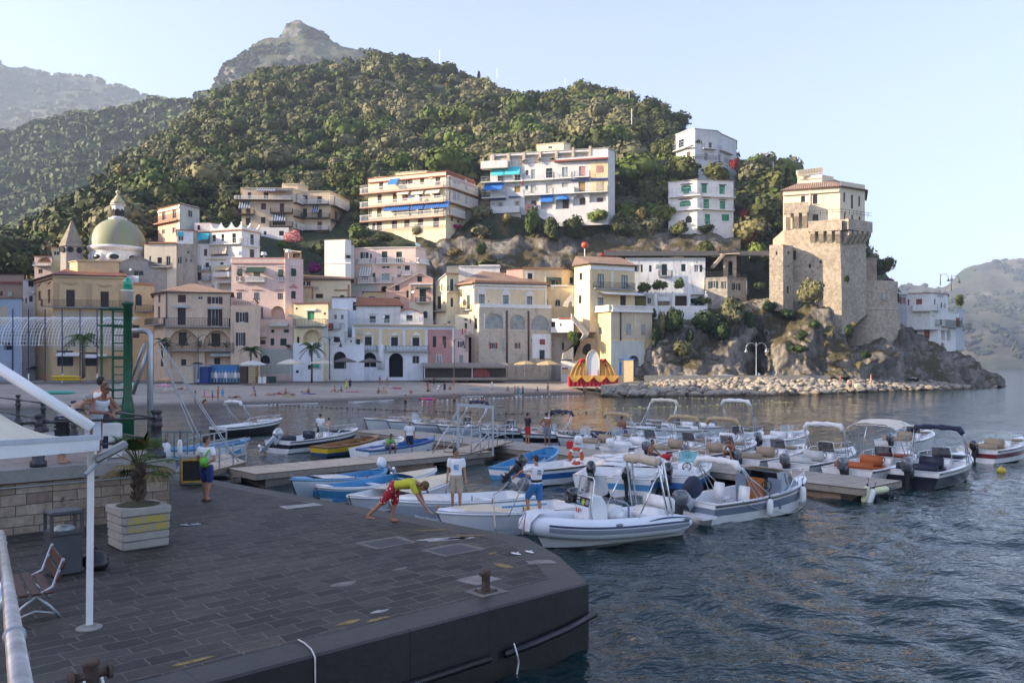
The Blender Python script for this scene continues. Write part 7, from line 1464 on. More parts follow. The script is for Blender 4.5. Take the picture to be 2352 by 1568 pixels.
for j in range(2):mb.loft([[w0+ex*(-.12+.26*i/12)+ey*(.02*math.sin(i*1.3)+.022*j),w0+ex*(-.12+.26*i/12)+ey*(.02*math.sin(i*1.3)+.012+.022*j)]for i in range(13)])
obj('wave_emblem',mb,LB,cs)
mb=MB();r_c=cface(.235,.815,.018);ring=[r_c+ex*.062*math.cos(a)+ey*.062*math.sin(a)for a in[2*PI*i/20 for i in range(21)]];mb.tube(ring,.006,5,cap=False);obj('number_ring',mb,WHT,cs);text('number','11',.09,WHT,cs,r_c,Rt,.003)
n2=V((1,0,.09)).normalized();R2=face_rot(n2);ex2=R2@V((1,0,0));ey2=R2@V((0,1,0))
for k in range(2):
 c1=cface(-.25+.1*k,.56,.012);mb=MB();mb.add([c1+ex2*.014*math.cos(a)+ey2*(.055+.016*math.sin(a))for a in[2*PI*i/10 for i in range(10)]],[tuple(range(10))]);mb.add([c1+ex2*x+ey2*y for x,y in((-.028,.035),(.028,.035),(.026,-.015),(.012,-.07),(-.012,-.07),(-.026,-.015))],[(0,5,4,3,2,1)]);obj('person_symbol',mb,REDP,cs)
text('number','9',.11,INK,cs,cface(-.05,.56,.014),R2,.003);mb=MB();c1=cface(-.05,.56,.010);fr=[c1+ex2*x+ey2*y for x,y in((-.055,-.065),(.055,-.065),(.055,.065),(-.055,.065),(-.055,-.065))];mb.tube(fr,.003,4);obj('number_box',mb,REDP,cs)
mb=MB();ring=[cface(-.02,.3,.012)+ex2*(.21*math.copysign(abs(math.cos(a))**.5,math.cos(a)))+ey2*(.075*math.copysign(abs(math.sin(a))**.5,math.sin(a)))for a in[2*PI*i/20 for i in range(20)]];mb.add(ring,[tuple(range(20))]);obj('hatch',mb,mat('hatch_white',(.7,.69,.66),.4,.05,2),cs);mb=MB();mb.tube(ring+[ring[0]],.008,5,cap=False);obj('hatch_rim',mb,mat('hatch_white',(.7,.69,.66)),cs,smooth=1)
mb=MB();mb.loft([[V((.26-.10*f*f,f*.32,.95)),V((.10-.12*f*f,f*.27,1.36))]for f in(-1,-.6,-.2,.2,.6,1)]);obj('windshield',mb,flat('grey_perspex',(.2,.2,.2),.08,alpha=.5),cs,smooth=1)
mb=MB();mb.tube([(.2,-.38,.3),(.26,-.37,.6),(.12,-.35,1.40),(.12,-.28,1.47),(.12,.28,1.47),(.12,.35,1.40),(.26,.37,.6),(.2,.38,.3)],.02,8);obj('grab_rail',mb,STEEL,cs,smooth=1)
cushion(T_,'helm_seat',(-.5,0,.72),(.5,.72,.5),GEL);mb=MB();mb.tube([(-.74,-.34,.5),(-.74,-.34,.98),(-.7,-.28,1.05),(-.7,.28,1.05),(-.74,.34,.98),(-.74,.34,.5)],.03,8);obj('seat_rail',mb,GREYR,T_,smooth=1)
cushion(T_,'bench',(-1.75,0,.6),(.55,1.3,.42),GEL);cushion(T_,'bench_back',(-2.02,0,.92),(.16,1.35,.42),GEL);outboard(T_,-L_/2-.02,.72,COWL['grey'],None,0,1.0)
rf=bpy.data.objects.new('bimini_top',None);COL.objects.link(rf);rf.parent=T_
mb=MB()
for dx,o in((-1.55,0),(-1.72,.06)):
 mb.tube([(dx-.15,.82,.7),(dx-.05,.80,1.2),(dx+.1-.0,.74,2.05+o),(dx+.12,.6,2.2+o),(dx+.12,-.6,2.2+o),(dx+.1,-.74,2.05+o),(dx-.05,-.8,1.2),(dx-.15,-.82,.7)],.028,8)
mb.tube([(-1.4,.78,1.9),(-.75,.8,.72)],.022,6);mb.tube([(-1.4,-.78,1.9),(-.75,-.8,.72)],.022,6);obj('frame',mb,STEEL,rf,smooth=1)
mb=MB();mb.tube([V((-1.45+.02*math.sin(i*2.1),-.72+1.44*i/14,2.2-.05*abs(i/7-1)+.015*math.sin(i*2.9)))for i in range(15)],[.13+.02*math.sin(i*1.9)for i in range(15)],10);obj('rolled_canvas',mb,mat('beige_canvas',(.52,.43,.33),.85,.12,3,bump=.3,bs=10),rf,smooth=1)
mb=MB()
for(t0,sd)in((.22,1),(.22,-1)):
 secs=[]
 for i in range(11):
  t=.05+.028*i;p=tube_c(t,sd);hgt=.03+.055*math.sin(PI*i/10);secs.append([p+V((0,sd*(rr[5]+.012)*math.cos(a),(rr[5]+.012)*math.sin(a)))for a in(R(38+8*math.sin(PI*i/10)),R(38+8*math.sin(PI*i/10)+math.degrees(hgt*2.2)))])
 mb.loft(secs)
obj('swoosh_emblem',mb,NAVYR,T_)
mb=MB()
for t in(.04,.52):
 for sd in(1,-1):
  p=tube_c(t+.02,sd);mb.ell((p.x,p.y+sd*(r0*.83+.005),p.z+r0*.52),(.12,.05,.05),8,5)
obj('carry_handle',mb,GREYR,T_,smooth=1)
Mw=Matrix.Translation(T_.location)@Matrix.Rotation(T_.rotation_euler.z,4,'Z')
rope('thin mooring rope from the inflatable bow to the quay, left one',[Mw@V((2.3,0,1.0)),qpt(1185,1222,1.16)],.012,mat('brown_rope',(.2,.1,.06),.9,.2,9));rope('thin mooring rope from the inflatable bow to the quay, right one',[Mw@V((2.3,.05,1.0)),qpt(1200,1229,1.16)],.012,_M[('m','brown_rope')])
lb=P(1323,1047,34.5);T_=thing('lifebuoy','orange lifebuoy with white bands hanging above the moored boats','lifebuoy',tuple(lb),.2)
ORG=mat('orange_plastic',(.55,.07,.015),.45,.1,3);mb=MB();mb.tube([(.27*math.cos(a),0,.27*math.sin(a)*1.15)for a in[2*PI*i/24 for i in range(25)]],.075,10,cap=False);obj('ring',mb,ORG,T_,smooth=1)
for k in range(4):
 a0=PI/4+k*PI/2;mb=MB();mb.tube([(.27*math.cos(a),0,.27*math.sin(a)*1.15)for a in(a0-.14,a0,a0+.14)],.079,10);obj('band',mb,GEL,T_,smooth=1)
T_=thing('hanging_bracket','bent steel tube frame from which the orange lifebuoy hangs','frame',tuple(P(1330,1100,34.6)));b0=V(T_.location);mb=MB();mb.tube([P(1345,1110,34.6)-b0,P(1322,1062,34.6)-b0,P(1316,1026,34.6)-b0,P(1375,1024,34.8)-b0,P(1392,1052,34.9)-b0,P(1400,1085,35)-b0],.02,6);obj('tube',mb,STEEL,T_,smooth=1)
def remesh(name,mb,vox,m,parent=None,it=4,fac=.5):
 o=obj('tmp',mb,m);r=o.modifiers.new('r','REMESH');r.mode='VOXEL';r.voxel_size=vox;s=o.modifiers.new('s','SMOOTH');s.iterations=it;s.factor=fac
 dg=bpy.context.evaluated_depsgraph_get();me=bpy.data.meshes.new_from_object(o.evaluated_get(dg));me.name=name;od=o.data;bpy.data.objects.remove(o);bpy.data.meshes.remove(od)
 me.polygons.foreach_set('use_smooth',[True]*len(me.polygons));me.materials.clear();me.materials.append(m)
 n=bpy.data.objects.new(name,me);COL.objects.link(n);n.parent=parent;return n
J0=dict(pel=(0,0,.93),nk=(0,.01,1.47),hd=(0,-.015,1.63),ls=(.185,.01,1.40),rs=(-.185,.01,1.40),le=(.235,.03,1.12),re=(-.235,.03,1.12),lw=(.25,-.05,.88),rw=(-.25,-.05,.88),lh=(.09,0,.90),rh=(-.09,0,.90),lk=(.105,-.02,.50),rk=(-.105,-.02,.50),la=(.11,.03,.08),ra=(-.11,.03,.08))
def limb(mb,a,b,ra,rb):
 a,b=V(a),V(b);mb.tube([a,a.lerp(b,.35),b],[ra,ra*.65+rb*.4,rb],9);mb.ell(a,(ra,)*3,9,6);mb.ell(b,(rb,)*3,9,6)
def rings(J,k0,k1,g=1.0,dz=0.0):
 pel,nk=V(J['pel']),V(J['nk']);hs=(V(J['lh'])-V(J['rh'])).normalized();ss=(V(J['ls'])-V(J['rs'])).normalized();up=(nk-pel);L=up.length;up/=L
 T=[(-.16,.135,.10),(-.04,.165,.115),(.12,.155,.105),(.30,.14,.095),(.52,.16,.112),(.74,.175,.112),(.88,.16,.09),(.97,.08,.06)];out=[]
 for t,w,d in T[k0:k1]:
  s=hs.lerp(ss,max(0,min(1,t)));s=(s-up*s.dot(up)).normalized();f=up.cross(s)
  out.append([pel+up*(L*t)+s*(w*g*math.cos(a))+f*(d*g*math.sin(a))for a in[2*PI*i/16 for i in range(16)]])
 return out
def body_mb(J,hands=True):
 mb=MB();mb.loft(rings(J,0,8),closed=True,caps=True)
 for s in 'lr':
  limb(mb,J[s+'s'],J[s+'e'],.052,.04);limb(mb,J[s+'e'],J[s+'w'],.041,.028);limb(mb,J[s+'h'],J[s+'k'],.088,.056);limb(mb,J[s+'k'],J[s+'a'],.058,.036)
  k,a=V(J[s+'k']),V(J[s+'a']);c=k.lerp(a,.3)+V((0,.018,0));mb.ell(c,(.05,.055,.11),9,6,0,(a-k).to_track_quat('Z','Y').to_matrix())
  f=V(J.get(s+'f',(0,-1,0)));f.normalize();mb.ell(a+f*.07+V((0,0,-.045)),(.045,.125,.035),9,6,0,Matrix.Rotation(math.atan2(-f.x,f.y),3,'Z'));mb.ell(a+V((0,0,-.03)),(.037,.045,.05),8,5)
  e,w=V(J[s+'e']),V(J[s+'w']);d=(w-e).normalized();d=V(J.get(s+'d',d)).normalized();sd=d.cross(V((0,1,0))if abs(d.y)<.8 else V((1,0,0))).normalized();pn=d.cross(sd)
  mb.ell(w+d*.05,(.042,.02,.055),8,6,0,Matrix((sd,pn,d)).transposed())
  if hands:
   for i,ln in enumerate((.062,.075,.07,.055)):
    b=w+d*.088+sd*(.03-.02*i);m1=b+d*ln*.55+pn*.008;mb.tube([b-d*.03,b,m1,m1+d*ln*.4+pn*.02],[.0105,.0105,.0095,.008],6)
   b=w+d*.03+sd*.038;mb.tube([b-sd*.015,b+sd*.02+d*.03,b+sd*.022+d*.065+pn*.012],[.013,.012,.009],6)
 hd,nk=V(J['hd']),V(J['nk']);limb(mb,nk-V((0,0,.03)),nk.lerp(hd,.6),.056,.052);lk=V(J.get('look',(0,-1,0))).normalized();up=(hd-nk).normalized()if(hd-nk).length>.05 else V((0,0,1));up=(up-lk*up.dot(lk)).normalized();x=up.cross(lk)*-1;M=Matrix((x,-lk,up)).transposed()
 E=lambda c,r:mb.ell(hd+M@V(c),r,10,7,0,M)
 E((0,.012,.02),(.076,.094,.10));E((0,-.02,-.05),(.056,.07,.06));E((0,-.092,-.012),(.013,.02,.024));E((0,-.075,-.062),(.025,.015,.012));E((.078,.01,-.01),(.012,.02,.03));E((-.078,.01,-.01),(.012,.02,.03))
 return mb,M
SKIN={k:mat('skin_'+k,c,.5,.06,6)for k,c in dict(tan=(.36,.17,.10),deep=(.26,.115,.065),pale=(.48,.28,.19)).items()}
HAIR={k:mat('hair_'+k,c,.6,.3,25)for k,c in dict(dark=(.018,.013,.01),brown=(.07,.035,.018),grey=(.33,.31,.29),fair=(.3,.19,.08)).items()}
CL={}
def cloth(c):
 k=str(c)
 if k not in CL:CL[k]=mat('fabric_%d'%len(CL),c,.8,.07,5,bump=.3,bs=7)
 return CL[k]
def floral():
 t=NT('red_floral_fabric');vo=t.node('ShaderNodeTexVoronoi');si(vo,'Scale',10);t.link(t.coord(),vo.inputs['Vector']);t.col(t.ramp(vo.outputs['Distance'],[(.22,(.7,.62,.6)),(.3,(.33,.015,.02))]));t.set(Roughness=.8);return t.mat
def stripes():
 t=NT('striped_fabric');w=t.node('ShaderNodeTexWave',wave_type='BANDS',bands_direction='Z');si(w,'Scale',2.2);si(w,'Distortion',1.2);t.link(t.coord(),w.inputs['Vector']);t.col(t.ramp(w.outputs['Fac'],[(.2,(.02,.03,.08)),(.35,(.6,.6,.6)),(.5,(.05,.12,.4)),(.65,(.55,.4,.05)),(.8,(.015,.015,.02))]));t.set(Roughness=.8);return t.mat
def person(label,loc,rz=0,pose=None,skin='tan',hair='dark',wear=(),scale=1.0,vox=.014,group=None,hairlen=0,extra=None):
 J=dict(J0);J.update(pose or{});T_=thing('person',label,'person',tuple(loc),rz,group);T_.scale=(scale,)*3
 mb,M=body_mb(J,vox<.016);b=remesh('body',mb,vox,SKIN[skin],T_);hd=V(J['hd']);hero=vox<.016
 if hero:
  b.data.materials.append(HAIR['dark']);b.data.materials.append(mat('lips',(.3,.08,.06),.5));Mi=M.transposed()
  for p in b.data.polygons:
   q=Mi@(p.center-hd)
   if q.y<-.045:
    if abs(abs(q.x)-.031)<.014 and abs(q.z-.012)<.0075:p.material_index=1
    elif abs(abs(q.x)-.031)<.018 and abs(q.z-.034)<.006:p.material_index=1
    elif abs(q.x)<.022 and abs(q.z+.064)<.007:p.material_index=2
 if hair:
  mb=MB();mb.ell(hd+M@V((0,.026,.034)),(.083,.094,.098),12,8,0,M);mb.ell(hd+M@V((0,.05,-.01-hairlen*.4)),(.074,.06,.07+hairlen),10,7,0,M);remesh('hair',mb,max(vox,.013),HAIR[hair],T_,2)
 for w in wear:
  nm,col,kind=w[0],w[1],w[2];f=w[3]if len(w)>3 else .5;mb=MB();m=col if not isinstance(col,tuple)else cloth(col)
  if kind in('tee','vest'):
   mb.loft(rings(J,1,8 if kind=='tee' else 7,1.13),closed=True,caps=True)
   for s in 'lr':
    if kind=='tee':a,e=V(J[s+'s']),V(J[s+'e']);limb(mb,a,a.lerp(e,f),.074,.07)
  elif kind in('shorts','trunks'):
   mb.loft(rings(J,0,3,1.14),closed=True,caps=True)
   for s in 'lr':a,k=V(J[s+'h']),V(J[s+'k']);limb(mb,a,a.lerp(k,f),.112,.096)
  elif kind=='dress':
   R_=rings(J,1,7,1.14);low=[[V((p.x*1.12,p.y*1.15,f))for p in R_[0]]];mb.loft(low+R_,closed=True,caps=True)
  elif kind=='bikini':
   mb.loft(rings(J,0,2,1.09),closed=True,caps=True);mb.loft(rings(J,4,6,1.08),closed=True,caps=True)
  elif kind=='belt':mb.loft(rings(J,2,4,1.17),closed=True,caps=True)
  remesh(nm,mb,max(vox,.016),m,T_,5)
 if extra:extra(T_,J,M)
 return T_
WH_=(.74,.74,.76)
def obj_in(T_,nm,mb,m,smooth=1):return obj(nm,mb,m,T_,smooth)
def bag(T_,J,M):
 mb=MB();mb.box((-.03,.16,1.06),(.25,.1,.26));o=obj_in(T_,'shoulder_bag',mb,cloth((.16,.55,.06)));bevel(o,.04,2);mb=MB();mb.tube([(-.02,.15,1.16),(-.13,.12,1.36),(-.15,.0,1.43),(-.06,-.13,1.3),(.14,-.13,1.05)],.022,6);obj_in(T_,'strap',mb,cloth((.16,.55,.06)))
 mb=MB()
 for i in range(5):mb.tube([V((.02+.11*k/6-.02*i*.3,.142,1.30-.055*i+.016*math.sin(k*2.1+i)))for k in range(7)],.008,4)
 obj_in(T_,'shirt_print',mb,INK);mb=MB();mb.loft(rings(J,0,3,1.15),closed=True,caps=True);remesh('waist_band',mb,.016,cloth((.012,.012,.02)),T_)
 mb=MB()
 for s in 'lr':a=V(J[s+'a']);mb.box((a.x,a.y-.05,.012),(.1,.27,.022))
 obj_in(T_,'flip_flops',mb,cloth((.03,.025,.02)),False)
q=qpt(474,1150);person('man walking away with a bright green shoulder bag and blue shorts',(q.x,q.y,1.155),PI-.2,dict(re=(-.30,.10,1.14),rw=(-.12,.17,1.02),rd=(.8,.2,.1),le=(.27,.0,1.14),lw=(.20,-.2,1.08),lk=(.12,-.10,.50),la=(.12,-.12,.08),rk=(-.10,.0,.50),ra=(-.10,.16,.12),look=(-.75,-.6,-.15)),wear=(('shirt',WH_,'tee'),('shorts',(.015,.04,.16),'shorts',.82)),scale=1.0,extra=bag)
def e_logo(T_,J,M):
 mb=MB()
 for i in range(3):mb.box((.015,-.135,1.27-.055*i),(.11,.012,.026))
 mb.box((-.05,-.135,1.215),(.03,.012,.13));obj_in(T_,'blue_print',mb,BLUEINK,False)
 mb=MB()
 for s in(-1,1):mb.box((s*.20,-.01,.66),(.03,.12,.14))
 obj_in(T_,'cargo_pocket',mb,cloth((.33,.28,.21)),False)
p=P(1048,1196,24.0);person('boy in a white shirt with a blue print standing on the yellow striped boat',(p.x,p.y,.66),.05,dict(look=(.75,-.6,0),lw=(.27,-.06,.88),rw=(-.26,-.08,.86)),wear=(('shirt',WH_,'tee',.55),('shorts',(.36,.31,.24),'shorts',.98)),scale=1.0,extra=e_logo)
def polo(T_,J,M):
 Rb=face_rot((.1,1,0));text('shirt_print','sea\nsun',.1,INK,T_,(.0,.145,1.30),Rb,.003);mb=MB();c=V((-.07,.142,1.25))
 for i in range(9):a=PI*2*i/9;d=V((math.cos(a),0,math.sin(a)));mb.add([c+d*.045+V((d.z,0,-d.x))*.008,c+d*.045-V((d.z,0,-d.x))*.008,c+d*.08],[(0,1,2)])
 obj_in(T_,'sun_print',mb,INK,False)
p=P(1232,1196,22.1);person('boy in a white polo with a black belt hauling rope on the inflatable bow',(p.x,p.y,.72),PI+.55,dict(le=(.34,-.22,1.30),lw=(.42,-.44,1.14),ld=(.3,-.8,-.5),re=(-.22,-.16,1.15),rw=(-.02,-.36,1.12),rd=(.5,-.8,0),lk=(.16,-.22,.56),la=(.18,-.12,.16),hd=(0,-.05,1.62),look=(.35,-.85,-.35)),wear=(('shirt',WH_,'tee',.6),('shorts',(.03,.14,.34),'shorts',.85),('belt',(.012,.012,.014),'belt')),scale=.97,extra=polo)
pL=p;rope('hauled rope looping from the boy down beside the inflatable bow',[(p.x-.75,p.y-.1,1.72),(p.x-1.15,p.y-.25,1.4),qpt(1138,1215,.9),qpt(1146,1222,.3)],.016,sag=.05);rope('second hauled rope slanting from the hands of the boy to the striped boat',[(p.x-.3,p.y-.1,1.78),(p.x-.75,p.y+.1,.75)],.016)
def cap_(T_,J,M):
 hd=V(J['hd']);mb=MB();mb.ell(hd+M@V((0,.015,.045)),(.095,.105,.085),12,7,0,M);mb.ell(hd+M@V((0,-.12,.02)),(.07,.08,.012),10,5,0,M);obj_in(T_,'cap',mb,cloth((.10,.075,.02)))
 mb=MB();k,h=V(J['lk']),V(J['lh'])
 for o in(-.025,.02):mb.tube([h+V((.11,o+.02,-.02)),h.lerp(k,.85)+V((.1,o,0))],.012,5)
 obj_in(T_,'side_stripe',mb,GEL)
q=qpt(893,1201);person('barefoot man in a yellow shirt and red floral shorts bending to the quay edge',(q.x+.30,q.y,1.155),PI/2-.15,dict(pel=(0,.18,.86),nk=(.02,-.36,.95),hd=(.02,-.53,.86),look=(0,-.45,-.9),ls=(.19,-.30,.91),rs=(-.17,-.30,.91),le=(.22,-.40,.62),re=(-.19,-.46,.62),lw=(.2,-.52,.34),rw=(-.15,-.66,.34),ld=(0,-.75,-.6),rd=(.1,-.75,-.6),lh=(.09,.19,.82),rh=(-.09,.19,.82),lk=(.12,.20,.46),la=(.12,.28,.08),rk=(-.12,.42,.50),ra=(-.13,.78,.16)),wear=(('shirt',(.48,.46,.03),'tee',.55),('shorts',floral(),'shorts',.95)),hair='dark',extra=cap_)
def shades(T_,J,M):
 hd=V(J['hd']);mb=MB()
 for s in(-1,1):mb.ell(hd+M@V((s*.034,-.092,.014)),(.03,.012,.022),10,6,0,M)
 mb.bar(hd+M@V((-.075,-.06,.02)),hd+M@V((.075,-.06,.02)),.01,.012);obj_in(T_,'sunglasses',mb,BLACKP);mb=MB()
 for s in 'lr':a=V(J[s+'a']);mb.box((a.x,a.y-.05,.012),(.1,.26,.025))
 obj_in(T_,'sandals',mb,GEL,False)
fr=math.atan2(e1.y,e1.x)
def at_rail(px,off):
 k=(px-CX)/F;A=p0+e2*off;u=(k*A.y-A.x)/(e1.x-k*e1.y);return A+e1*u
a=at_rail(224,.33);lean=dict(pel=(0,.10,.92),nk=(0,-.18,1.36),hd=(0,-.26,1.52),ls=(.20,-.13,1.30),rs=(-.20,-.13,1.30),le=(.33,-.25,1.06),re=(-.33,-.25,1.06),lw=(.06,-.42,1.03),rw=(-.03,-.42,1.01),ld=(-.4,-.5,-.7),rd=(.5,-.4,-.7),lh=(.09,.1,.9),rh=(-.09,.1,.9),lk=(.1,.07,.5),rk=(-.1,.07,.5),la=(.1,.1,.08),ra=(-.1,.1,.08))
person('short haired woman in a white dress and sunglasses leaning on the railing',(a.x,a.y,2.56),fr+.35,dict(lean,look=(.1,-.95,-.2)),'deep','brown',(('dress',(.66,.70,.78),'dress',.42),),1.12,extra=shades)
a=at_rail(152,.33);person('older grey haired woman in a blue and yellow striped dress looking down',(a.x,a.y,2.56),fr+.9,dict(lean,nk=(0,-.3,1.27),hd=(0,-.44,1.36),look=(.1,-.75,-.65),ls=(.19,-.24,1.22),rs=(-.19,-.24,1.22)),'pale','grey',(('trousers',(.012,.012,.015),'shorts',1.55),('dress',stripes(),'dress',.70)),1.08)
a=at_rail(232,1.6);person('man in a white tank top standing with his back turned behind the women',(a.x,a.y,2.56),PI-.4,dict(le=(.34,.05,1.18),re=(-.36,.06,1.2),lw=(.22,-.15,1.02),rw=(-.2,-.12,1.02)),'pale','dark',(('tank_top',WH_,'vest'),('shorts',(.03,.03,.04),'shorts',.9)),1.13)
def P2(px,py,z):g=G(px,py,z);return(g.x,g.y,z)
person('man in a navy shirt and red shorts standing on the pontoon with crossed arms',P2(1212,1018,.5),PI-.9,dict(le=(.24,-.06,1.14),re=(-.24,-.06,1.14),lw=(-.05,-.2,1.14),rw=(.05,-.22,1.17)),'tan','dark',(('shirt',(.02,.022,.035),'tee',.6),('shorts',(.42,.02,.025),'shorts',.8)),.98,.02)
person('shirtless man in grey shorts with a pale towel round his neck',P2(1257,1023,.5),PI-.3,dict(le=(.40,.04,1.18),lw=(.2,.05,1.0),look=(-.7,-.6,0)),'deep','dark',(('shorts',(.16,.18,.22),'shorts',.95),),1.03,.02,extra=lambda T_,J,M:obj_in(T_,'towel',MB().tube([(.12,-.08,1.36),(.11,.05,1.45),(0,.085,1.44),(-.11,.05,1.45),(-.12,-.08,1.36)],.045,8),GEL))
person('shirtless man in blue shorts standing in the moored white boat',(lambda g:(g.x,g.y,.2))(G(1428,1012,.5)),PI,{},'deep','dark',(('trunks',(.02,.04,.25),'shorts',.6),),1.0,.02)
sit=dict(pel=(0,.05,.10),nk=(0,-.05,.62),hd=(0,-.12,.78),ls=(.18,-.04,.55),rs=(-.18,-.04,.55),le=(.24,-.2,.32),re=(-.24,-.2,.32),lw=(.1,-.4,.26),rw=(-.1,-.4,.26),lh=(.09,.05,.1),rh=(-.09,.05,.1),lk=(.3,-.32,.16),rk=(-.3,-.32,.16),la=(.02,-.42,.07),ra=(-.02,-.5,.07))
person('shirtless man sitting cross legged on the pontoon beside a red bag',P2(1494,1053,.5),.9,sit,'deep','dark',(('shorts',(.03,.03,.06),'shorts',.9),),1.0,.02)
sitk=dict(pel=(0,.08,.42),nk=(0,-.14,.86),hd=(0,-.24,1.0),ls=(.18,-.1,.8),rs=(-.18,-.1,.8),le=(.2,-.3,.6),re=(-.2,-.3,.6),lw=(.05,-.46,.5),rw=(-.05,-.46,.5),lh=(.09,.06,.4),rh=(-.09,.06,.4),lk=(.16,-.4,.46),rk=(-.16,-.4,.46),la=(.16,-.36,.08),ra=(-.16,-.36,.08),look=(0,-.8,-.5))
person('bearded shirtless man sitting hunched on a boat stern beside the pontoon',(lambda g:(g.x,g.y,.5))(G(1682,1062,.5)),-.8,sitk,'deep','dark',(('shorts',(.012,.012,.014),'shorts',.9),),1.0,.02)
person('man in a white polo and navy shorts standing in the blue rimmed boat',(lambda g:(g.x,g.y,.14))(G(941,1048)),.2,dict(look=(-.3,-.8,-.5)),'tan','grey',(('shirt',WH_,'tee',.6),('shorts',(.015,.025,.07),'shorts',.85)),1.02,.02)
person('man in a green shirt and dark cap sitting in the blue rimmed boat',(lambda g:(g.x,g.y,.16))(G(893,1052)),.7,sitk,'deep','dark',(('shirt',(.18,.42,.10),'tee',.6),('shorts',(.03,.05,.12),'shorts',.9)),1.0,.02,extra=cap_ if False else None)
person('man in a white shirt standing in the boat with silver outboards',(lambda g:(g.x,g.y,.2))(G(736,1022)),PI,{},'tan','dark',(('shirt',WH_,'tee',.6),('trousers',(.012,.012,.014),'shorts',1.0)),.98,.02)
person('shirtless man in black trousers beside the white shirted man on the boat',(lambda g:(g.x,g.y,.2))(G(752,1026)),PI-.4,dict(nk=(0,-.12,1.4),hd=(0,-.2,1.54)),'pale','brown',(('trousers',(.012,.012,.014),'shorts',1.0),),.92,.02)
sitb=dict(pel=(0,.1,.12),nk=(0,.02,.64),hd=(0,-.02,.80),ls=(.18,.03,.57),rs=(-.18,.03,.57),le=(.25,-.05,.32),re=(-.25,.15,.3),lw=(.2,-.25,.3),rw=(-.28,.3,.06),lh=(.09,.1,.12),rh=(-.09,.1,.12),lk=(.12,-.3,.42),rk=(-.12,-.3,.4),la=(.12,-.5,.07),ra=(-.12,-.52,.07))
lie=dict(pel=(0,0,.13),nk=(0,.55,.15),hd=(0,.72,.18),look=(0,-.2,.95),ls=(.18,.48,.13),rs=(-.18,.48,.13),le=(.28,.25,.1),re=(-.3,.6,.1),lw=(.2,.0,.08),rw=(-.15,.78,.08),lh=(.09,-.03,.12),rh=(-.09,-.03,.12),lk=(.1,-.44,.14),rk=(-.1,-.44,.3),la=(.1,-.86,.08),ra=(-.1,-.7,.07))
bend=dict(pel=(0,.12,.9),nk=(0,-.36,1.12),hd=(0,-.52,1.1),look=(0,-.5,-.8),ls=(.18,-.3,1.08),rs=(-.18,-.3,1.08),le=(.2,-.36,.8),re=(-.2,-.36,.8),lw=(.14,-.34,.52),rw=(-.14,-.34,.52),lh=(.09,.1,.88),rh=(-.09,.1,.88))
hips=dict(le=(.38,.05,1.16),re=(-.38,.05,1.16),lw=(.2,-.04,.98),rw=(-.2,-.04,.98))
PO=dict(s={},h=hips,b=bend,t=sitb,l=lie);PROTO={}
for k,po in PO.items():
 for w in('trunks','bikini','dress'):
  if w=='dress' and k not in('s','b'):continue
  pr=person('x',(0,0,-60),0,po,'tan','dark',(('swimwear' if w!='dress' else 'clothes',(.1,.1,.3),w,.45),),1.0,.03,hairlen=.05 if w!='trunks' else 0);PROTO[k+w[0]]=pr
def bather(key,x,y,pose,col,label,skin='tan',hair='dark',sc_=1.0,rz=None,sink=0.0,pt=None,grp=None):
 p=beach_pt(*cp(key,x,y))if pt is None else pt;T_=copy_tree(PROTO[pose]);T_.location=(p.x,p.y,p.z-sink);T_.scale=(sc_,)*3;T_.rotation_euler=(0,0,(x*1.7)%6.28 if rz is None else rz);tag(T_,label)
 for c in T_.children:
  m={'b':SKIN[skin],'h':HAIR[hair]}.get(c.name[0],cloth(col));c.material_slots[0].link='OBJECT';c.material_slots[0].material=m
BK=(.015,.015,.02);BL=(.03,.06,.35);RD=(.45,.03,.03);PU=(.12,.05,.28);TQ=(.04,.35,.42);PK=(.6,.08,.3);GN=(.03,.25,.12);WT=(.7,.7,.68)
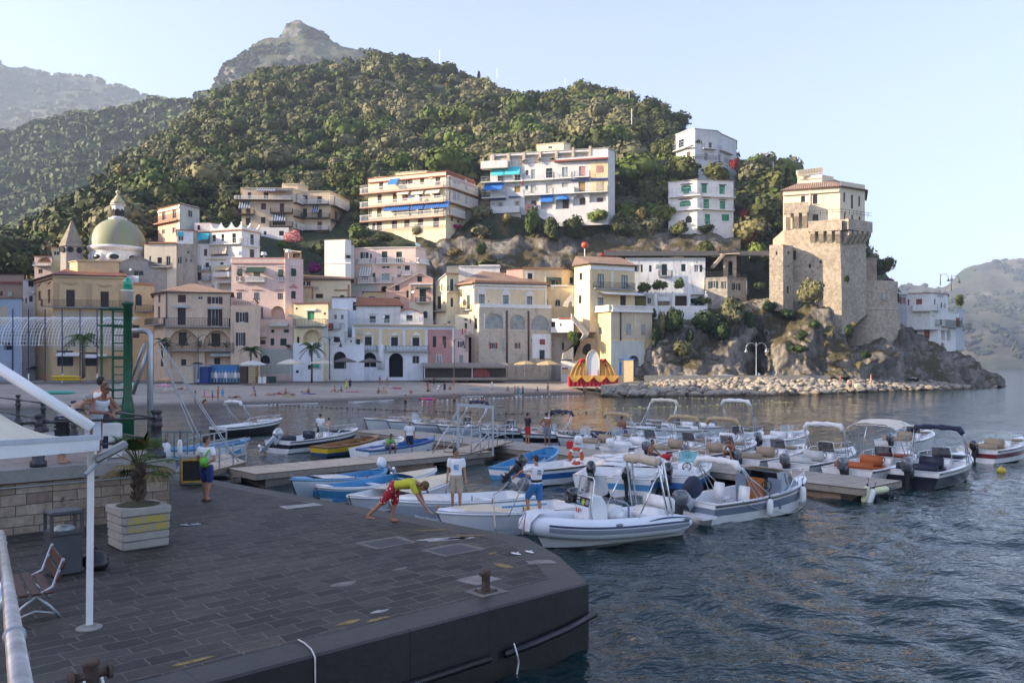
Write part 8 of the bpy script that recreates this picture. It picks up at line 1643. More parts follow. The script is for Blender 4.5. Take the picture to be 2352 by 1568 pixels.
for d_ in(('L',435,800,'sb',PU,'woman in a purple bikini standing at the water edge on the left'),('L',525,845,'bb',GN,'woman bending over at the water edge left of the boats'),('L',535,722,'sd',PK,'small child in a pink top near the orange swim ring','tan','dark',.62),('L',622,745,'st',BL,'child standing beside the orange swim ring on the beach','deep','dark',.68),('L',683,742,'sb',PK,'woman in a floral swimsuit bending to a child in a blue towel'),('L',730,722,'sd',(.04,.3,.6),'child wrapped in a bright blue towel','tan','dark',.72),('L',1065,672,'ht',BL,'man in blue trunks standing hands on hips below the slatted huts'),('L',1078,708,'tb',BK,'long haired woman sitting in front of the man in blue trunks','tan','brown'),('L',1240,695,'lb',BK,'sunbather lying left of the red towel group'),('L',1345,678,'lb',RD,'sunbather lying on a red towel'),('L',1412,688,'tb',GN,'woman sitting behind the yellow beach mat'),('L',1485,692,'lt',BL,'man lying beside the yellow beach mat'),('L',1655,668,'tt',BK,'man sitting upright alone on a blue towel'),('L',1605,660,'lb',WT,'pale sunbather lying left of the upright sitting man','pale'),('L',862,722,'lt',BK,'person lying on a white sunbed near the water'),('L',275,632,'lt',BK,'dark haired person lying near the striped orange parasol'),('L',352,634,'lb',WT,'person lying with raised knees near the baby buggy','pale'),('L',120,498,'sd',RD,'child in a red shirt standing by the beach huts','tan','dark',.8),('L',1935,660,'tb',TQ,'woman in turquoise sitting left of the person with a yellow towel'),('L',2005,660,'tb',TQ,'second sitter in turquoise below the cafe terrace','deep'),('L',2062,632,'sd',(.5,.6,.1),'person holding a yellow green towel on the beach'),('L',2102,626,'sd',BK,'person in black standing beside the yellow green towel','deep'),('M',55,466,'sb',BK,'woman standing on the sand below the barrel tables'),('M',117,474,'sb',RD,'second woman standing below the barrel tables','tan','fair'),('M',45,530,'tb',BK,'woman sitting left of the pink swim ring'),('M',90,528,'tb',RD,'woman sitting beside a towel near the shore','pale'),('M',320,530,'tt',RD,'lone child sitting near the waterline','tan','fair',.75),('M',190,488,'lb',PK,'sunbather lying on a pink towel'),('M',222,490,'lb',WT,'sunbather lying right of the pink towel','pale'),('M',460,492,'sd',RD,'child in a red and white shirt below the brown kiosk','tan','dark',.8),('M',466,517,'tt',BK,'person sitting below the child in red'),('M',512,466,'sd',BK,'woman in a dark dress standing by the brown kiosk'),('M',552,522,'bd',WT,'person in a white shirt bending over a red bag'),('M',604,522,'sd',BK,'woman in a black dress standing next to the bending person'),('M',650,502,'tb',BK,'woman sitting right of the black dress'),('M',682,472,'sb',RD,'woman in a red bikini standing beside the tall pole','tan','fair'),('M',1005,505,'sd',WT,'person in a long white robe standing in mid beach','tan','dark',1.0),('M',1140,515,'tb',RD,'person in red sitting right of the white robe'),('M',1200,560,'sb',WT,'leftmost of three women standing in the shallow water'),('M',1228,560,'sd',TQ,'middle one of three women standing in the shallow water'),('M',1268,560,'sd',BK,'woman in a black swimsuit standing in the shallow water','deep'),('M',1392,518,'tb',BL,'person in a blue swimsuit sitting near the waterline'),('M',1480,536,'sb',BK,'woman in a black bikini standing right of the sitting one in blue'),('M',1492,562,'st',WT,'blond child paddling in the shallows','pale','fair',.6),('M',1785,562,'st',BK,'left one of a pair wading left of the boulders'),('M',1801,562,'sb',RD,'right one of a pair wading left of the boulders'),('M',1895,552,'st',GN,'man in green trunks standing at the start of the boulders')):
 bather(*d_)
for x,y,nm,h in((272,606,'bather wading waist deep left of the pink float',.7),(430,600,'bather beside the left end of the pink float',1.0),(515,600,'bather holding the pink float',.95),(685,592,'bather waist deep below the tall pole',.8),(918,588,'left swimmer head of two close together',1.35),(936,588,'right swimmer head of two close together',1.35),(1110,590,'swimmer far out near the white floats',1.4),(1145,592,'second swimmer near the white floats',1.38)):
 g=G(*cp('M',x,y));bather('M',x,y,'st',BK,nm,'tan','dark',1,None,h,g)
for x,y,z,po,c,nm in((1365,290,1.6,'sb',PK,'woman with a pink towel standing on the boulders'),(1418,324,.9,'st',BK,'man in dark trunks standing low on the boulders'),(1530,288,1.9,'sd',(.5,.2,.2),'person in pink standing on the boulders near the cliff'),(395,302,1.2,'tb',BK,'sitter in black on the boulders under the pale parasol'),(412,302,1.2,'tt',RD,'sitter in red on the boulders under the pale parasol')):
 bather('N',x,y,po,c,nm,'tan','dark',1,None,0,G(*cp('N',x,y),z))
for pr in PROTO.values():
 for c in list(pr.children):bpy.data.objects.remove(c)
 bpy.data.objects.remove(pr)
YG=11.5;q=qpt(205,1443);D_=lambda px,py,Y=YG:P(px,py,Y)-V((q.x,q.y,1.155));T_=thing('gazebo_tent','white gazebo tent with a cream sagging canopy on a white post','tent',(q.x,q.y,1.155))
mb=MB();mb.bar((0,0,.02),D_(209,1003),.085,.085);obj('post',mb,GEL,T_);mb=MB();mb.lathe([(.17,0),(.17,.02),(.09,.035),(.08,.06)],(0,0,0),14);obj('foot',mb,CON,T_)
mb=MB();mb.bar(D_(222,1018),D_(-160,1045,8.8),.09,.2);obj('front_beam',mb,GEL,T_);mb=MB();mb.bar(D_(222,1003),D_(-160,1026,8.8),.12,.06);obj('gutter',mb,mat('grey_white_gutter',(.5,.54,.58),.4,.06,2),T_)
mb=MB();mb.tube([D_(212,982),D_(-40,822,11.2)],.075,10);obj('ridge_pole',mb,GEL,T_,smooth=1)
mb=MB();A_,B_,C_=D_(214,999),D_(-160,1022,8.8),D_(-60,905,11.2)
secs=[]
for i in range(13):
 f=i/12;e=A_.lerp(B_,f);r_=A_.lerp(C_,f);secs.append([e.lerp(r_,g)+V((0,0,-.34*4*g*(1-g)*f*(1-f)*1.6-.22*f*(1-f)*4*g))for g in[k/8 for k in range(9)]])
mb.loft(secs);obj('canopy',mb,CREAM,T_,smooth=1)
fl=bpy.data.objects.new('floodlight',None);COL.objects.link(fl);fl.parent=T_;fl.location=D_(255,1036);fl.rotation_euler=(0,R(-28),.5)
mb=MB();mb.box((0,0,0),(.46,.3,.09));bevel(obj('housing',mb,mat('aluminium_housing',(.3,.31,.32),.4,.1,4,.5),fl),.02,2);mb=MB();mb.box((0,0,-.05),(.4,.25,.012));obj('lens',mb,GLASSL,fl);mb=MB();mb.tube([(-.42,-.2,-.1),(-.25,-.1,-.06),(0,0,0)],.03,6);obj('arm',mb,GALV,fl)
c=qpt(318,1252);T_=thing('planter','square ribbed concrete planter with a yellow painted patch','planter',(c.x,c.y,1.155),ang);CP=mat('planter_concrete',(.34,.32,.28),.85,.12,5,bump=.3,bs=40)
for k in range(5):
 mb=MB();s=.90+.012*k+(.03 if k==4 else 0);mb.box((0,0,.09+.165*k),(s,s,.158));bevel(obj('band',mb,CP,T_),.018,2)
mb=MB();mb.box((0,0,.03),(.82,.82,.06));obj('foot',mb,CP,T_);mb=MB();mb.box((0,0,.41),(.86,.86,.78));obj('joint_core',mb,mat('dark_joint',(.1,.09,.08),.9),T_)
t=NT('yellow_paint_patch');n=t.noise(t.coord(),7,6,.75);t.col(t.ramp(n,[(.42,(.42,.33,.04)),(.6,(.30,.27,.2))]));t.set(Roughness=.8)
for k in(2,3):
 mb=MB();mb.box((.03,-.4665-.006*(k-2),.09+.165*k),(.8,.012,.13));obj('paint_patch',mb,t.mat,T_)
mb=MB();mb.lathe([(.42,.84),(.3,.87),(.05,.88)],(0,0,0),16);obj('soil',mb,mat('mossy_soil',(.06,.055,.025),.95,.4,9,bump=.6),T_)
T_=thing('fan_palm','small shaggy fan palm growing in the concrete planter','palm tree',(c.x,c.y,2.0));rr=random.Random(3);mb=MB();mb.tube([(0,0,0),(.02,0,.35),(0,.03,.78)],[.10,.115,.13],10)
for i in range(150):
 a=rr.uniform(0,6.28);z=rr.uniform(.05,.85);d=V((math.cos(a),math.sin(a),0));mb.bar(d*.09+V((0,0,z)),d*.16+V((0,0,z+.09)),.025,.008)
obj('trunk',mb,BARK,T_)
for i in range(26):
 a=i*2.4;e=rr.uniform(-.35,1.35);d=V((math.cos(a)*math.cos(e),math.sin(a)*math.cos(e),math.sin(e)));b0=V((0,0,.8));L_=rr.uniform(.35,.5);h=b0+d*L_;s=d.cross(V((0,0,1))).normalized();u=s.cross(d);mb=MB();mb.tube([b0,h],.01,4)
 for k in range(17):
  g=(k/16-.5)*2.5;dr=d*math.cos(g)+s*math.sin(g);ln=.48*(1-.28*abs(g));tip=h+dr*ln+V((0,0,-.12*ln*2));w_=(s*math.cos(g)-d*math.sin(g))*.022;mid=h+dr*ln*.5+u*.01;mb.add([h,mid-w_,tip,mid+w_],[(0,1,2,3)])
 obj('frond',mb,leafmat('fan_fronds',(.05,.085,.02),.3)if i%5 else leafmat('dry_frond',(.16,.12,.05)),T_)
c=qpt(146,1316);T_=thing('litter_bin','dark grey litter bin with an open top frame against the stone wall','bin',(c.x,c.y,1.155),ang);GB=mat('dark_grey_bin',(.055,.058,.065),.6,.15,4)
mb=MB();mb.box((0,0,.36),(.5,.46,.7));bevel(obj('body',mb,GB,T_),.02);mb=MB();mb.box((0,0,1.08),(.54,.5,.07));bevel(obj('lid',mb,GB,T_),.02);mb=MB();mb.box((0,0,.74),(.54,.5,.06));obj('rim',mb,GB,T_)
for x in(-1,1):
 for y in(-1,1):mb=MB();mb.box((x*.24,y*.22,.91),(.05,.05,.3));obj('corner_post',mb,GB,T_)
mb=MB();mb.ell((0,0,.76),(.2,.18,.1),9,6);obj('rubbish',mb,mat('plastic_litter',(.3,.33,.32),.4,.5,14),T_,smooth=1)
c=qpt(218,1306);mb=MB();mb.ell((0,0,.15),(.24,.2,.17),12,8);mb.ell((.1,-.05,.1),(.17,.2,.12),10,6);mb.ell((-.1,.06,.17),(.13,.12,.12),9,6);mb.tube([(-.05,0,.28),(-.04,0,.36),(0,0,.40)],[.06,.03,.06],7);tag(obj('rubbish_bag',mb,mat('black_bin_liner',(.012,.012,.014),.3,.3,6,bump=.6,bs=9),smooth=1,loc=(c.x,c.y,1.155)),'black rubbish bag slumped between the bin and the planter','bag')
c=qpt(70,1400);T_=thing('park_bench','park bench with red brown slats and grey cast legs','bench',(c.x,c.y,1.155),ang+1.45+PI);T_.scale=(.88,)*3;SL_=mat('red_brown_slats',(.055,.019,.011),.6,.2,5)
for y,z,tl in((-.18,.44,0),(.0,.44,0),(.18,.44,0),(.33,.66,1.2),(.39,.85,1.2)):
 mb=MB();mb.box((0,0,0),(1.7,.14,.035));o=obj('slat',mb,SL_,T_,loc=(0,y,z));o.rotation_euler=(tl,0,0);bevel(o,.01)
for x in(-.7,.7):mb=MB();mb.tube([(x,-.3,0),(x,-.2,.22),(x,.05,.4),(x,.25,.5),(x,.41,.95)],.025,7);mb.tube([(x,.36,0),(x,.2,.2),(x,.02,.38)],.025,7);mb.tube([(x,-.28,.05),(x,0,.14),(x,.34,.05)],.02,6);obj('leg',mb,GALV,T_,smooth=1)
a,b=P(2,1222,4.4),P(54,1620,1.05);T_=thing('handrail','scratched steel tube handrail running close along the left edge','handrail',tuple(b));mb=MB();mb.tube([a-b,a.lerp(b,.5)-b,V((0,0,0))],.0155,14);obj('tube',mb,mat('scratched_steel',(.45,.43,.41),.38,.3,14,.6),T_,smooth=1)
for f in(.12,.22,.86):p=a.lerp(b,f)-b;d=(b-a).normalized();mb=MB();mb.tube([p,p+d*.02],.0195,14);obj('collar',mb,GALV,T_,smooth=1)
for f in(.05,.62):p=a.lerp(b,f)-b;mb=MB();mb.tube([p,p+V((-.04,0,-.1)),p+V((-.04,0,-1.4))],.016,8);obj('post',mb,STEEL,T_,smooth=1)
GRN=mat('green_harbour_paint',(.008,.085,.038),.45,.3,2.5);Yl=25.0;c=P(293,1005,Yl);T_=thing('harbour_light','green harbour light tower with a ladder cage and emerald lantern','light tower',(c.x,c.y,1.15));z=lambda py:CZ-(py-HY)*Yl/F-1.15;k=Yl/F
mb=MB();mb.lathe([(14*k,0),(14*k,z(960)),(16*k,z(958)),(13*k,z(930)),(9*k,z(905)),(9*k,z(702)),(13*k,z(700)),(13*k,z(694))],(0,0,0),18);obj('column',mb,GRN,T_,smooth=1);mb=MB();mb.lathe([(11*k,z(694)),(12*k,z(672)),(15*k,z(670)),(15*k,z(666))],(0,0,0),16);obj('lamp_housing',mb,mat('cream_housing',(.6,.57,.48),.4,.06,4),T_,smooth=1)
t=flat('emerald_lens',(.0,.33,.2),.15,coat=.5);mb=MB();mb.lathe([(9*k,z(666)),(9*k,z(648)),(7*k,z(642)),(.5*k,z(634))],(0,0,0),14);obj('lantern',mb,t,T_,smooth=1)
mb=MB();mb.lathe([(13*k,0),(13*k,z(962)),(11*k,z(960))],(-27*k,0,0),14);obj('base_tank',mb,GRN,T_,smooth=1)
mb=MB();x0,x1=-56*k,-30*k
for x in(x0,x1):mb.tube([(x,-.1,z(1000)),(x,-.1,z(708))],.035,6)
for py in range(716,1000,18):mb.tube([(x1,-.1,z(py)),(-8*k,-.05,z(py))],.02,5)
for py in(710,748,820,895):mb.tube([(-8*k,-.1,z(py)),(x1,-.35,z(py)),(x0,-.3,z(py)),(x0,.15,z(py)),(-8*k,.2,z(py))],.03,5)
obj('ladder_cage',mb,GRN,T_)
Yp=25.5;c=P(345,1003,Yp);T_=thing('crane_gantry','thick grey pipe gantry with slanting braces beside the green light','gantry',tuple(c));d=lambda px,py,y=Yp:P(px,py,y)-c
mb=MB();mb.tube([d(345,1060),d(345,770),d(340,762),d(330,759),d(285,761)],.09,10);mb.tube([d(345,790),d(305,905)],.06,8);mb.tube([d(332,790),d(290,900,26.5)],.05,8);obj('pipe',mb,GALV,T_,smooth=1)
for i,(x0,y0,x1,y1)in enumerate(((368,786,548,1060),(372,800,538,1052),(362,800,450,1010),(366,810,466,1020))):rope(['outermost','second','third','innermost'][i]+' slanting grey cable running down to the landing stage',[P(x0,y0,27),P(x1,y1,27)],.018,GALV,cat='cable')
c=V((*at_rail(248,.9).to_tuple()[:2],2.56));T_=thing('control_box','white electrical box with a small dark plate beside the green tower','electrical box',tuple(c),fr);mb=MB();mb.box((0,0,.42),(.55,.4,.84));bevel(obj('cabinet',mb,GEL,T_),.02);mb=MB();mb.box((-.12,-.205,.4),(.13,.012,.3));obj('plate',mb,NAVYC,T_)
c=qpt(405,1092);T_=thing('metal_fence','blue grey bar fence at the quay end hung with fenders','fence',tuple(c));BG=mat('blue_grey_steel',(.10,.17,.18),.5,.2,4)
mb=MB()
for i in range(9):mb.box((-.95+i*.22,0,.75),(.03,.03,1.5))
for zz in(.1,1.45):mb.box((-.07,0,zz),(1.85,.04,.05))
obj('bars',mb,BG,T_)
for i,(x,z_,r_)in enumerate(((-.75,.95,.14),(-.28,.85,.17),(.2,.95,.08))):fender(['white fender hanging left on the blue grey fence','fat white fender hanging in the middle of the blue grey fence','slim pale fender hanging right on the blue grey fence'][i],c+V((x,-.2,z_)),r_,.5)
for i,(px,py,tl,l)in enumerate(((1988,1135,.2,'pale yellow fender dangling at the pontoon corner'),(2000,1141,.35,'white fender dangling at the pontoon corner'),(2022,1125,1.4,'navy tipped fender lashed flat to the pontoon end'))):fender(l,P(px,py,29.2),.12,.55,mat('yellowed_fender',(.6,.62,.4),.5)if i!=1 else None,tl)
c=qpt(448,1112);T_=thing('stone_bin','pebbled stone bin with a yellow framed opening','bin',(c.x,c.y,1.155),.3);mb=MB();mb.box((0,.06,.45),(.85,.62,.88));bevel(obj('body',mb,mat('pebble_dash',(.25,.24,.22),.9,.5,30,bump=.5,bs=50),T_),.03);mb=MB();q_=[(-.36,.12),(.2,.12),(.2,.78),(-.36,.78)]
for i in range(4):mb.bar((q_[i][0],-.27,q_[i][1]),(q_[(i+1)%4][0],-.27,q_[(i+1)%4][1]),.05,.05)
obj('frame',mb,mat('orange_yellow_paint',(.5,.28,.03),.5,.2,6),T_);mb=MB();mb.box((-.08,-.255,.45),(.52,.02,.62));obj('opening',mb,DARK,T_)
def slipper(px,py,rz,lb,m):c=qpt(px,py);mb=MB();mb.ell((0,0,.015),(.05,.13,.015),10,5);mb.tube([(-.045,-.02,.02),(0,-.06,.05),(.045,-.02,.02)],.01,5);tag(obj('flip_flop',mb,m,loc=(c.x,c.y,1.157),rz=rz,smooth=1),lb,'flip flop')
slipper(1185,1273,.9,'white flip flop lying near the quay edge, left one',GEL);slipper(1216,1269,.7,'white flip flop lying near the quay edge, right one',GEL);slipper(424,1207,1.2,'grey crumpled shoe on the paving, left one',GALV);slipper(449,1206,1.9,'grey crumpled shoe on the paving, right one',GALV)
g=G(2300,1087);mb=MB();mb.ell((0,0,.12),(.19,.19,.17),14,9);mb.tube([(0,0,.26),(0,0,.36)],.03,6);tag(obj('mooring_buoy',mb,mat('yellow_plastic',(.6,.42,.02),.45),loc=tuple(g),smooth=1),'round yellow buoy floating at the right','buoy')
g=G(1309,1030,.5);mb=MB();mb.box((0,0,.2),(.34,.22,.36));mb.tube([(-.1,0,.4),(0,0,.46),(.1,0,.4)],.025,6);tag(bevel(obj('fuel_can',mb,cloth((.5,.03,.03)),loc=tuple(g)),.03),'red plastic fuel can on the pontoon behind the lifebuoy','fuel can')
for px,py,lb in((1531,1056,'red bag lying beside the cross legged man'),(1003+755-2*0,1016,'')):
 if lb:g=G(px,py,.5);mb=MB();mb.ell((0,0,.14),(.3,.2,.16),12,7);tag(obj('holdall_bag',mb,cloth((.42,.02,.025)),loc=tuple(g),smooth=1),lb,'bag')
p=beach_pt(1363,886);T_=thing('altar_stage','festival altar with red skirted base, gold drapes and a tall white arch panel','altar',(p.x,p.y,p.z-.1));Ya=p.y;k=Ya/F;z=lambda py:(p.y and(CZ-(py-HY)*k))-p.z+.1;X=lambda px:(px-1363)*k
RDV=mat('red_drape',(.42,.012,.018),.7,.2,1.5);GLD=mat('gold_drape',(.60,.34,.06),.55,.2,1.2)
def drape(nm,x0,x1,z0,z1,y,m,n=40,a=.10):mb=MB();mb.loft([[V((x0+(x1-x0)*i/n,y-a*(1+math.sin(i*1.9))*(.3+.7*(1-f)),z0+(z1-z0)*f))for f in(0,.5,1)]for i in range(n+1)]);obj(nm,mb,m,T_,smooth=1)
mb=MB();mb.box((0,2.5,z(864)/2),(X(1418)-X(1308),4.6,z(864)));obj('base',mb,RDV,T_);drape('red_skirt',X(1306),X(1420),0,z(863),-.05,RDV)
for i in range(4):
 a,b=1306+28.5*i,1306+28.5*(i+1);mb=MB();mb.loft([[V((X(a+(b-a)*j/12),-.36,z(862))),V((X(a+(b-a)*j/12),-.42,z(862)-1.05*math.sin(PI*j/12)-.12))]for j in range(13)]);obj('gold_swag',mb,GLD,T_,smooth=1)
for s in(-1,1):
 mb=MB();mb.loft([[V((s*(.6+w0*(.35+.65*f)*i/14),1.2-.14*math.sin(i*2.0),z(862)+f*(z(804+16)-z(862))if f<1 else z(826-.0)+(1.2 if i<5 else .0)-.05*i))for f in(0,.5,1)]for w0 in(3.9,)for i in range(15)]);mb2=MB();mb2.loft([[V((s*(.7+3.6*i/14),1.15-.16*(1+math.sin(i*2.0)),z(863))),V((s*(.7+3.0*i/14),1.25-.16*(1+math.sin(i*2.0)),z(845))),V((s*(.7+1.7*i/14),1.4-.1*(1+math.sin(i*2.0)),z(824)-.0*i))]for i in range(15)]);obj('gold_curtain',mb2,GLD,T_,smooth=1);mb=MB();mb.tube([(s*2.3,1.15,z(824)),(s*1.9,.95,z(829)),(s*1.5,1.1,z(825))],.22,8);mb.tube([(s*2.2,1.05,z(826)),(s*2.25,1.0,z(842))],[.2,.1],8);obj('red_swag',mb,RDV,T_,smooth=1)
ap=[(x_*k,z_)for x_,z_ in[(-15,z(863)),(15,z(863)),(15,z(832))]+[(15*math.cos(a),z(832)+(z(804)-z(832))*math.sin(a))for a in[PI*i/12 for i in range(1,12)]]+[(-15,z(832))]]
mb=MB();mb.prism([V((x,.95,zz))for x,zz in ap],(0,.15,0));obj('arch_panel',mb,WHITE,T_,fixn=1);mb=MB();mb.tube([V((x*1.02,.9,zz))for x,zz in ap[1:]+[ap[0]]],.09,6);obj('gilt_frame',mb,mat('gilt',(.6,.5,.28),.4,.2,5),T_,smooth=1)
def umb(px,pyb,pyt,Y,w,m,label,n=8,slope=.32,cat='parasol',name='parasol'):
 b=P(px,pyb,Y);k=Y/F;H=(pyb-pyt)*k;r_=w*k/2;T_=thing(name,label,cat,tuple(b));mb=MB();mb.tube([(0,0,0),(0,0,H)],.045,6);obj('pole',mb,WHITE,T_);mb=MB();mb.lathe([(r_,H-r_*slope-.16),(r_,H-r_*slope),(r_*.5,H-r_*slope*.42),(.03,H)],(0,0,0),n);obj('canopy',mb,m,T_)
GRC=canvas('gy');UB=[(580,866,826,141.5,62,WHITECAN,'white square cafe parasol behind the slatted huts'),(667,868,824,143,66,CREAM,'left one of the two cream cafe parasols'),(737,868,824,143.5,58,CREAM,'right one of the two cream cafe parasols'),(792,868,821,149,54,mat('taupe_canvas',(.10,.09,.082),.85),'left dark grey cafe parasol before the white wall'),(850,868,822,150,54,_M[('m','taupe_canvas')]if('m','taupe_canvas')in _M else GRC,'right dark grey cafe parasol before the white wall'),(1205,866,826,163,60,TAN,'left beige double parasol beside the altar'),(1258,866,826,163,64,TAN,'right beige double parasol beside the altar')]
for u in UB:umb(*u,n=4 if u[0]in(580,)else 8)
SM=NT('orange_striped_canvas');w=SM.node('ShaderNodeTexWave',wave_type='RINGS',rings_direction='Z');si(w,'Scale',1.6);SM.link(SM.coord(),w.inputs['Vector']);SM.col(SM.ramp(w.outputs['Fac'],[(.3,(.5,.14,.04)),(.6,(.4,.36,.16))]))
bp=lambda x,y:beach_pt(x,y).y
umb(381,899,866,bp(381,899),38,SM.mat,'orange striped beach parasol on the left of the beach');umb(376,900,880,bp(376,902),30,cloth((.6,.25,.35)),'pink beach parasol just under the striped one');umb(1510,880,867,158,24,cloth((.3,.5,.55)),'pale blue parasol at the back of the boulders');umb(295,905,876,bp(295,905),44,cloth((.25,.42,.32)),'pale green parasol left of the green tower')
def cabin(px0,px1,pyb,pyt,Y,m,label,gable=False,d=1.6,slat=None,name='beach_hut',cat='hut'):
 a,b=P(px0,pyb,Y),P(px1,pyb,Y);H=(pyb-pyt)*Y/F;W=b.x-a.x;T_=thing(name,label,cat,tuple(a));mb=MB();mb.box((W/2,d/2,H/2),(W,d,H));obj('body',mb,m,T_);mb=MB()
 if gable:mb.prism([V((-.2,-.2,H)),V((W+.2,-.2,H)),V((W/2,-.2,H+W*.3))],(0,d+.4,0))
 else:mb.box((W/2,d/2,H+.06),(W+.3,d+.3,.12))
 obj('roof',mb,pm('gy')if not gable else TILEB,T_,fixn=1);mb=MB()
 for i in range(9 if slat else 3):mb.box((W/2,-.03,H*(.08+.86*i/(8 if slat else 2))),(W*.9,.06,H*.05 if not slat else H*.06))
 obj('slats',mb,slat or m,T_)
cabin(420,444,880,840,139,pm('tan'),'pale slatted wooden locker at the left of the beach store',slat=pm('cr'));cabin(442,458,878,836,140,mat('pale_blue_boards',(.55,.62,.72),.6),'white blue gabled beach hut beside the pale locker',True);cabin(460,478,880,842,139.5,pm('db'),'dark blue beach locker left of the deck chair store');cabin(480,545,878,838,141.5,mat('store_blue',(.05,.22,.45),.6),'long blue and white deck chair store on the beach');cabin(551,568,880,841,139.5,pm('br'),'red brown slatted locker right of the deck chair store',slat=pm('br'));cabin(570,587,880,841,139.6,pm('ol'),'brown slatted locker beside the red brown one',slat=pm('tan'))
for i in range(9):
 p=P(484+7.5*i,878,140.6);mb=MB();mb.bar((0,0,0),(.25,.1,2.0),.08,.04);mb.bar((.5,0,0),(.3,.1,2.0),.08,.04);mb.box((.28,.05,1.2),(.5,.05,.9));tag(obj('folded_deck_chair',mb,WHITECAN if i%3==1 else GALV,loc=tuple(p)),'folded deck chair leaning against the long blue store','deck chair','folded deck chairs at the blue store')
for i,(x,m,l)in enumerate(((597,GEL,'left white wheelie bin behind the beach'),(607,GEL,'right white wheelie bin behind the beach'),(617,pm('dg'),'left dark green wheelie bin behind the beach'),(628,pm('dg'),'right dark green wheelie bin behind the beach'))):cabin(x-4,x+4,880,864,139.8,m,l,d=.7,name='wheelie_bin',cat='bin')
def kiosk():
 a,b=P(975,873,156),P(1165,873,159);T_=thing('beach_kiosk','long brown beach kiosk with a grey canvas roof and round window','kiosk',tuple(a));W=Wall(V((0,0,0)),V((b.x-a.x,b.y-a.y,0)));mb=MB();H=2.6;mb.box((0,0,0),(.01,.01,.01));q=[W.p(0,0),W.p(W.L,0),W.p(W.L,0,-4),W.p(0,0,-4)];mb.prism(q,(0,0,.5));obj('deck',mb,WOODE,T_)
 mb=MB();mb.prism([W.p(0,.5,-1.2),W.p(W.L,.5,-1.2),W.p(W.L,.5,-3.8),W.p(0,.5,-3.8)],(0,0,1.9));obj('counter_wall',mb,mat('dark_brown_boards',(.06,.045,.035),.7,.3,3),T_);mb=MB();mb.loft([[W.p(u,2.7,.1),W.p(u,3.3,-1.8),W.p(u,3.2,-4)]for u in(-.4,W.L*.5,W.L+.3)]);mb.loft([[W.p(u,2.7,.1),W.p(u,2.3,.12)]for u in(-.4,W.L+.3)]);obj('canvas_roof',mb,mat('taupe_canvas2',(.24,.21,.18),.85,.15,2),T_)
 for i in range(8):mb=MB();mb.bar(W.p(W.L*i/7,.4,0),W.p(W.L*i/7,2.8,0),.1,.1,up=(1,0,0));obj('post',mb,WHITE if i in(0,4)else IRON,T_)
 mb=MB();mb.prism([W.p(W.L*.68+1.9*math.cos(t),.6+1.7*math.sin(t),-1.15)for t in[PI*i/14 for i in range(15)]],W.n*.1);obj('round_hatch',mb,pm('rd'),T_,fixn=1)
kiosk()
bld_('beach_bar','low white beach bar with painted yellow and red waves beside the altar','M',[(1590,255,166),(1790,248,165)],372,W_,'s:bk 1725 268 1758 332; pan:ye 1602 325 1715 368; band:rd 1602 312 1650 326 .05',depth=4,bury=2,cat='bar');bld_('beach_cabin','yellow and blue painted cabin right of the altar','M',[(2008,245,163),(2205,252,162)],378,pm('ye'),'pan:bl 2010 250 2030 370; pan:wh 2045 260 2080 375; pan:bl 2084 262 2104 376',depth=3,bury=2,cap=pm('bl'),cat='cabin')
def lamp_post(px,pyb,pyt,Y,label,two=True,m=None):
 b=P(px,pyb,Y);k=Y/F;H=(pyb-pyt)*k;T_=thing('street_lamp',label,'street lamp',tuple(b));m=m or IRON;mb=MB();mb.tube([(0,0,0),(0,0,1.2),(0,0,H)],[.14,.09,.06],8);obj('pole',mb,m,T_)
 for s in((-1,1)if two else(1,)):
  mb=MB();mb.tube([V((s*(.95-.95*math.cos(a)),0,H-1.1+1.0*math.sin(a)))for a in[PI*i/10 for i in range(11)]],.05,6);obj('arm',mb,m,T_,smooth=1);mb=MB();mb.lathe([(.36,H-1.85),(.26,H-1.6),(.12,H-1.4),(.08,H-1.1)],(s*1.9,0,0),10);obj('bell_lamp',mb,m,T_,smooth=1)
for a in((455,870,768,139,'double armed iron street lamp in front of the peach house'),(757,872,772,142,'double armed iron street lamp before the white wall'),(1043,872,776,154,'double armed iron street lamp before the pink house'),(1737,862,786,155,'pale double armed lamp in front of the dark cave',True,GALV),(195,866,770,143,'double armed iron lamp beside the promenade palm'),(28,866,765,143,'double armed iron lamp at the far left of the promenade'),(2185,668,632,200,'slender lamp above the white house on the point',False),(2160,655,628,198,'slender lamp above the bastion edge',False)):lamp_post(*a)
t0=140;a=P(0,766,t0);T_=thing('light_tunnel','white lattice festival light tunnel in front of the yellow palazzo','festival arch',(a.x-3,t0,2));O_=V(T_.location);kk=t0/F;W_t=P(290,0,t0).x-O_.x;mb=MB();Ht=11.3
n_=46;Rr=5.2
def tp(u,a):return V((u,Rr-Rr*math.cos(a),Ht-Rr+Rr*math.sin(a)))
for i in range(n_+1):
 u=W_t*i/n_;mb.tube([tp(u,R(2+88*j/8))for j in range(9)],.055 if i%6 else .1,4,cap=False)
for j in range(13):mb.bar(tp(0,R(2+88*j/12)),tp(W_t,R(2+88*j/12)),.13,.07)
obj('lattice',mb,WHITE,T_)
NP=mat('dark_blue_pole',(.03,.03,.09),.5)
for i,x in enumerate((0,32,68,106,145,186,225)):u=P(x,0,t0).x-O_.x;mb=MB();mb.tube([(u,-.3,.2),(u,-.3,(868-700)*kk)],.09,6);obj('pole',mb,NP,T_);mb=MB();mb.tube([(u,-.3,0),(u,-.3,1.5)],.12,6);obj('banded_foot',mb,pm('rd')if i%2 else WHITE,T_)
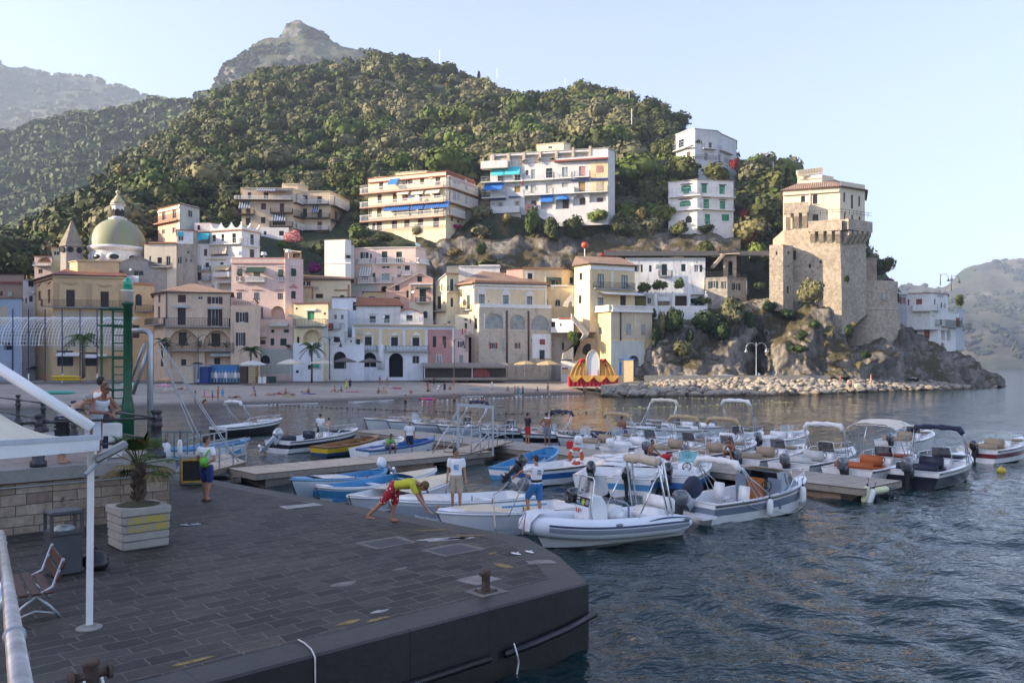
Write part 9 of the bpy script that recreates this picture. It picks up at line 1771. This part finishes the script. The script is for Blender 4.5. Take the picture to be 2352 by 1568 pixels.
for i,(x,yt,yb,Y,l)in enumerate(((1010,117,160,440,'thin mast on the highest part of the wooded crest'),(1142,158,210,420,'thin mast on the crest right of the pointed conifer'),(1299,180,232,380,'thin mast in the middle of the right crest'),(1445,203,260,340,'upper one of two tall masts on the right crest'),(1451,250,372,262,'tall mast rising behind the white apartment block'),(1776,372,440,232,'thick short mast on the ridge beside the tower'))):b=P(x,yb,Y);mb=MB();mb.tube([(0,0,-2),(0,0,(yb-yt)*Y/F)],.11,6);tag(obj('mast',mb,GALV,loc=tuple(b)),l,'mast')
def floats(label,pts,n,r,m):
 mb=MB();pp=[G(x,y)for x,y in pts];L_=[(b-a).length for a,b in zip(pp,pp[1:])];S=sum(L_)
 for i in range(n):
  s=S*i/(n-1);j=0
  while j<len(L_)-1 and s>L_[j]:s-=L_[j];j+=1
  q=pp[j].lerp(pp[j+1],min(1,s/L_[j]));mb.ell(q-pp[0]+V((0,0,.03)),(r*(1.8 if i%5==0 else 1),)*3,7,5)
 mb.tube([q-pp[0]+V((0,0,-.01))for q in pp],.02,4);tag(obj('float_line',mb,m,loc=tuple(pp[0]),smooth=1),label,'float line',kind='stuff')
floats('line of white swimming floats off the beach',[(970,922),(1100,916),(1200,912),(1290,910),(1340,909)],34,.085,GEL);floats('line of dark floats behind the moored boats',[(590,928),(760,936),(980,944),(1180,950),(1420,948)],60,.07,RUST);floats('line of yellow floats in front of the boulders',[(1270,943),(1450,937),(1640,931),(1820,924),(1700,918),(1560,913)],50,.1,mat('cream_yellow_float',(.6,.5,.2),.5))
g=G(970,921);mb=MB();mb.ell((0,0,.08),(1.4,.45,.14),14,6);tag(obj('air_mattress',mb,cloth((.7,.05,.3)),loc=tuple(G(983,917)),smooth=1),'bright pink air mattress floating near the beach','air mattress')
rg3=random.Random(8)
for i,(k_,x,y,c,l)in enumerate((('L',1345,682,RD,'red beach towel under the lying sunbather'),('L',1440,705,(.5,.42,.08),'yellow beach mat in front of the seated group'),('L',1655,678,BL,'blue towel under the upright sitting man'),('L',2130,655,PK,'pink swim mat near the sitters in turquoise'),('M',190,492,PK,'pink towel under a lying sunbather'),('M',860,495,TQ,'turquoise towel in mid beach'),('M',1610,500,GN,'green towel near the altar'),('M',1640,502,PK,'pink towel near the altar'),('L',590,712,(.6,.12,.02),'orange swim ring on the wet sand'))):
 p=beach_pt(*cp(k_,x,y));mb=MB();mb.box((0,0,.05),(1.9,.9,.06));tag(obj('beach_towel' if i<8 else 'swim_ring',mb,cloth(c),loc=tuple(p),rz=rg3.uniform(-.4,.4)),l,'towel' if i<8 else 'swim ring')
mb=MB();p=P(1399,586,187.5);mb.loft([[V((x*1.0,y,z_))for y,z_ in((-.85,.35),(-.85,h_*.55),(-.7,h_),(.7,h_),(.85,h_*.55),(.85,.35))]for x,h_ in((-2.0,.75),(-1.9,.95),(-1.0,1.05),(-.5,1.6),(1.4,1.65),(1.9,1.1),(2.0,.8))],caps=True);T_=thing('parked_car','red hatchback parked on the road above the yellow tower house','car',(p.x,p.y,p.z-.6));obj('body',mb,mat('red_car_paint',(.42,.02,.02),.25,.05,1,coat=.6),T_,smooth=False)
for x in(-1.25,1.25):mb=MB();mb.tube([(x,-.9,.33),(x,-.7,.33)],.33,12);obj('wheel',mb,BLACKP,T_)
mb=MB();mb.prism([V((-.7,-.87,1.0)),V((1.5,-.87,1.0)),V((1.3,-.80,1.5)),V((-.35,-.80,1.5))],(0,.02,0));obj('side_window',mb,GLASS,T_,fixn=1)
mb=MB();p=P(1343,563,180);T_=thing('roof_beacon','orange ball beacon on a thin pole above the yellow tower house','beacon',(p.x,p.y,p.z-3));mb.ell((0,0,3),(.75,.75,.7),12,8);obj('ball',mb,ORG,T_,smooth=1);mb=MB();mb.tube([(0,0,0),(0,0,2.5)],.1,6);obj('pole',mb,WHITE,T_)
for i,(x,y,c,l)in enumerate(((150,868,(.6,.42,.02),'upper yellow kayak on the left beach rack'),(152,874,(.6,.42,.02),'lower yellow kayak on the left beach rack'),(130,905,(.08,.4,.3),'turquoise dinghy lying on the left beach'))):
 p=P(x,y,136 if i<2 else 105);mb=MB();mb.ell((0,0,.2),(2.6,.45,.26),14,7);tag(obj('kayak' if i<2 else('dinghy'),mb,cloth(c),loc=tuple(p),smooth=1),l,'boat')
def leaf_tpl(seed,n,size,lobes=5,flat=.8,core=True,up=.35):
 rg=np.random.default_rng(seed);C=rg.normal(0,1,(lobes,3));C/=np.linalg.norm(C,axis=1)[:,None];C*=rg.uniform(.25,.55,(lobes,1));C[:,2]*=.75;C[0]*=.2
 rad=rg.uniform(.42,.62,lobes);rad[0]=.7
 k=rg.integers(0,lobes,n);d=rg.normal(0,1,(n,3));d[:,2]+=up;d/=np.linalg.norm(d,axis=1)[:,None]
 P_=C[k]+d*(rad[k]*rg.uniform(.78,1.12,n))[:,None];P_[:,2]*=flat
 nn=d+rg.normal(0,.36,(n,3));nn/=np.linalg.norm(nn,axis=1)[:,None]
 t1=np.cross(nn,rg.normal(0,1,(n,3)));t1/=np.linalg.norm(t1,axis=1)[:,None];t2=np.cross(nn,t1)
 s=size*rg.uniform(.6,1.35,n)[:,None]
 vs=np.stack([P_-t1*s-t2*s*.7,P_+t1*s*.8-t2*s,P_+t1*s+t2*s*.7,P_-t1*s*.7+t2*s],1).reshape(-1,3);fs=np.arange(n*4).reshape(-1,4)
 if core:
  b=bmesh.new();bmesh.ops.create_icosphere(b,subdivisions=1,radius=1);iv=np.array([v.co[:]for v in b.verts]);it=np.array([[v.index for v in f.verts]for f in b.faces]);b.free()
  for j in range(lobes):
   o=len(vs);vv=iv*rad[j]*.8*(1+rg.normal(0,.10,(len(iv),1)))+C[j];vv[:,2]*=flat;vs=np.concatenate([vs,vv]);tq=np.concatenate([it,it[:,2:3]],1);fs=np.concatenate([fs,it_quads(it)+o])if False else fs;TR.append((o,it))
  tri=np.concatenate([it+o for o,it in TR]);TR.clear()
 else:tri=np.zeros((0,3),int)
 return vs,fs,tri
TR=[]
def np_mesh(name,vs,quads,tris,m,smooth_tris=True):
 me=bpy.data.meshes.new(name);me.vertices.add(len(vs));me.vertices.foreach_set('co',np.asarray(vs,np.float32).ravel())
 li=np.concatenate([quads.ravel(),tris.ravel()]).astype(np.int32);me.loops.add(len(li));me.loops.foreach_set('vertex_index',li)
 st=np.concatenate([np.arange(len(quads))*4,len(quads)*4+np.arange(len(tris))*3]).astype(np.int32);me.polygons.add(len(st));me.polygons.foreach_set('loop_start',st)
 me.update(calc_edges=True);me.materials.append(m);return me
def merged(name,tpls,pos,scl,rot,m,zs=None):
 V_=[];Q_=[];T_=[];o=0
 for i,(p,s,r)in enumerate(zip(pos,scl,rot)):
  vs,q,t=tpls[i%len(tpls)];c,sn=math.cos(r),math.sin(r);x=vs[:,0]*c-vs[:,1]*sn;y=vs[:,0]*sn+vs[:,1]*c
  w=np.stack([x,y,vs[:,2]],1)*s+np.array(p);V_.append(w);Q_.append(q+o);T_.append(t+o);o+=len(vs)
 me=np_mesh(name,np.concatenate(V_),np.concatenate(Q_),np.concatenate(T_),m);ob=bpy.data.objects.new(name,me);COL.objects.link(ob);return ob
OAK=leafmat('dark_oak_leaves',(.062,.076,.024),.22);OLIVE=leafmat('olive_leaves',(.14,.14,.078),.18);LUSH=leafmat('bright_green_leaves',(.085,.122,.026),.22);DRYL=leafmat('dry_brush',(.17,.125,.055),.3);IVYL=leafmat('ivy_leaves',(.028,.05,.016));PINEL=leafmat('dark_conifer_needles',(.018,.034,.016))
tp_n=[leaf_tpl(k,520,.078,7,.85)for k in range(6)];tp_f=[leaf_tpl(40+k,230,.115,6,.8)for k in range(5)];tp_r=[leaf_tpl(60+k,46,.26,3,.75)for k in range(4)]
def tree_mesh(nm,tpl,m):
 vs,q,t=tpl;n=6;a=np.arange(n)*2*PI/n
 tr=[(0.0,0,-1.7,.10),(.02,.01,-1.0,.075),(.03,.0,-.1,.05)];tv=np.concatenate([np.stack([x+r*np.cos(a),y+r*np.sin(a),np.full(n,z)],1)for x,y,z,r in tr]);o=len(vs)
 tq=np.array([[o+i*n+j,o+i*n+(j+1)%n,o+(i+1)*n+(j+1)%n,o+(i+1)*n+j]for i in range(2)for j in range(n)])
 me=np_mesh(nm,np.concatenate([vs,tv]),np.concatenate([q,tq]),t,m);me.materials.append(BARK)
 mi=np.zeros(len(me.polygons),np.int32);mi[len(q):len(q)+len(tq)]=1;me.polygons.foreach_set('material_index',mi);return me
oakM=[tree_mesh('tree',tp_n[k],OAK)for k in range(6)];oliM=[tree_mesh('tree',tp_n[k],OLIVE)for k in range(4)];lusM=[tree_mesh('tree',tp_n[k],LUSH)for k in range(4)]
rg=np.random.default_rng(21);cand=[]
def blocked(px,Y,z,r):
 for x0,x1,y0,y1,zt_ in BLD:
  m=r*F/Y
  if x0-m*.55<px<x1+m*.55 and y0-9-r<Y<y1+r*.3 and z<zt_+1:return True
 return False
for iu in range(210):
 for iv in range(112):
  u=(iu+rg.uniform(0,1))/210;v=.26+.66*(iv+rg.uniform(0,1))/112
  p=gridat(HILL,u,v)
  if p.y>470:continue
  px=CX+p.x*F/p.y
  if px<-140 or px>1985:continue
  gx=noise.noise(V((p.x*.03,p.y*.03,3.3)));dry=noise.fractal(V((p.x*.021,p.y*.021,7.7)),1,2,4)
  r=1.5+2.6*rg.random()**1.7+(1.0 if gx>.1 else 0)
  if rg.random()<.09:r*=1.5
  keep=.8 if dry<.12 else .28
  if px<900 and 200<p.y<330 and dry>-.12:keep*=.6
  if rg.random()>keep:continue
  if blocked(px,p.y,p.z,r):continue
  kind='olive' if(gx<-.05 and px>900)or rg.random()<.22 else('lush' if rg.random()<.2 or(abs(px-900)<330 and 240<p.y<300 and rg.random()<.45)else 'oak')
  cand.append((r*F/p.y,px,p,r,kind))
cand.sort(key=lambda c:-c[0]);grid={};kept=[]
for c in cand:
 p=c[2];k=(int(p.x//4),int(p.y//4),int(p.z//4));ok=True
 for a in(-1,0,1):
  for b in(-1,0,1):
   for e in(-1,0,1):
    for q in grid.get((k[0]+a,k[1]+b,k[2]+e),()):
     if(q[0]-p).length<(q[1]+c[3])*.52:ok=False
 if ok:grid.setdefault(k,[]).append((p,c[3]));kept.append(c)
vis=[c for c in kept if -20<c[1]<2090]
near=vis[:270];nid=set(id(c)for c in near);rest=[c for c in kept if id(c)not in nid]
lab={'oak':('dark green leafy tree on the wooded hillside above the town','dark leafy trees on the hillside'),'olive':('grey green olive tree on the hillside above the town','olive trees on the hillside'),'lush':('bright green tree among the darker trees on the hillside','bright green trees on the hillside')}
for i,c in enumerate(near):
 me={'oak':oakM,'olive':oliM,'lush':lusM}[c[4]];o=bpy.data.objects.new('tree',me[i%len(me)]);COL.objects.link(o);r=c[3]*1.12
 o.location=c[2]+V((0,0,r*.62));o.scale=(r,r,r*rg.uniform(.85,1.15));o.rotation_euler=(0,0,rg.uniform(0,6.28));tag(o,lab[c[4]][0],'tree',lab[c[4]][1])
for nm,kd,m in(('dark_woodland','oak',OAK),('olive_grove','olive',OLIVE),('bright_woodland','lush',LUSH)):
 cs=[c for c in rest if c[4]==kd]
 if cs:tag(merged(nm,tp_f,[c[2]+V((0,0,c[3]*.5))for c in cs],[c[3]*1.15 for c in cs],rg.uniform(0,6.28,len(cs)),m),kind='stuff')
pos=[];sc_=[]
for k in range(2600):
 u=rg.random();v=.24+.62*rg.random();p=gridat(HILL,u,v);px=CX+p.x*F/p.y
 if px<-60 or px>2000 or blocked(px,p.y,p.z,1.2):continue
 pos.append(p+V((0,0,.25)));sc_.append(rg.uniform(.6,1.5))
h=len(pos)//2
tag(merged('dry_scrub',tp_r,pos[:h],sc_[:h],rg.uniform(0,6.28,h),DRYL),kind='stuff');tag(merged('green_scrub',tp_r,pos[h:],sc_[h:],rg.uniform(0,6.28,len(pos)-h),OLIVE),kind='stuff')
pos=[];sc_=[];mbt_=MB()
for v0,ua,ub in((.455,.40,.55),(.475,.38,.53),(.495,.41,.56),(.515,.44,.60),(.54,.42,.58),(.565,.46,.6)):
 u=ua;secs=[]
 while u<ub:
  vv=v0+.006*math.sin(u*60);p=gridat(HILL,u,vv);px=CX+p.x*F/p.y
  if not blocked(px,p.y,p.z,1):pos.append(p+V((0,0,1.1)));sc_.append(rg.uniform(1.1,1.9))
  q=gridat(HILL,u,vv-.012);secs.append([q+V((0,-.2,-.5)),q+V((0,-.2,1.0)),q+V((0,.8,1.0))]);u+=.0022
 mbt_.loft(secs)
tag(merged('vine_rows',tp_r,pos,sc_,rg.uniform(0,6.28,len(pos)),leafmat('vine_leaves',(.075,.125,.022),.3)),kind='stuff');tag(obj('terrace_walls',mbt_,RUB),kind='structure')
pos=[];sc_=[]
for k in range(5200):
 u=rg.random();v=.10+.74*rg.random();p=gridat(MID,u,v);px=CX+p.x*F/p.y
 if px<-120 or px>640:continue
 pos.append(p+V((0,0,1.5)));sc_.append(rg.uniform(4.2,8.5))
tag(merged('ridge_woods',tp_r,pos,sc_,rg.uniform(0,6.28,len(pos)),leafmat('ridge_leaves',(.055,.085,.032),.3)),kind='stuff')
pos=[];sc_=[]
for k in range(1500):
 u=rg.random();v=.2+.75*rg.random();p=gridat(FAR,u,v);pos.append(p+V((0,0,2)));sc_.append(rg.uniform(8,17))
tag(merged('mountain_woods',tp_r,pos,sc_,rg.uniform(0,6.28,len(pos)),leafmat('mountain_leaves',(.06,.085,.035),.25)),kind='stuff')
pos=[];sc_=[]
for k in range(1500):
 u=rg.random();v=.15+.72*rg.random();p=gridat(PEAK,u,v)
 n_=noise.noise(V(p)*.02)
 if n_<.0:continue
 pos.append(p+V((0,0,1)));sc_.append(rg.uniform(2.5,6))
tag(merged('peak_scrub',tp_r,pos,sc_,rg.uniform(0,6.28,len(pos)),leafmat('peak_leaves',(.05,.06,.03),.25)),kind='stuff')
pos=[];sc_=[]
for k in range(1300):
 u=rg.random();v=.06+.8*rg.random();p=gridat(COAST,u,v)
 if noise.noise(V(p)*.004)<-.1:continue
 pos.append(p+V((0,0,2)));sc_.append(rg.uniform(6,14))
tag(merged('coast_woods',tp_r,pos,sc_,rg.uniform(0,6.28,len(pos)),leafmat('coast_leaves',(.05,.065,.035),.25)),kind='stuff')
def shrub(px,py,Y,w,label,m=OAK,h=None,name='shrub',cat='shrub',n=0,group=None,trunk=False):
 p=P(px,py,Y);k=Y/F;s=w*k/2;o=bpy.data.objects.new(name,np_mesh(name,*tp_n[n%6],m));COL.objects.link(o);hh=(h or w)*k/2
 o.location=p;o.scale=(s*1.05,s*.8,hh*1.2);o.rotation_euler=(0,0,px*.7);return tag(o,label,cat,group)
PINKF=leafmat('pink_blossom',(.55,.22,.24),.3);MAG=leafmat('magenta_blossom',(.45,.02,.18),.3);REDF=leafmat('dark_red_blossom',(.22,.02,.025),.3);PURP=leafmat('purple_blossom',(.14,.015,.14),.3)
shrub(673,545,200,44,'pink flowering oleander beside the beige apartment block',PINKF,40,'oleander',n=1);shrub(672,572,200,44,'dark green leafy base under the pink oleander',OAK,26,'shrub',n=2)
shrub(1048,521,204,38,'magenta bougainvillea at the corner of the blue awning block',MAG,15,'bougainvillea');shrub(1715,492,207,44,'dark red flowering bush beside the white house, upper one',REDF,44,n=3);shrub(1722,540,205,54,'dark red flowering bush beside the white house, lower one',REDF,44,n=4)
shrub(1688,262+115,227,30,'reddish bush in front of the white hillside villa',REDF,30,n=2)
for i,(x,y,w,h,Y,m,lb)in enumerate(((1222,510,52,95,200,LUSH,'tall bright green creeper hanging left below the white apartment block'),(1268,530,66,80,199,OAK,'round dark bush under the white apartment block'),(1320,525,60,70,200,OAK,'dark leafy bush below the blue arched awnings'),(1372,495,64,40,201,LUSH,'bright bush in front of the blue arched awnings'),(1420,515,58,60,201,OAK,'dark bush below the right end of the white apartment block'),(1474,490,34,40,201,DRYL,'reddish brown bush on the terrace beside the white block'),(1505,520,56,44,203,OAK,'dark bush left of the green shuttered house'),(1560,525,62,40,200,OAK,'dark bush under the green shuttered house'),(1625,525,50,22,202,IVYL,'ivy trailing down under the green shuttered house'),(1165,500,36,34,202,OLIVE,'grey bush beside the concrete block'),(1000,515,36,40,203,OAK,'dark bush below the left end of the blue awning block'),(960,528,34,34,203,OLIVE,'grey green round bush under the blue awning block'),(1105,572,36,42,194,OAK,'dark round bush beside the stepped path'),(1045,580,40,26,193,DRYL,'dry brown bush on the rock face'),(820,565,80,34,196,OAK,'dark bushes behind the tall white wall'),(740,570,70,50,196,OAK,'dark green bushes on the slope above the pink palazzo'),(720,615,44,34,188,PURP,'dull purple bush above the brown tiled roof'),(880,545,60,30,200,OAK,'dark low bush above the pink house'),(650,560,30,26,200,LUSH,'small bent tree below the beige apartment block'),(1862,670,60,74,168,OLIVE,'grey green tree growing at the foot of the tower'),(2030,612,70,52,186,OAK,'dark rounded tree behind the bastion'),(2040,646,34,24,184,PURP,'purple flowering bush beside the bastion top'),(2205,690,30,34,196,OAK,'small pine beside the white house on the point'),(1740,580,60,70,196,LUSH,'bright green tree beside the stone stair tower'),(1780,610,50,80,196,OAK,'dark tree left of the square turret'),(1745,430,110,66,232,OLIVE,'large olive tree on the ridge left of the tower'),(1700,470,60,90,224,OAK,'dark tree beside the white green shuttered house'),(1770,500,80,80,216,OAK,'dark tree on the slope behind the turret'),(1800,560,50,50,205,OAK,'dark bush behind the turret'),(1480,660,40,34,172,OAK,'dark hedge bush left above the white terrace'),(1515,655,44,32,172,OAK,'dark hedge bush in the middle above the white terrace'),(1560,652,34,34,172.5,LUSH,'bright shrub right above the white terrace'),(1317,775,36,40,163,LUSH,'bright green bush under the white projecting room'),(1120,605,90,14,190,LUSH,'bright green vine pergola above the yellow houses'),(1330,610,50,16,188,OAK,'low hedge on the path above the yellow tower house'),(1625,640-70,50,50,190,OAK,'dark tree above the road by the stair tower'),(1520,345,70,70,246,OAK,'dark tree behind the white block beside the villa'),(1565,392,100,80,224,OAK,'dark tree in front of the white hillside villa'),(1650,398,90,56,219,OAK,'dark tree below the white hillside villa'),(1490,420,70,60,222,OAK,'dark tree right of the white apartment block'),(1455,410,60,60,224,OAK,'dark tree close to the right end of the white block'))):
 shrub(x,y,Y,w,lb,m,h,'shrub' if 'tree' not in lb else 'tree','shrub' if 'tree' not in lb else 'tree',i)
for i,(x,y,w,h,Y)in enumerate(((1522,742,26,60,166),(1548,738,36,66,165),(1583,775,22,44,165),(1625,735,70,60,167),(1680,715,70,70,169),(1655,760,44,50,166),(1720,740,36,60,170),(1505,775,24,60,164),(1570,800,50,36,163),(1610,690,50,22,171),(1840,770,26,26,162),(1870,745,30,24,164),(1905,760,20,40,164),(1765,705,40,30,171),(1810,720,44,24,170),(1835,800,40,22,160),(1960,745,14,14,166),(1950,760,20,40,166),(1988,815,22,22,160),(1500,720,20,24,166),(1975,838,16,20,159),(1745,655,24,20,175),(1945,640,18,16,166))):
 shrub(x,y,Y,w*1.25,'dark green shrub clinging to the headland cliff face',IVYL if i%4 else OLIVE,h*1.2,n=i,group='shrubs on the headland cliff')
def conifer(px,pt,pb,Y,label):
 k=Y/F;b=P(px,pb,Y);H=(pb-pt)*k;rg2=np.random.default_rng(5);n=900;t=rg2.random(n)**.8;a=rg2.uniform(0,6.28,n);R_=H*.27*(1-t)*(.65+.35*np.sin(t*40))*rg2.uniform(.3,1,n)**.5
 Pn=np.stack([R_*np.cos(a),R_*np.sin(a),H*(.08+.92*t)],1);nn=rg2.normal(0,1,(n,3));nn/=np.linalg.norm(nn,axis=1)[:,None];t1=np.stack([np.cos(a),np.sin(a),np.full(n,-.25)],1);t2=np.cross(t1,nn);t2/=np.linalg.norm(t2,axis=1)[:,None];s=H*.035
 vs=np.stack([Pn-t1*s*1.6-t2*s*.4,Pn+t1*s*1.6-t2*s*.3,Pn+t1*s*1.6+t2*s*.3,Pn-t1*s*1.6+t2*s*.4],1).reshape(-1,3)
 T_=thing('conifer_tree',label,'tree',tuple(b));me=np_mesh('crown',vs,np.arange(n*4).reshape(-1,4),np.zeros((0,3),int),PINEL);o=bpy.data.objects.new('crown',me);COL.objects.link(o);o.parent=T_
 mb=MB();mb.tube([(0,0,-2),(0,0,H*.9)],[H*.03,.03],6);obj('trunk',mb,BARK,T_)
conifer(1807,388,470,212,'dark pointed conifer beside the roof of the watch tower');conifer(1100,165,212,418,'single yellow green pointed conifer on the crest of the hill')
FROND=leafmat('palm_fronds',(.07,.115,.03),.25)
def palm(px,pyb,pyt,Y,spread,label,nf=26,droop=1.0,fan=False,tr=.16):
 k=Y/F;b=P(px,pyb,Y);H=(pyb-pyt)*k;T_=thing('palm_tree',label,'palm tree',tuple(b));rr=random.Random(int(px));S=spread*k/2
 mb=MB();mb.tube([(0,0,-.1),(.03,0,H*.35),(.0,.02,H*.7),(0,0,H)],[tr*1.25,tr,tr*.9,tr*1.15],9);obj('trunk',mb,BARK,T_,smooth=1)
 mb=MB()
 for i in range(nf):
  a=2*PI*i/nf*2.4+rr.uniform(-.2,.2);e=rr.uniform(-.15,1.25)if not fan else rr.uniform(-.6,1.35);L_=S*rr.uniform(.85,1.15);d=V((math.cos(a),math.sin(a),0));pts=[]
  for q in range(9):
   t=q/8;pts.append(V((0,0,H))+d*(L_*t*math.cos(e*(1-.5*t)))+V((0,0,L_*(t*math.sin(e)-droop*.75*t*t))))
  s=V((-d.y,d.x,0));mb.tube(pts,[.03*S]+[.012*S]*8,4)
  for q in range(1,9):
   for sd in(-1,1):
    for h in(0,.5):
     p=pts[q-1].lerp(pts[q],.5+h*.5);ln=S*.32*(1-.55*abs(q/8-.4));tip=p+s*sd*ln*.75+d*ln*.45+V((0,0,-ln*.45*droop));w_=(pts[q]-pts[q-1]).normalized()*S*.03;mb.add([p-w_,p+w_,tip],[(0,1,2)])
 obj('crown',mb,FROND,T_)
palm(190,868,775,140,80,'palm tree on the promenade in front of the striped tent arch',24);palm(576,868,803,141,58,'slender palm beside the peach seafront house',24);palm(716,878,797,143,62,'palm in front of the white house wall by the cafe umbrellas',26);palm(372,840,782,146,46,'small palm half hidden behind the slanting grey cables',16)
